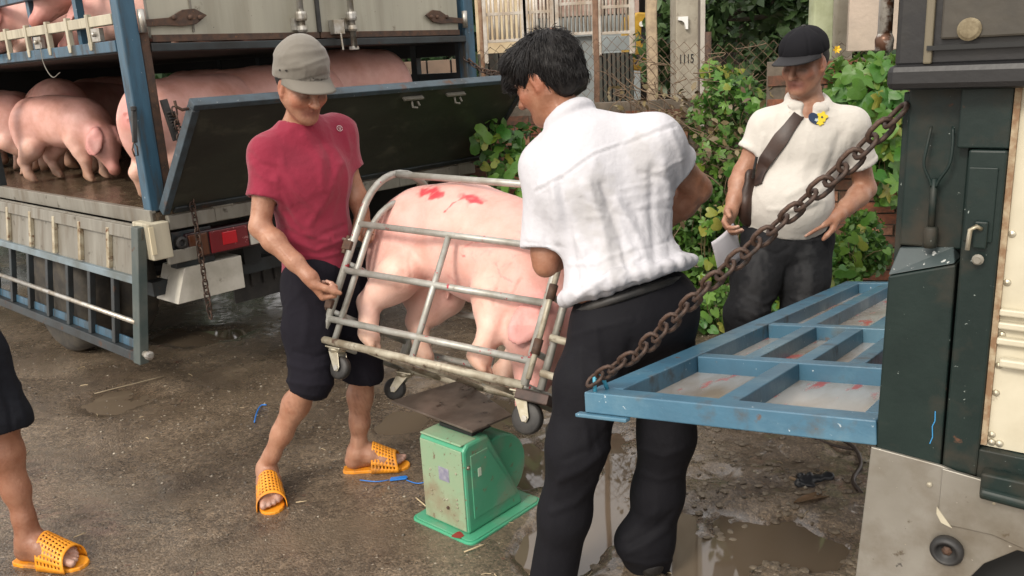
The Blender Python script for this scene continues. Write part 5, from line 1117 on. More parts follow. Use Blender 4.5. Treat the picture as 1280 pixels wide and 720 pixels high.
fabric = lambda n, r=.85, bs=26, bd=.005, sp=(), sh=.2: pm(n, (.5, .5, .5), r, 0, (.86, .86, .86), 5, .35, .7, attr=True, bump=bd, bs=bs, spots=sp, sheen=sh, spec=(.15 if sh == 0 else .4))

# ---------------- man in the red shirt
J = joints(dict(head=(377, 108, 3.12), neck=(374, 150, 3.20), pel=(402, 345, 3.24), shA=(337, 194, 3.14), shB=(421, 168, 3.32), elA=(325, 284, 3.06), wrA=(388, 347, 2.97), elB=(443, 238, 3.32), wrB=(453, 270, 3.31),
    hipA=(388, 350, 3.16), hipB=(428, 348, 3.28), knA=(389, 474, 3.0), anA=(333, 582, 3.07), knB=(454, 465, 3.2), anB=(448, 566, 3.21)))
SK = (.41, .217, .140); red = person('man in maroon T-shirt', J['pel'])
red['label'] = 'man in maroon T-shirt and grey cap gripping the left end of the pig cage'
front = A3(.53, -.80, 0); B = Blob(.0045); torso(B, J, front, .92, .92, col=SK)
arm(B, J['shA'], J['elA'], J['wrA'], .98, SK); arm(B, J['shB'], J['elB'], J['wrB'], .95, SK)
hand(B, J['wrA'], P(413, 384, 3.0)-J['wrA'], A3(.85, .2, .25), 1, (1.25, 1.4, .9), col=SK, thumb=(.7, .35, .65)); hand(B, J['wrB'], P(450, 292, 3.27)-J['wrB'], A3(.3, -.6, .0), -1, (.8, 1.0, .7), col=SK)
leg(B, J['hipA'], J['knA'], J['anA'], A3(-.5, .8, 0), .92, SK); leg(B, J['hipB'], J['knB'], J['anB'], A3(-.5, .8, 0), .92, SK)
tA = G(327, 655)-G(321, 596); tB = G(510, 586)-G(430, 592)
FA = foot(B, J['anA'], tA, .018, SK, 1.0, -1); FB = foot(B, J['anB'], tB, .018, SK, 1.0, 1)
TH = fmat(J['head'], (.60, -.66, -.42), (0, 0, 1), 1.0); B.cone(J['neck']-A3(0, 0, .03), J['head']+A3(-.01, .03, -.05), .058, .052, k=.035, col=SK); H_ = head(B, TH, SK, (.36, .15, .11))
for i, (a, b) in enumerate((((338, 300), (372, 338)), ((333, 262), (338, 292)))): pass
def veins(V, F, N, C):
    V2 = folds(V, N, [([(330, 292), (345, 312), (362, 332)], 2.2, .0016), ([(340, 290), (356, 316), (372, 336)], 1.8, .0014), ([(345, 520), (336, 550), (334, 580)], 2.5, .002), ([(440, 490), (444, 530), (446, 560)], 2.5, .0016)])
    C = paint(C, V, N, [([(x, y), (x+3, y+7)], 1.2, (.16, .08, .05), .22) for x, y in [(random.uniform(350, 395), random.uniform(500, 560)) for _ in range(26)]+[(random.uniform(440, 462), random.uniform(485, 545)) for _ in range(26)]])
    return V2, C
skin_part(B, red, SK, extra=veins)
# shirt
RC = (.25, .016, .042); B = Blob(.0065); up = unit(J['neck']-J['pel']); hemc = [(J['pel']+up*.035, -up)]
torso(B, J, front, .97, .97, .016, RC, clip=hemc)
for s_, e_, w_ in (('shA', 'elA', .60), ('shB', 'elB', .62)):
    d = unit(J[e_]-J[s_]); en = lerp(J[s_], J[e_], w_); B.cone(J[s_]-up*.003, en+d*.06, .059, .068, k=.045, col=RC, clip=[(en, d)])
for s_, e_, w_ in (('shA', 'elA', .60), ('shB', 'elB', .62)):
    d = unit(J[e_]-J[s_]); en = lerp(J[s_], J[e_], w_); B.cone(en-d*.05, en+d*.06, .046, .054, k=.003, op=-1)
B.cone(J['neck']+up*.008, J['neck']+up*.14, .064, .085, k=.008, op=-1)
ring = []
fl = [([(352, 205), (372, 240), (395, 262)], 5, .007), ([(345, 222), (362, 262), (388, 290)], 5, .006), ([(350, 262), (375, 292), (410, 300)], 4, .006), ([(425, 205), (410, 245), (388, 280)], 5, .006), ([(350, 238), (366, 278), (396, 308)], 3.5, -.005),
      ([(380, 170), (400, 200), (405, 235)], 6, .006), ([(360, 300), (395, 312), (428, 300)], 3, .005), ([(352, 285), (390, 300), (430, 282)], 3, -.004), ([(316, 205), (330, 222), (345, 228)], 4, .005), ([(312, 190), (325, 205), (345, 210)], 3, -.004), ([(395, 165), (412, 195), (418, 225)], 4, -.004), ([(432, 165), (436, 185)], 4, .004), ([(370, 318), (400, 322), (425, 316)], 2, .004)]
def wetc(V, N, C):
    n = np.clip(fbm(V, 7, 21, 3)*2.2-.5, 0, 1)[:, None]; return C*(1-.32*n)
sh, V, F, N = cloth_part(B, red, 'shirt', RC, fabric('maroon_cotton', .9), fl, .006, 3, (1, 1, .5), 8, wetc)
cp_, cn_ = on(V, N, 424, 161); x_ = unit(np.cross((0, 0, 1), cn_)); y_ = np.cross(cn_, x_)
wl_ = pm('pale_print', (.62, .50, .50), .7)
m = MB(M4(x_, y_, cn_, cp_)); m.tube(arc((0, 0, .0025), (1, 0, 0), (0, 1, 0), .0105, 0, 2*pi*.96, 22), .0013, 5); m.part('shirt_logo', wl_, sh)
m = MB(M4(x_, y_, cn_, cp_)); m.tube([(-.003, -.004, .003), (.001, -.006, .003), (.004, -.001, .003), (.003, .004, .003), (-.002, .005, .003), (-.004, .001, .003), (0, -.001, .003), (.004, .0, .003)], .0011, 5); m.part('shirt_logo', wl_, sh)
# cropped trousers
TC_ = (.012, .011, .016); B = Blob(.0065); waist = [(J['pel']+up*.09, up)]; f_, xs_ = unit(front), unit(J['hipB']-J['hipA'])
B.ell(J['pel']-up*.01, (.160, .122, .14), [xs_, np.cross(up, xs_), up], k=.05, col=TC_, clip=waist)
for h_, k_, a_, w_ in (('hipA', 'knA', 'anA', .07), ('hipB', 'knB', 'anB', .06)):
    en = lerp(J[k_], J[a_], w_); d = unit(J[a_]-J[k_]); B.chain([(*J[h_], .105), (*lerp(J[h_], J[k_], .5), .096), (*(J[k_]-A3(0, .0, 0)), .080)], k=.05, col=TC_, clip=[(en, d)]); B.cone(J[k_], en+d*.06, .074, .079, k=.03, col=TC_, clip=[(en, d)])
for h_, k_, a_, w_ in (('hipA', 'knA', 'anA', .07), ('hipB', 'knB', 'anB', .06)):
    en = lerp(J[k_], J[a_], w_); d = unit(J[a_]-J[k_]); B.cone(en-d*.03, en+d*.07, .062, .068, k=.003, op=-1)
fl = [([(362, 455), (385, 462), (415, 455)], 4, .006), ([(358, 476), (385, 482), (415, 480)], 3, .004), ([(368, 440), (395, 447), (418, 438)], 3, -.005), ([(370, 350), (385, 390), (380, 430)], 6, .006), ([(360, 488), (390, 495), (418, 496)], 2, .003), ([(440, 420), (455, 445), (476, 450)], 4, .005)]
cloth_part(B, red, 'trousers', TC_, fabric('black_cotton', .95, sh=.0), fl, .007, 5, (1, 1, .5), 8)
# cap
GC = (.175, .160, .135); B = Blob(.0045, TH); cl = [((0, 0, .036), (0, .22, -1))]
B.cone((0, -.014, .045), (0, -.020, .092), .099, .086, k=.02, col=GC, clip=cl); B.ell((0, -.018, .098), (.088, .092, .036), k=.03, col=GC)
B.ell((0, -.016, .030), (.088, .097, .12), k=.005, op=-1, clip=[((0, 0, .07), (0, 0, 1))])
fl = [([(345, 88), (375, 84), (408, 72)], 2.5, .003), ([(350, 70), (375, 66), (405, 62)], 4, .003), ([(343, 101), (370, 103), (412, 92)], 1.6, -.0035)]
cap, V, F, N = cloth_part(B, red, 'cap', GC, fabric('grey_cap_cloth', .9, 60, .0012), fl, .0022, 7, (1, 1, 1), 16)
visor(TH, cap, pm('grey_visor_cloth', (.17, .155, .13), .88, bump=.0003, bs=600), .056, .094, .100, -.016, .060, 72, .020, curv=.016)
for x, y in ((350, 88), (358, 88)):
    p_, n_ = on(V, N, x, y); m = MB(); m.lathe([(.0038, 0), (.0036, .002), (.0018, .002), (.0017, -.001)], p_, n_, 10); m.part('eyelet', MT['black'], cap)
# hair edge under the cap
B = Blob(.0045, TH); HC = (.008, .007, .007); B.ell((0, -.030, .026), (.0805, .088, .075), k=.01, col=HC, clip=[((0, .018, 0), (0, 1, .35)), ((0, 0, -.045), (0, 0, -1))]); B.ell((.0, -.02, .03), (.078, .092, .05), k=.01, col=HC, clip=[((0, 0, .06), (0, 0, 1)), ((0, .03, .0), (0, 1, 0))])
hair_m = pm('black_hair', HC, .6, 0, (.014, .012, .011), 40, spec=.3, bump=.001, bs=180, stretch=(3, 3, .5))
V, F = B.mesh(1); part('hair', V, F, hair_m, red)
slipper(FA, red, 0, -1); slipper(FB, red, 0, 1)

# ---------------- man in the white shirt, seen from behind
J = joints(dict(head=(683, 100, 2.56), neck=(718, 154, 2.50), pel=(790, 374, 2.34), shA=(684, 208, 2.50), shB=(816, 176, 2.43), elA=(682, 330, 2.43), wrA=(714, 306, 2.63), elB=(872, 236, 2.53), wrB=(806, 296, 2.62),
    hipA=(754, 395, 2.32), hipB=(824, 378, 2.38), knA=(720, 560, 2.26), anA=(692, 718, 2.32), knB=(834, 545, 2.38), anB=(812, 684, 2.42)))
SK = (.34, .168, .102); wm_ = person('man in white shirt', J['pel'])
wm_['label'] = 'black-haired man in white shirt, back turned, holding the right end of the cage'
front = A3(-.35, .92, 0); B = Blob(.0045); torso(B, J, front, 1.0, .95, col=SK)
arm(B, J['shA'], J['elA'], J['wrA'], .93, SK); B.cone(lerp(J['shA'], J['elA'], .4), lerp(J['shA'], J['elA'], .86), .050, .044, k=.02, col=SK); B.cone(J['elA']+A3(.0, -.012, -.006), J['elA']+A3(.004, -.016, .012), .020, .016, k=.02, col=SK); arm(B, J['shB'], J['elB'], J['wrB'], 1.08, SK)
hand(B, J['wrA'], P(722, 300, 2.72)-J['wrA'], A3(-.6, .5, 0), 1, (.9, 1.1, .8), col=SK); hand(B, J['wrB'], P(770, 318, 2.72)-J['wrB'], A3(-.2, .5, -.6), -1, (.9, 1.1, .8), col=SK)
leg(B, J['hipA'], J['knA'], J['anA'], A3(.2, -.9, 0), .95, SK); leg(B, J['hipB'], J['knB'], J['anB'], A3(.2, -.9, 0), .95, SK)
TH = fmat(J['head'], (-.76, .44, -.46), (0, 0, 1), 1.0); B.cone(J['neck']-A3(0, 0, .03), J['head']+A3(.015, -.015, -.045), .060, .056, k=.035, col=SK); head(B, TH, SK, (.30, .12, .09))
def v2(V, F, N, C): return folds(V, N, [([(862, 262), (876, 250), (868, 285)], 3, -.003), ([(850, 262), (862, 282)], 3, .002), ([(690, 118), (700, 140), (697, 165)], 4, .003), ([(880, 215), (872, 235), (866, 262)], 4, .003)]), C
skin_part(B, wm_, SK, extra=v2)
WC = (.57, .57, .61); B = Blob(.0055); up = unit(J['neck']-J['pel']); hd = unit(up+A3(.0, .0, .05)); hemc = [(J['pel']+up*.050, -hd)]
xs, f_, u_ = torso(B, J, front, 1.05, 1.0, .018, WC, clip=hemc); B.ell(J['pel']+up*.02-xs*.008, (.188, .155, .16), [xs, f_, u_], k=.04, col=WC, clip=hemc)
B.ell(lerp(J['pel'], J['neck'], .80), (.135, .10, .10), [xs, f_, u_], k=.05, col=WC)
B.cone(J['shB']-up*.03, lerp(J['pel'], J['neck'], .40)+xs*.07, .05, .10, k=.06, col=WC)
for s_, e_, w_, r0, r1 in (('shA', 'elA', .84, .063, .080), ('shB', 'elB', .52, .057, .072)):
    d = unit(J[e_]-J[s_]); en = lerp(J[s_], J[e_], w_); B.cone(J[s_], en+d*.06, r0, r1, k=.045, col=WC, clip=[(en, d)])
for s_, e_, w_, r0, r1 in (('shA', 'elA', .84, .050, .066), ('shB', 'elB', .52, .042, .056)):
    d = unit(J[e_]-J[s_]); en = lerp(J[s_], J[e_], w_); B.cone(en-d*.05, en+d*.08, r0, r1, k=.003, op=-1)
hc = J['pel']+hd*.060; ring = [hc+xs*.190*cos(a)+f_*.155*sin(a)+u_*(.006*sin(2*a)) for a in np.linspace(0, 2*pi, 26)]
B.chain([(*p, .015+.0015*sin(i*1.1)) for i, p in enumerate(ring)], k=.02, col=WC)
B.cone(hc+xs*.16-f_*.04, hc+xs*.188-f_*.07-u_*.005, .018, .012, k=.02, col=WC)
B.cone(J['neck']+A3(-.02, .02, .02), J['head']+A3(.0, .01, -.06), .064, .070, k=.004, op=-1)
nk = unit(J['head']+A3(.01, .0, -.06)-J['neck']); e1 = unit(np.cross(nk, (0, 1, 0))); e2 = np.cross(nk, e1); cc = J['neck']+nk*.030
B.chain([(*(cc+(e1*cos(a)+e2*sin(a))*.060+nk*(.010*cos(a))), .0070) for a in np.linspace(0, 2*pi, 22)], k=.02, col=WC); cc = J['neck']+nk*.014
B.chain([(*(cc+(e1*cos(a)+e2*sin(a))*.064+nk*(.010*cos(a))), .008) for a in np.linspace(0, 2*pi, 22)], k=.02, col=WC)
fl = [([(775, 178), (740, 190), (705, 215), (668, 236)], 1.3, .0025), ([(775, 182), (742, 194), (708, 219), (671, 240)], 1.2, -.003), ([(780, 176), (820, 160), (842, 152)], 1.3, .0022), ([(782, 181), (822, 165), (844, 158)], 1.5, -.003),
      ([(700, 225), (708, 270), (716, 320), (722, 360)], 5, -.007), ([(690, 225), (695, 260), (698, 300)], 5, .006), ([(735, 230), (755, 290), (765, 350), (758, 385)], 7, .008), ([(752, 230), (776, 300), (790, 350)], 5, -.006), ([(828, 205), (838, 260), (848, 310), (856, 345)], 6, .007), ([(815, 210), (815, 270), (820, 330)], 5, -.006),
      ([(770, 250), (800, 300), (812, 345)], 5, .006), ([(722, 300), (742, 345), (745, 385)], 5, .006), ([(675, 230), (668, 262), (664, 300)], 5, .005), ([(684, 240), (682, 280), (684, 308)], 4, -.004), ([(838, 165), (850, 190), (852, 220)], 4, .005), ([(712, 330), (745, 330), (790, 310)], 3, .004), ([(716, 395), (760, 385), (810, 368), (866, 345)], 2.5, .006), ([(718, 384), (762, 372), (812, 356), (862, 335)], 2.5, -.006),
      ([(722, 370), (760, 345), (800, 322)], 3, .005), ([(800, 215), (832, 225)], 4, -.005), ([(654, 302), (680, 306), (706, 310)], 1.5, -.002)]
rf = random.Random(4)
for _ in range(34):
    x = rf.uniform(715, 850); y = rf.uniform(215, 370); a_ = rf.uniform(1.0, 2.2) if rf.random() < .6 else rf.uniform(-.6, .5); L_ = rf.uniform(18, 55); fl.append(([(x, y), (x+L_*.5*cos(a_)+rf.uniform(-4, 4), y+L_*.5*sin(a_)), (x+L_*cos(a_), y+L_*sin(a_))], rf.uniform(1.8, 3.2), rf.choice((1, -1))*rf.uniform(.0012, .0030)))
def damp(V, N, C):
    C = paint(C, V, N, [([(745, 225), (760, 280), (770, 330)], 26, (.44, .43, .43), .55), ([(800, 185), (810, 215)], 24, (.45, .44, .44), .5), ([(720, 240), (735, 290)], 16, (.47, .46, .46), .5)], noise=.5); return C
wsh, V, F, N = cloth_part(B, wm_, 'shirt', WC, fabric('white_damp_cotton', .8, sh=.1), fl, .005, 13, (1, 1, .4), 7, damp)
TC_ = (.010, .010, .013); B = Blob(.0065); xs_ = unit(J['hipB']-J['hipA'])
B.ell(J['pel']-up*.04, (.158, .118, .14), [xs, np.cross(up, xs), up], k=.05, col=TC_, clip=[(J['pel']+up*.045, up)])
B.cone(J['hipA']+A3(.01, 0, -.03), J['hipA']+A3(.01, 0, -.05), .092, .095, k=.05, col=TC_); B.cone(J['hipB']+A3(0, -.02, 0), J['hipB']+A3(0, -.02, -.02), .10, .10, k=.05, col=TC_)
fA, fB = J['anA']+A3(0, 0, -.0), J['anB']
for h_, k_, a_ in (('hipA', 'knA', 'anA'), ('hipB', 'knB', 'anB')):
    d = unit(J[a_]-J[k_]); en = J[a_]+d*.06; B.chain([(*(J[h_]+A3(.006, 0, -.03)), .095), (*lerp(J[h_], J[k_], .5), .093), (*J[k_], .079), (*lerp(J[k_], J[a_], .5), .072), (*(J[a_]+d*.09), .074)], k=.05, col=TC_, clip=[(en, d)])
B.ell(J['anB']+A3(-.03, -.03, .04), (.085, .07, .075), k=.05, col=TC_)
fl = [([(700, 600), (730, 585), (760, 560)], 5, .009), ([(706, 575), (740, 560), (765, 530)], 5, -.006), ([(690, 640), (720, 628), (745, 600)], 5, .007), ([(820, 640), (800, 655), (780, 672)], 6, .009), ([(835, 660), (810, 678), (785, 690)], 5, .008), ([(842, 640), (818, 662), (790, 680)], 4, -.007), ([(800, 560), (830, 570), (855, 560)], 4, .006), ([(800, 590), (825, 600), (850, 592)], 4, .006),
      ([(745, 410), (752, 480), (758, 540)], 6, .008), ([(725, 440), (730, 520), (735, 560)], 5, .006), ([(790, 430), (780, 470), (772, 510)], 6, -.010), ([(715, 420), (740, 412), (790, 400)], 3, .004), ([(780, 700), (810, 706), (838, 700)], 3, .006)]
fl = [(p, w, h*.6) for p, w, h in fl]
cloth_part(B, wm_, 'trousers', TC_, fabric('black_suiting', .75, 20, .004, sh=.0), fl, .0045, 15, (1, 1, .4), 6)
shoe_m = pm('black_leather', (.015, .014, .014), .35, bump=.0004, bs=120)
for a_, d_ in ((J['anA'], A3(-.05, 1, 0)), (J['anB'], A3(.1, 1, 0))):
    B = Blob(.006); d_ = unit(d_); g_ = A3(a_[0], a_[1], 0); B.chain([(*(g_-d_*.05+A3(0, 0, .045)), .042), (*(g_+d_*.08+A3(0, 0, .045)), .044), (*(g_+d_*.20+A3(0, 0, .032)), .032)], k=.02, clip=[(A3(0, 0, .002), A3(0, 0, -1))]); B.cone(g_+A3(0, 0, .06), g_+A3(0, 0, .10), .045, .042, k=.02)
    V, F = B.mesh(1); part('shoe', V, F, shoe_m, wm_)
m = MB(); pr_ = [J['pel']+up*.025+xs*.158*cos(a)+f_*.118*sin(a)-A3(0, 0, .012) for a in np.linspace(0, 2*pi, 30, endpoint=False)]; m.tube(pr_, .013, 6, closed=True); m.part('belt', MT['black'], wm_, smooth=True)
# hair: skull cap plus combed strands
B = Blob(.0045, TH); cl = [((0, .030, -.012), (0, .75, -.62)), ((0, 0, -.050), (0, -.15, -1))]
B.ell((0, -.022, .042), (.086, .106, .090), k=.02, col=HC, clip=cl); B.ell((0, .055, .085), (.066, .045, .042), k=.03, col=HC); B.ell((0, -.060, -.020), (.074, .056, .075), k=.03, col=HC, clip=[((0, -.06, -.078), (0, -.2, -1))]); B.ell((0, .088, .052), (.058, .022, .030), k=.02, col=HC)
B.ell((-.088, .004, -.012), (.022, .028, .040), k=.01, op=-1)
V, F = B.mesh(1); N = normals(V, F); V = V+N*(np.abs(vnoise(V, 40, 5))*.006)[:, None]
hb = part('hair', V, F, hair_m, wm_)
rs2 = np.random.RandomState(3); Tl = np.linalg.inv(TH); Vl = V @ Tl[:3, :3].T+Tl[:3, 3]; Nl = N @ Tl[:3, :3].T
idx = rs2.choice(np.where(Vl[:, 2] > -.035)[0], 3600); m = MB(TH)
for i in idx:
    p = Vl[i]; n = Nl[i]; crown = A3(.012, -.062, .125); o_ = p-crown; fl_ = o_-n*(o_@n); fl_ = unit(fl_+A3(*(rs2.rand(3)-.5))*.035); L_ = .018+.018*rs2.rand(); lift = .04+.14*rs2.rand()+(.3 if rs2.rand() < .04 else 0)
    pts = [p-n*.001, p+fl_*L_*.4+n*L_*lift*.5, p+fl_*L_*.8+n*L_*lift*.5, p+fl_*L_*1.15-n*L_*.12+n*L_*lift*.4]; m.tube(pts, [.0011, .0011, .0008, .0003], 3, cap=False)
o = m.part('hair_strands', pm('glossy_black_hair', (.006, .0055, .006), .42, 0, (.012, .010, .010), 60, spec=.35), hb, smooth=True); o['kind'] = 'stuff'
B = Blob(.004, TH); B.ell((-.004, -.085, .112), (.010, .006, .013), [(1, 0, 0), unit((0, .6, -.8)), unit((0, .8, .6))], k=.005)
V, F = B.mesh(1); part('bald_spot', V, F, pm('scalp', (.26, .12, .08), .6), hb)

# ---------------- man in the polo shirt with a shoulder bag
J = joints(dict(head=(1006, 80, 3.58), neck=(1010, 128, 3.62), pel=(980, 292, 3.62), shA=(960, 158, 3.66), shB=(1062, 158, 3.58), elA=(928, 216, 3.66), wrA=(914, 264, 3.56), elB=(1082, 236, 3.62), wrB=(1048, 269, 3.50),
    hipA=(960, 302, 3.62), hipB=(1010, 300, 3.60), knA=(932, 394, 3.52), anA=(926, 500, 3.58), knB=(1002, 394, 3.55), anB=(1004, 502, 3.62)))
SK = (.45, .252, .172); pm_ = person('man in cream polo shirt and black cap standing with one hand on his hip', J['pel'])
front = A3(-.28, -.95, 0); B = Blob(.0048); torso(B, J, front, 1.04, 1.0, col=SK, belly=.05)
arm(B, J['shA'], J['elA'], J['wrA'], 1.06, SK); arm(B, J['shB'], J['elB'], J['wrB'], 1.1, SK)
hand(B, J['wrA'], P(907, 285, 3.50)-J['wrA'], A3(.5, -.5, 0), 1, (.7, .8, .5), col=SK); hand(B, J['wrB'], P(1012, 279, 3.475)-J['wrB'], A3(.1, .6, -.55), 1, (.22, .25, .18), spread=.25, col=SK)
leg(B, J['hipA'], J['knA'], J['anA'], A3(0, .9, 0), 1.0, SK); leg(B, J['hipB'], J['knB'], J['anB'], A3(0, .9, 0), 1.0, SK)
TH = fmat(J['head'], (-.74, -.64, -.24), (0, 0, 1), 1.0); B.cone(J['neck']-A3(0, 0, .03), J['head']+A3(.005, .02, -.05), .064, .060, k=.04, col=SK); H_ = head(B, TH, SK, (.40, .17, .13)); B2 = Blob(.004, TH); B2.ell((0, .03, -.075), (.052, .045, .034), k=.03, col=SK); B.p += B2.p
skin_part(B, pm_, SK)
PC = (.66, .63, .58); B = Blob(.0062); up = unit(J['neck']-J['pel']); hemc = [(J['pel']+up*.02, -up)]
xs, f_, u_ = torso(B, J, front, 1.07, 1.02, .016, PC, clip=hemc, belly=.075); B.ell(lerp(J['pel'], J['neck'], .24)+f_*.045, (.168, .125, .15), [xs, f_, u_], k=.06, col=PC, clip=hemc)
for s_, e_, w_ in (('shA', 'elA', .56), ('shB', 'elB', .60)):
    d = unit(J[e_]-J[s_]); en = lerp(J[s_], J[e_], w_); B.cone(J[s_], en+d*.06, .062, .074, k=.045, col=PC, clip=[(en, d)]); B.cone(en-d*.016, en, .0745, .0745, k=.004, col=PC, clip=[(en+d*.001, d), (en-d*.018, -d)])
for s_, e_, w_ in (('shA', 'elA', .56), ('shB', 'elB', .60)):
    d = unit(J[e_]-J[s_]); en = lerp(J[s_], J[e_], w_); B.cone(en-d*.04, en+d*.08, .050, .060, k=.003, op=-1)
nk = unit(J['head']+A3(0, .02, -.05)-J['neck']); B.cone(J['neck']+nk*.002, J['neck']+nk*.16, .068, .090, k=.006, op=-1)
B.cone(J['neck']+f_*.075-up*.02, J['neck']+f_*.12-up*.10, .026, .008, k=.006, op=-1)
cc = J['neck']+nk*.010
for a0, a1 in ((.12*pi*2, .94*pi*2),):
    fa = atan2(f_@np.cross(nk, xs), f_@xs)
    B.chain([(*(cc+(xs*cos(a)+np.cross(nk, xs)*sin(a))*.078+nk*(-.012*cos(a-fa))), .011) for a in np.linspace(fa+.35, fa+2*pi-.35, 22)], k=.015, col=PC)
for q in (-1, 1): c_ = cc+f_*.070-nk*.006; n2 = unit(f_+up*.55+xs*q*.25); e1_ = unit(xs*q-n2*(n2@(xs*q))); B.ell(c_+xs*q*.050-up*.016, (.032, .0085, .020), [e1_, n2, np.cross(e1_, n2)], k=.006, col=PC)
fl = [([(1035, 190), (1020, 225), (985, 245)], 5, .005), ([(1040, 215), (1020, 245), (985, 262)], 4, .005), ([(1042, 235), (1020, 258), (990, 270)], 3.5, -.004), ([(1050, 170), (1040, 200), (1030, 230)], 5, -.006), ([(1065, 165), (1060, 190)], 4, .004), ([(955, 170), (950, 200), (952, 230)], 4, .004), ([(1030, 250), (1000, 262), (960, 262)], 3, .004), ([(990, 135), (986, 160)], 2, .003)]
psh, V, F, N = cloth_part(B, pm_, 'polo_shirt', PC, fabric('cream_pique', .85), fl, .005, 23, (1, 1, .5), 7)
p_, n_ = on(V, N, 1023, 148); x_ = unit(np.cross((0, 0, 1), n_)); y_ = np.cross(n_, x_); TE = M4(x_, y_, n_, p_)
def patch(nm, cx, cy, rx, ry, z, mat, seed, lobes=0):
    pts = [(cx+rx*cos(a)*(1+.22*cos(lobes*a+seed)), cy+ry*sin(a)*(1+.22*cos(lobes*a+seed)), z) for a in np.linspace(0, 2*pi, 26, endpoint=False)]; m = MB(TE); m.prism(pts, (0, 0, .0012)); m.part(nm, mat, psh)
navy = pm('navy_print', (.02, .04, .09), .7); yelp = pm('yellow_print', (.80, .62, .04), .7)
patch('shirt_emblem', -.016, .0, .022, .026, .004, navy, 1, 2); patch('shirt_emblem', .014, .006, .020, .019, .0055, yelp, 0, 5); patch('shirt_emblem', .004, -.018, .013, .011, .0057, yelp, 2, 5); patch('shirt_emblem', -.010, -.006, .007, .006, .006, pm('pale_print2', (.5, .6, .62), .7), 2, 5); patch('shirt_emblem', .012, .004, .004, .004, .0072, navy, 2, 3)
for bx_, by_ in ((987, 140), (986, 152)):
    p_, n_ = on(V, N, bx_, by_); m = MB(); m.lathe([(.005, 0), (.005, .002), (.003, .0015)], p_, n_, 10); m.part('button', pm('shell_button', (.6, .58, .52), .3), psh)
p_, n_ = on(V, N, 968, 191); m = MB(); m.lathe([(.004, 0), (.001, .001)], p_, n_, 7); m.part('red_speck', pm('red_speck_m', (.5, .04, .05), .6), psh)
leath = pm('brown_leather', (.050, .026, .018), .48, 0, (.030, .016, .012), 14, bump=.0006, bs=90)
st_ = ribbon(V, N, [(1032, 106), (1020, 120), (1000, 143), (981, 168), (965, 190), (953, 210), (949, 232)], .058, .004, .006, leath, 'strap', None, ws=([0, .25, .45, .55, .75, 1], [.65, .7, .85, 1.15, 1.0, .7]))
bag = thing('shoulder_bag', 'dark brown leather shoulder bag hanging at the hip of the black capped man', 'bag', P(932, 245, 3.48))
WM[bag.name] = Matrix.Translation(Vector(P(932, 245, 3.48)))
st_.parent = bag; st_.matrix_basis = WM[bag.name].inverted() @ WM[st_.name]
B = Blob(.006); a0, a1 = P(941, 216, 3.60), P(934, 272, 3.60); bx = unit(A3(.75, .65, 0)); B.ell(lerp(a0, a1, .55), (.048, .030, .120), [bx, unit(A3(-.65, .75, 0)), unit(a0-a1)], k=.02); B.ell(lerp(a0, a1, .75), (.055, .036, .075), [bx, unit(A3(-.65, .75, 0)), unit(a0-a1)], k=.03)
V2, F2 = B.mesh(1); N2 = normals(V2, F2); V2 = V2+N2*(vnoise(V2, 22, 3)*.006)[:, None]; part('bag_body', V2, F2, leath, bag)
m = MB(); m.tube([P(946, 196, 3.50), P(943, 210, 3.50), P(941, 222, 3.54)], .006, 6); m.part('buckle', MT['black'], bag)
B = Blob(.0048, TH); BC = (.013, .013, .016); cl = [((0, 0, .046), (0, .10, -1))]
B.ell((0, -.016, .058), (.090, .101, .092), k=.02, col=BC, clip=cl); B.ell((0, .035, .068), (.076, .060, .066), k=.04, col=BC, clip=cl); B.ell((0, -.014, .030), (.082, .096, .10), k=.004, op=-1, clip=[((0, 0, .07), (0, 0, 1))])
bcap, V, F, N = cloth_part(B, pm_, 'cap', BC, fabric('black_cap_cloth', .9, 60, .0006, sh=.0), [([(1004, 28), (985, 45), (976, 72)], 1.3, -.003), ([(1004, 28), (1010, 50), (1012, 74)], 1.3, -.003), ([(1004, 28), (1024, 42), (1032, 66)], 1.3, -.003)], .001, 27, (1, 1, 1), 12)
visor(TH, bcap, pm('black_visor', (.014, .014, .017), .75, bump=.0002, bs=500), .056, .088, .098, -.008, .078, 74, .016, curv=.012)
m = MB(); m.tube([P(963, 73.5, 3.42), P(967, 69.5, 3.40), P(971, 65, 3.39)], .0022, 5); 
B = Blob(.0048, TH); B.ell((0, -.030, .020), (.0810, .088, .072), k=.01, col=HC, clip=[((0, .012, 0), (0, 1, .3)), ((0, 0, -.030), (0, 0, -1))])
V, F = B.mesh(1); part('hair', V, F, hair_m, pm_)
JC = (.022, .023, .026); B = Blob(.0062); xs_ = unit(J['hipB']-J['hipA'])
B.ell(J['pel']-up*.015, (.165, .135, .14), [xs, np.cross(up, xs), up], k=.05, col=JC, clip=[(J['pel']+up*.06, up)])
for h_, k_, a_ in (('hipA', 'knA', 'anA'), ('hipB', 'knB', 'anB')):
    d = unit(J[a_]-J[k_]); en = J[a_]+d*.01; B.chain([(*J[h_], .108), (*lerp(J[h_], J[k_], .5), .098), (*J[k_], .082), (*lerp(J[k_], J[a_], .5), .074), (*(J[a_]+d*.09), .068)], k=.05, col=JC, clip=[(en, d)])
fl = [([(935, 372), (955, 380), (968, 372)], 3, .006), ([(925, 385), (945, 394), (960, 388)], 3, .006), ([(920, 400), (940, 408), (955, 402)], 3, -.005), ([(990, 372), (1010, 380), (1025, 372)], 3, .006), ([(960, 300), (945, 330), (940, 360)], 5, .005), ([(985, 295), (1005, 302), (1030, 298)], 2, .004), ([(945, 310), (970, 318), (985, 310)], 2.5, -.004)]
def fade(V, N, C): return paint(C, V, N, [([(948, 320), (940, 360), (938, 390)], 16, (.075, .076, .08), .5), ([(1008, 320), (1006, 370)], 14, (.07, .072, .076), .45)], noise=.6)
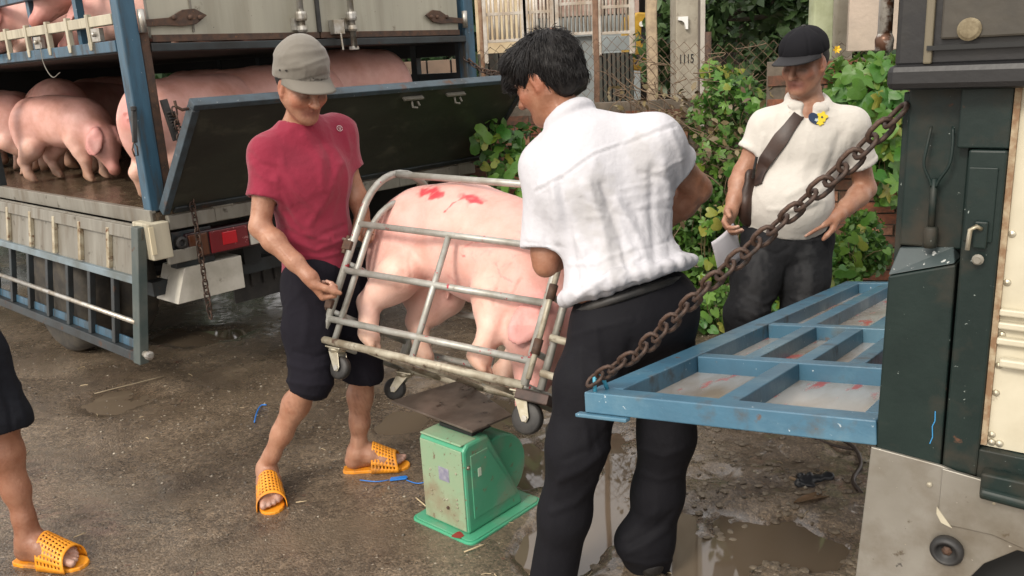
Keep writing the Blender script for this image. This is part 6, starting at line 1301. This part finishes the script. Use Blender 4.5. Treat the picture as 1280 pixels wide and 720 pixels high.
cloth_part(B, pm_, 'jeans', JC, fabric('black_denim', .85, 30, .006, sh=.0), fl, .007, 29, (1, 1, .5), 9, fade)
for a_ in (J['anA'], J['anB']):
    B = Blob(.007); g_ = A3(a_[0], a_[1], 0); B.chain([(*(g_+A3(0, .04, .045)), .042), (*(g_+A3(-.03, -.08, .045)), .045), (*(g_+A3(-.06, -.19, .035)), .034)], k=.02); B.cone(g_+A3(0, 0, .05), g_+A3(0, 0, .10), .045, .045, k=.02)
    V, F = B.mesh(1); part('shoe', V, F, shoe_m, pm_)
m = MB(TH); m.lathe([(.009, 0), (.008, .004), (.003, .006)], (0, -.016, .148), (0, 0, 1), 10); m.part('button', MT['black'], bcap)
# papers in his hand
pp = thing('papers', 'folded white sheets of paper held at the side by the man with the bag', 'paper', P(905, 305, 3.5)); pmn = pm('paper', (.74, .73, .78), .7, 0, (.68, .67, .73), 6)
for k, (dy, sh_) in enumerate(((0, 0), (.016, 4), (.022, 1))):
    c = [P(889+sh_, 303+k, 3.46+dy), P(916+sh_*.3, 279, 3.50+dy), P(928, 324-sh_, 3.56+dy), P(897+sh_, 337-k*2, 3.50+dy)]; V = []; F = []; n_ = 8
    for i in range(n_+1):
        for j in range(n_+1):
            u, v = i/n_, j/n_; q = (c[0]*(1-u)+c[1]*u)*(1-v)+(c[3]*(1-u)+c[2]*u)*v; V.append(q+A3(0, -.018*sin(u*pi)-.006*sin(v*pi), 0))
    for i in range(n_):
        for j in range(n_): a = i*(n_+1)+j; F.append((a, a+1, a+n_+2, a+n_+1))
    o = part('sheet', V, F, pmn, pp, smooth=True); so = o.modifiers.new('t', 'SOLIDIFY'); so.thickness = .0008

# ---------------- person at the left edge (only one leg reaches into view)
J = joints(dict(head=(-140, 95, 2.7), neck=(-115, 150, 2.65), pel=(-108, 350, 2.62), shA=(-180, 190, 2.6), shB=(-80, 190, 2.75), elA=(-200, 300, 2.55), wrA=(-195, 400, 2.5), elB=(-90, 290, 2.85), wrB=(-110, 380, 2.75), hipA=(-138, 365, 2.55), hipB=(-80, 365, 2.68), knA=(-110, 520, 2.5), anA=(-118, 660, 2.55), knB=(1, 525, 2.66), anB=(34, 664, 2.64)))
SK = (.32, .155, .095); lf = person('person', J['pel']); lf['label'] = 'person in black shorts and orange slipper, cropped to one bare leg at the left edge'
front = A3(.8, -.5, 0); B = Blob(.0055); torso(B, J, front, .95, .95, col=SK); arm(B, J['shA'], J['elA'], J['wrA'], 1, SK); arm(B, J['shB'], J['elB'], J['wrB'], 1, SK)
hand(B, J['wrA'], A3(0, 0, -1), A3(1, 0, 0), 1, (.3, .4, .3), col=SK); hand(B, J['wrB'], A3(0, 0, -1), A3(-1, 0, 0), -1, (.3, .4, .3), col=SK)
leg(B, J['hipA'], J['knA'], J['anA'], A3(-.8, .4, 0), 1, SK); leg(B, J['hipB'], J['knB'], J['anB'], A3(-.9, .3, 0), 1.02, SK)
F1 = foot(B, J['anA'], A3(.9, -.4, 0), .018, SK, 1, -1); F2_ = foot(B, J['anB'], G(112, 706)-G(35, 700), .018, SK, 1.02, -1)
TH = fmat(J['head'], (.8, -.3, -.4), (0, 0, 1), 1.0); B.cone(J['neck']-A3(0, 0, .03), J['head']+A3(-.01, .01, -.05), .06, .055, k=.035, col=SK); head(B, TH, SK, (.28, .12, .09)); skin_part(B, lf, SK)
B = Blob(.008); up = unit(J['neck']-J['pel']); GC2 = (.09, .10, .12); torso(B, J, front, 1, 1, .018, GC2, clip=[(J['pel']-up*.03, -up)])
for s_, e_ in (('shA', 'elA'), ('shB', 'elB')): d = unit(J[e_]-J[s_]); en = lerp(J[s_], J[e_], .6); B.cone(J[s_], en+d*.06, .068, .072, k=.045, col=GC2, clip=[(en, d)])
B.cone(J['neck']+up*.01, J['neck']+up*.14, .064, .085, k=.008, op=-1); cloth_part(B, lf, 'shirt', GC2, fabric('grey_cotton', .9), [], .006, 33)
B = Blob(.007); TC_ = (.012, .013, .017); B.ell(J['pel']-up*.01, (.17, .13, .14), k=.05, col=TC_, clip=[(J['pel']+up*.08, up)])
for h_, k_, a_ in (('hipA', 'knA', 'anA'), ('hipB', 'knB', 'anB')):
    d = unit(J[a_]-J[k_]); en = lerp(J[k_], J[a_], .05); B.chain([(*J[h_], .112), (*lerp(J[h_], J[k_], .5), .104), (*J[k_], .088)], k=.05, col=TC_, clip=[(en, d)]); B.cone(J[k_], en+d*.05, .088, .088, k=.03, col=TC_, clip=[(en, d)])
for h_, k_, a_ in (('hipA', 'knA', 'anA'), ('hipB', 'knB', 'anB')):
    d = unit(J[a_]-J[k_]); en = lerp(J[k_], J[a_], .05); B.cone(en-d*.03, en+d*.07, .076, .080, k=.003, op=-1)
cloth_part(B, lf, 'shorts', TC_, fabric('black_shorts', .95, sh=.0), [([(5, 450), (20, 490), (32, 530)], 4, .005), ([(2, 480), (12, 510), (16, 540)], 4, -.005)], .007, 35)
B = Blob(.006, TH); B.ell((0, -.020, .044), (.084, .102, .090), k=.01, col=HC, clip=[((0, .035, .0), (0, .75, -.6)), ((0, 0, -.05), (0, 0, -1))]); V, F = B.mesh(1); part('hair', V, F, hair_m, lf)
slipper(F1, lf, 0, -1); slipper(F2_, lf, 0, -1)
# ------------------------------------------------------------------ vegetation
def leaf_mat(name, c1, c2, attr=False, tr=.35):
    m = bpy.data.materials.new(name); m.use_nodes = True; N = m.node_tree.nodes; L = m.node_tree.links; b = N['Principled BSDF']; out = N['Material Output']
    x = N.new('ShaderNodeMix'); x.data_type = 'RGBA'; x.inputs[6].default_value = c1+(1,); x.inputs[7].default_value = c2+(1,)
    if attr: a = N.new('ShaderNodeAttribute'); a.attribute_name = 'Col'; L.new(a.outputs['Fac'], x.inputs[0])
    else: a = N.new('ShaderNodeObjectInfo'); L.new(a.outputs['Random'], x.inputs[0])
    t = N.new('ShaderNodeTexNoise'); t.inputs['Scale'].default_value = 22; tc = N.new('ShaderNodeTexCoord'); L.new(tc.outputs['Object'], t.inputs['Vector'])
    y = N.new('ShaderNodeMix'); y.data_type = 'RGBA'; y.blend_type = 'MULTIPLY'; y.inputs[0].default_value = .6; L.new(x.outputs[2], y.inputs[6])
    r = N.new('ShaderNodeValToRGB'); L.new(t.outputs[0], r.inputs[0]); r.color_ramp.elements[0].position = .35; r.color_ramp.elements[0].color = (.6, .62, .5, 1); r.color_ramp.elements[1].position = .65; r.color_ramp.elements[1].color = (1, 1, 1, 1); L.new(r.outputs[0], y.inputs[7])
    L.new(y.outputs[2], b.inputs['Base Color']); b.inputs['Roughness'].default_value = .42
    tl = N.new('ShaderNodeBsdfTranslucent'); L.new(y.outputs[2], tl.inputs[0]); ms = N.new('ShaderNodeMixShader'); ms.inputs[0].default_value = tr; L.new(b.outputs[0], ms.inputs[1]); L.new(tl.outputs[0], ms.inputs[2]); L.new(ms.outputs[0], out.inputs[0]); return m
vine_m = leaf_mat('vine_leaf_green', (.055, .19, .030), (.17, .33, .05)); vine_y = leaf_mat('yellow_green_leaf', (.16, .28, .03), (.38, .36, .07)); dry_m = leaf_mat('dry_leaf', (.20, .12, .07), (.32, .22, .13), tr=.15)
bush_m = leaf_mat('bush_leaf_mix', (.045, .125, .028), (.14, .27, .05), True); tree_m = leaf_mat('tree_leaf_mix', (.028, .065, .025), (.085, .15, .05), True, .2); drybush = leaf_mat('dry_tangle_leaf', (.10, .065, .04), (.24, .19, .10), True, .1)
stem_m = pm('vine_stem', (.13, .14, .06), .7, 0, (.20, .13, .07), 20); twig_m = pm('dry_twig', (.20, .14, .09), .9, 0, (.11, .075, .05), 12); bark_m = pm('dark_bark', (.07, .06, .048), .95, 0, (.13, .12, .095), 10, bump=.006, bs=25)
def outline_leaf(kind):
    if kind == 'lobed':
        r = []; 
        for i in range(40):
            a = 2*pi*i/40; d = min(abs((a-q+pi) % (2*pi)-pi) for q in (0, 1.05, -1.05, 2.05, -2.05)); r.append((a, .46+.54*max(0, 1-d/.52)**.9*(1 if abs((a+pi) % (2*pi)-pi) < 1.6 else .72)))
        r = [(a, q*(.25 if abs(abs((a+pi) % (2*pi)-pi)-pi) < .3 else 1)) for a, q in r]
    elif kind == 'heart': r = [(2*pi*i/26, .62*(1-.15*cos(2*pi*i/26))+.36*max(0, cos(2*pi*i/26))**5-.45*max(0, -cos(2*pi*i/26))**9) for i in range(26)]
    else: r = [(2*pi*i/16, (.32+.68*abs(cos(2*pi*i/16))**2.2)) for i in range(16)]
    V = [(0, 0, 0)]; n = len(r)
    for a, q in r: V.append((q*.5*cos(a)*.99, q*.5*sin(a), 0))
    for a, q in r: V.append((q*cos(a), q*sin(a), 0))
    V = np.array(V); rr = np.hypot(V[:, 0], V[:, 1]); V[:, 2] = -.22*rr**2+.16*np.abs(V[:, 1])+.05*np.sin(V[:, 0]*7+V[:, 1]*5)*rr; V[:, 0] += .25
    F = [(0, 1+i, 1+(i+1) % n) for i in range(n)]+[(1+i, 1+n+i, 1+n+(i+1) % n, 1+(i+1) % n) for i in range(n)]
    return V, F
LV = {k: outline_leaf(k) for k in ('lobed', 'heart', 'oval')}
LM = {(k, c): mesh_np('leaf', LV[k][0], LV[k][1], mm) for k in LV for c, mm in (('g', vine_m), ('y', vine_y), ('d', dry_m))}
rv = random.Random(12)
def leaf_at(p, size, kind, c, parent, facing=None):
    f = unit(A3(rv.uniform(-.9, .9), -1, rv.uniform(-.1, 1.1)) if facing is None else facing)       # leaf normal looks outward
    d = unit(np.cross(f, A3(rv.uniform(-1, 1), rv.uniform(-.4, .4), rv.uniform(-.6, .6)))); d = d if d[2] < .3 else -d; s = np.cross(f, d)
    return link('leaf', LM[(kind, c)], parent, M4(d*size, s*size, f*size, p))
def leaf_mass(name, pts, sizes, mat, parent, aspect=.55, seed=1, light=None, quad=True, kind='stuff'):
    rs = np.random.RandomState(seed); n = len(pts); f = rs.randn(n, 3); f[:, 1] -= .5; f[:, 2] += .7; f /= np.linalg.norm(f, axis=1)[:, None]; a = rs.randn(n, 3); a[:, 2] -= .4; d = np.cross(f, a); d /= np.linalg.norm(d, axis=1)[:, None]; s = np.cross(f, d)
    q = np.array([(-1, 0, 0), (-.2, -.55, .12), (.55, -.42, .10), (1.05, 0, -.25), (.55, .42, .10), (-.2, .55, .12)]); q[:, 1] *= aspect/.55
    V = pts[:, None]+sizes[:, None, None]*(q[None, :, :1]*d[:, None]+q[None, :, 1:2]*s[:, None]+q[None, :, 2:]*f[:, None])
    k = np.arange(n)[:, None, None]*6; F = (np.array([(0, 1, 2, 5), (5, 2, 3, 4)])[None]+k).reshape(-1, 4); F = (np.array([(0, 1, 4, 5), (1, 2, 3, 4)])[None]+k).reshape(-1, 4)
    t = rs.rand(n) if light is None else np.clip(light+.25*rs.randn(n), 0, 1); cols = np.repeat(np.stack([t]*3, 1), 6, 0)
    o = part(name, V.reshape(-1, 3), F, mat, parent, smooth=False, cols=cols); o['kind'] = kind; return o
def blobpts(boxes, n, seed):
    rs = np.random.RandomState(seed); out = []
    for (c, r, w) in boxes:
        m = int(n*w); q = rs.randn(m, 3); q /= np.linalg.norm(q, axis=1)[:, None]; q *= (rs.rand(m, 1)**.45); p = np.array(c)+q*np.array(r); p += .12*np.array(r)*vnoise(p, 5, seed)[:, None]; out.append(p)
    return np.concatenate(out)
def climber(name, label, cat, spots, nleaf, smin, smax, kinds, cols, mass=0, msize=.03, seed=0, mmat=None, group=None, grow=.12):
    """spots: photo-pixel ellipses (x, y, rx, ry, Y, dY): the plant's clumps, each at its own depth"""
    x, y, rx, ry, Y, dY = spots[0]; base = P(x, y, Y); t = thing(name, label, cat, (base[0], base[1], 0), group); rr = random.Random(seed); tot = sum(s[2]*s[3] for s in spots); m = MB()
    for s in spots:
        n = max(3, int(nleaf*s[2]*s[3]/tot))
        for i in range(n):
            a = rr.uniform(0, 6.28); q = sqrt(rr.random()); Y_ = s[4]+rr.uniform(-s[5], s[5]); p = P(s[0]+s[2]*q*cos(a), s[1]+s[3]*q*sin(a), Y_)
            if p[2] < .03: p[2] = .03+rr.random()*.05
            leaf_at(p, rr.uniform(smin, smax)*.62, rr.choice(kinds), rr.choice(cols), t)
            if i % 2 == 0: e = P(s[0], min(s[1]+s[3]*1.1, 420), s[4]+s[5]*.8); m.tube(bez(p, (p+e)/2+A3(rr.uniform(-.08, .08), .05, .05), e, 5), .0025, 4, cap=False)
    o = m.part('stems', stem_m, t, smooth=True); o['kind'] = 'stuff'
    if mass:
        rs = np.random.RandomState(seed+5); pts = []
        for s in spots:
            n = int(mass*s[2]*s[3]/tot); a = rs.rand(n)*6.28; q = np.sqrt(rs.rand(n)); Y_ = s[4]+s[5]*.5+rs.rand(n)*s[5]*1.8
            pts += [P(s[0]+(s[2]+6)*q[i]*cos(a[i]), s[1]+(s[3]+6)*q[i]*sin(a[i]), Y_[i]) for i in range(n)]
        pts = np.array(pts); pts = pts[pts[:, 2] > .01]; lt = .5+.5*vnoise(pts, 4, seed); leaf_mass('small_leaves', pts, msize*(.6+.8*rs.rand(len(pts))), mmat or bush_m, t, seed=seed, light=lt)
    return t
climber('climbing_vine', 'big five-lobed green leaves climbing the broken brick wall beside the black post', 'vine', [(1092, 118, 42, 34, 4.72, .12), (1105, 165, 34, 40, 4.66, .12), (1060, 100, 24, 24, 4.8, .1), (1112, 215, 22, 40, 4.62, .1), (1046, 150, 20, 40, 4.8, .1), (1104, 90, 26, 16, 4.7, .1)], 92, .085, .155, ['lobed', 'lobed', 'heart'], 'gggggggy', 900, .035, 1)
climber('weeds', 'low leafy weeds at the foot of the brick wall behind the blue tailgate', 'weeds', [(1070, 318, 40, 24, 4.4, .1), (1035, 350, 34, 24, 4.3, .1), (900, 390, 40, 26, 4.5, .15), (960, 372, 30, 34, 4.6, .1), (1080, 285, 20, 16, 4.5, .1)], 60, .05, .09, ['heart', 'lobed', 'oval'], 'gggy', 2600, .024, 2)
climber('climbing_vine', 'pale green vine leaves on the fence between the white shirted man and the bag man', 'vine', [(895, 150, 30, 34, 5.35, .12), (925, 130, 28, 30, 5.3, .12), (905, 215, 34, 44, 5.2, .12), (885, 290, 26, 60, 5.05, .12), (925, 300, 24, 60, 5.05, .12), (900, 100, 18, 14, 5.5, .1)], 70, .05, .105, ['lobed', 'heart', 'heart'], 'gggy', 2600, .024, 3)
climber('climbing_vine', 'sparse yellow green leaves at the top of the concrete pole fence', 'vine', [(900, 92, 24, 10, 5.7, .05), (940, 115, 16, 10, 5.4, .05), (880, 85, 8, 8, 5.8, .05)], 14, .08, .13, ['lobed', 'heart'], 'gy', 0, .02, 4)
climber('potted_weed', 'leafy green plant growing beside the dark leaning tailgate corner', 'plant', [(614, 172, 22, 18, 5.3, .08), (632, 200, 22, 26, 5.2, .08), (640, 250, 20, 18, 5.1, .08), (608, 218, 14, 14, 5.2, .08), (660, 180, 20, 20, 5.4, .05)], 44, .07, .125, ['oval', 'oval', 'heart'], 'ggggy', 300, .03, 5)
climber('weeds', 'green weeds seen between the cage and the white shirted man', 'weeds', [(712, 368, 16, 24, 4.9, .1), (700, 320, 16, 30, 5.0, .1), (640, 268, 22, 12, 5.1, .1), (725, 395, 14, 12, 4.8, .1), (600, 250, 30, 16, 5.3, .1)], 34, .05, .09, ['oval', 'heart'], 'ggg', 900, .026, 6)
# hedge mass of small leaves in front of the low wall
t = thing('hedge', 'overgrown mass of small leaved weeds and creepers along the wall foot', 'hedge', (1.2, 5.3, 0))
bx = [((x, 5.45-.13*x+.05, .30), (.30, .20, .38), .1) for x in np.arange(.15, 2.9, .28)]; p_ = blobpts(bx, 15000, 3); p_ = p_[p_[:, 2] > .0]
leaf_mass('leaves', p_, .016+.022*np.random.RandomState(2).rand(len(p_)), bush_m, t, light=.45+.5*vnoise(p_, 3.5, 4))
# dry vines and twigs
t = thing('dry_vines', 'brown tangle of dead vines and dry leaves hanging on the chain-link fence', 'vines', (1.3, 5.8, 0)); m = MB(); rr = random.Random(8)
for i in range(360):
    x0 = rr.uniform(745, 1010); y0 = rr.uniform(88, 330); Y_ = 5.85-.0008*(x0-745)*1.0-rr.uniform(0, .30); Y_ -= rr.random()*.35*(y0 > 140); p = P(x0, y0, Y_); q = [p]
    a = rr.uniform(-1.6, 1.6); 
    for k in range(5): a += rr.uniform(-.6, .6); q.append(q[-1]+A3(cos(a)*.07*rr.choice((-1, 1)) if k == 0 else cos(a)*.07, rr.uniform(-.03, .03), -.05+sin(a)*.06))
    m.tube(smoothpath(q, 2), rr.uniform(.0018, .0045), 4, cap=False)
for i in range(10):
    p = P(rr.uniform(760, 960), rr.uniform(60, 110), 5.6); q = [p]
    for k in range(4): q.append(q[-1]+A3(rr.uniform(-.12, .12), rr.uniform(-.02, .02), rr.uniform(-.14, .05)))
    m.tube(smoothpath(q, 3), .003, 4, cap=False)
o = m.part('twigs', twig_m, t, smooth=True); o['kind'] = 'stuff'
rs = np.random.RandomState(9); n = 1700; xs = 750+260*rs.rand(n); ys = 105+290*rs.rand(n)**.8; pts = np.array([P(xs[i], ys[i], 5.80-.25*(xs[i]-745)/265-.62*rs.rand()) for i in range(n)]); pts = pts[vnoise(pts, 4, 3)+.9*rs.rand(len(pts)) > .25]
leaf_mass('dry_leaves', pts, .012+.022*rs.rand(len(pts)), drybush, t, seed=4)
# yellow flower
fl_ = thing('flower', 'single small yellow flower on the creeper above the brick wall', 'flower', P(1046, 62, 4.9)); pmt = pm('yellow_petal', (.80, .50, .03), .6)
for k in range(6): a = k*pi/3; c = P(1046, 62, 4.9); m = MB(M4((cos(a), 0, sin(a)), unit(A3(-sin(a), .3, cos(a))), (0, -1, 0), c)); m.prism([(0, 0, 0), (.009, -.007, .004), (.020, -.004, .007), (.023, .003, .007), (.013, .007, .004)], (0, 0, .0015)); m.part('petal', pmt, fl_)
# trees
def tree(label, x, Y, h, crown, n, ls, seed, mat=tree_m, trunk_r=.11, group=None, light=None):
    t = thing('tree', label, 'tree', (x, Y, 0), group); rr = random.Random(seed); m = MB(); top = A3(x+rr.uniform(-.2, .2), Y, h*.62); q = smoothpath([(x, Y, -.1), (x+rr.uniform(-.1, .1), Y, h*.3), top], 4); m.tube(q, [trunk_r*(1-.55*i/(len(q)-1)) for i in range(len(q))], 10)
    m.part('trunk', bark_m, t, smooth=True); m = MB()
    for c, r, w in crown: s = lerp(A3(x, Y, h*.25), top, rr.uniform(.3, 1)); m.tube(bez(s, (s+A3(*c))/2+A3(0, 0, -.1), c, 6), [trunk_r*.4*(1-.8*i/5) for i in range(6)], 6)
    o = m.part('limbs', bark_m, t, smooth=True); o['kind'] = 'stuff'
    p = blobpts(crown, n, seed); keep = vnoise(p, 3.2, seed+2)+.8*np.random.RandomState(seed).rand(len(p)) > .0; p = p[keep]; rs = np.random.RandomState(seed)
    o = leaf_mass('crown', p, ls*(.6+.8*rs.rand(len(p))), mat, t, seed=seed, light=.38+.55*vnoise(p, 2.2, seed+4) if light is None else light+.4*vnoise(p, 2.2, seed+4)); return t
def crown_of(cx, cy, cz, rx, ry, rz, k, seed):
    rr = random.Random(seed); return [((cx+rr.uniform(-1, 1)*rx, cy+rr.uniform(-1, 1)*ry, cz+rr.uniform(-1, 1)*rz), (rx*rr.uniform(.35, .6), ry*rr.uniform(.4, .6), rz*rr.uniform(.35, .55)), 1/k) for _ in range(k)]
tree('dense dark leafed tree right of the stencilled concrete pole', P(998, 20, 8.2)[0], 8.2, 4.2, crown_of(P(945, 20, 8)[0], 8.0, 2.1, .75, .6, .95, 16, 3), 9000, .060, 3, trunk_r=.085, light=.62)
tree('dark leafy tree behind the lichen covered post', P(1090, 20, 10.5)[0], 10.5, 5, crown_of(P(1080, 20, 10.5)[0], 10.5, 2.6, 1.4, .8, 1.6, 14, 5), 5000, .085, 5, light=.5)
for i, (x, Y, lab) in enumerate(((-7.5, 15, 'leafy tree far behind the left end of the livestock truck'), (-4.2, 13.5, 'leafy tree seen through the slats behind the truck middle'), (-1.2, 14.5, 'leafy tree rising behind the rear doors of the truck'), (1.8, 17, 'tree behind the pinkish brick house front'), (5.5, 16, 'tree far behind the dark shed roof'), (9.5, 14, 'tree at far right beyond the walls'))):
    tree(lab, x, Y, 5.5, crown_of(x, Y, 2.6, 1.9, 1.2, 2.2, 14, 40+i), 3000, .15, 20+i, trunk_r=.16, group='trees in the distance')
# far hedge closing the horizon
t = thing('hedge', 'far dark hedge closing the horizon behind the yard', 'hedge', (0, 20, 0)); p_ = blobpts([((x, 20, 1.2), (1.6, .8, 1.7), .06) for x in np.arange(-22, 24, 1.6)], 16000, 6); p_ = p_[p_[:, 2] > 0]; leaf_mass('leaves', p_, np.full(len(p_), .20), tree_m, t)
# ------------------------------------------------------------------ litter on the ground
tg_ = thing('plastic_seal', 'bright blue plastic seal strap lying by the orange slipper', 'seal', G(497, 599, .006)); bl = pm('blue_plastic', (.02, .19, .62), .4)
c = G(498, 599, .008); x_ = unit(G(510, 597)-G(485, 600)); m = MB(M4(x_, np.cross((0, 0, 1), x_), (0, 0, 1), c)); m.prism([(-.035, -.010, 0), (.030, -.012, 0), (.038, -.002, 0), (.032, .014, 0), (-.03, .014, 0)], (0, 0, .006)); m.part('tag', bl, tg_, bevel=.002)
m = MB(); m.tube(smoothpath([G(486, 600, .012), G(470, 602, .016), G(450, 600, .012)], 4), .0022, 5); m.part('strap', bl, tg_, smooth=True); m = MB(); m.tube(smoothpath([G(508, 600, .012), G(520, 604, .012), G(530, 603, .016), G(536, 600, .014)], 4), .0022, 5); m.part('strap', bl, tg_, smooth=True)
m = MB(); m.tube(smoothpath([G(318, 528, .012), G(321, 516, .014), G(326, 507, .012), G(333, 506, .016)], 4), .0035, 5); o = m.part('cord', bl, own=True, smooth=True); setp(o, 'scrap of faded blue cord on the wet ground left of the man in maroon', 'cord')
def stick(a, b, r, mat, label, name='straw', cat='straw'): m = MB(); m.tube(smoothpath([G(*a, .012), (G(*a, .018)+G(*b, .018))/2, G(*b, .014)], 3), r, 5); o = m.part(name, mat, own=True, smooth=True); setp(o, label, cat)
straw = pm('pale_straw', (.50, .40, .25), .8)
stick((92, 672), (106, 666), .0022, straw, 'pale straw bit just above the leftmost orange slipper'); stick((370, 628), (384, 626), .002, straw, 'short pale straw between the man in maroon and the green scale')
stick((118, 492), (205, 470), .0028, pm('grey_straw', (.30, .25, .17), .9), 'long dry stalk lying below the truck side gate'); stick((520, 622), (534, 634), .003, straw, 'yellow straw touching the green scale base'); stick((580, 690), (606, 680), .0028, straw, 'straw in front of the green scale base corner')
stick((990, 607), (1028, 590), .003, twig_m, 'thin twig beside the black rag in the mud', 'twig', 'twig')
for k, (a, b, w, lab) in enumerate((((992, 628), (1050, 616), .020, 'long dry brown leaf below the black rag in the mud'), ((978, 597), (1000, 604), .010, 'short dark leaf left of the black rag'))):
    A_, B_ = G(*a, .02), G(*b, .02); d = unit(B_-A_); s = np.cross((0, 0, 1), d); L_ = np.linalg.norm(B_-A_); V = []; F = []
    for i in range(9): t_ = i/8; ww = w*sin(pi*t_)**.7+.001; c = lerp(A_, B_, t_)+A3(0, 0, .010*sin(pi*t_)); V += [c-s*ww, c+A3(0, 0, -.005), c+s*ww]
    for i in range(8):
        for j in (0, 1): F.append((i*3+j, i*3+j+1, i*3+4+j, i*3+3+j))
    o = part('fallen_leaf', V, F, dry_m, M=Matrix.Translation(Vector(A_))); setp(o, lab, 'leaf')
B = Blob(.006); c = G(1018, 603, .02); 
for k in range(9): B.cone(c+A3(rr.uniform(-.07, .07), rr.uniform(-.03, .03), rr.uniform(0, .02)), c+A3(rr.uniform(-.07, .07), rr.uniform(-.03, .03), rr.uniform(0, .03)), .014, .007, k=.01)
V, F = B.mesh(1); V = V+normals(V, F)*(vnoise(V, 60, 4)*.005)[:, None]; o = part('rag', V, F, pm('wet_black_rag', (.018, .020, .024), .35), M=Matrix.Translation(Vector(c))); setp(o, 'crumpled wet black rag in the mud under the tailgate', 'rag')
m = MB(); m.tube(smoothpath([G(1050, 548, .03), G(1068, 560, .03), G(1076, 580, .02), G(1066, 600, .03), G(1078, 618, .02)], 4), .008, 6); m.tube(smoothpath([G(1010, 545, .02), G(1040, 556, .03), G(1066, 562, .03)], 4), .006, 6); o = m.part('root', pm('dark_wet_root', (.05, .035, .028), .5), own=True, smooth=True); setp(o, 'dark wet root lying in the mud near the steel skirt', 'root')
# larger stones in the mud
stm = pm('muddy_stone', (.20, .165, .12), .55, 0, (.11, .085, .06), 25, bump=.003, bs=60)
sb = MB(); sb.lathe([(.0, -.5), (.55, -.42), (.95, -.1), (1, .1), (.6, .45), (0, .55)], (0, 0, 0), (0, 0, 1), 7); stones = MB()
for k in range(260):
    x, y = rr.uniform(870, 1090), rr.uniform(535, 720)
    if k > 170: x, y = rr.uniform(680, 1000), rr.uniform(560, 720)
    c = G(x, y); z_ = rr.uniform(.008, .022); z = float(ground_height(np.array([c[0]]), np.array([c[1]]))[0]); v = np.array(sb.V); v = v*(1+.25*vnoise(v, 1.3, k)[:, None])*A3(z_, z_*rr.uniform(.6, .9), z_*rr.uniform(.4, .7)); a = rr.uniform(0, 6)
    stones.add(v @ np.array([[cos(a), sin(a), 0], [-sin(a), cos(a), 0], [0, 0, 1]])+A3(c[0], c[1], z+z_*.1), sb.F)
o = stones.part('stones', stm); setp(o, 'scattered muddy stones and grit on the wet ground by the tailgate', 'stones', kind='stuff')

# chopped straw and dung crumbs trodden into the yard
m = MB(); rr = random.Random(77)
for k in range(120):
    x, y = (rr.uniform(-2.6, .6), rr.uniform(2.3, 4.8)) if k < 90 else (rr.uniform(-.2, 1.3), rr.uniform(2.3, 3.4)); a = rr.uniform(0, 6.28); L_ = rr.uniform(.006, .028); z = float(ground_height(np.array([x]), np.array([y]))[0])+.003; d = A3(cos(a), sin(a), rr.uniform(-.1, .15))*L_
    m.tube([A3(x, y, z)-d, A3(x, y, z+.001)+A3(-d[1], d[0], 0)*.15, A3(x, y, z)+d], rr.uniform(.0007, .0016), 3)
o = m.part('straw_litter', straw); setp(o, 'bits of pale straw trodden into the wet yard', 'straw', kind='stuff')
m = MB(); lm_ = MB().lathe([(0, -.4), (.8, -.3), (1, .05), (.6, .5), (0, .65)], (0, 0, 0), (0, 0, 1), 7); base_ = np.array(lm_.V)
for k in range(110):
    x, y = rr.gauss(-.9, .6), rr.gauss(3.5, .55); z = float(ground_height(np.array([x]), np.array([y]))[0]); r_ = rr.uniform(.004, .013); v = base_*(1+.35*vnoise(base_, 1.6, k)[:, None])*A3(r_, r_*.8, r_*.45); m.add(v+A3(x, y, z), lm_.F)
o = m.part('mud_crumbs', pm('mud_crumb', (.09, .065, .042), .7, 0, (.05, .035, .025), 60, bump=.001, bs=120)); setp(o, 'small dark crumbs of mud and dung on the wet yard', 'mud', kind='stuff')
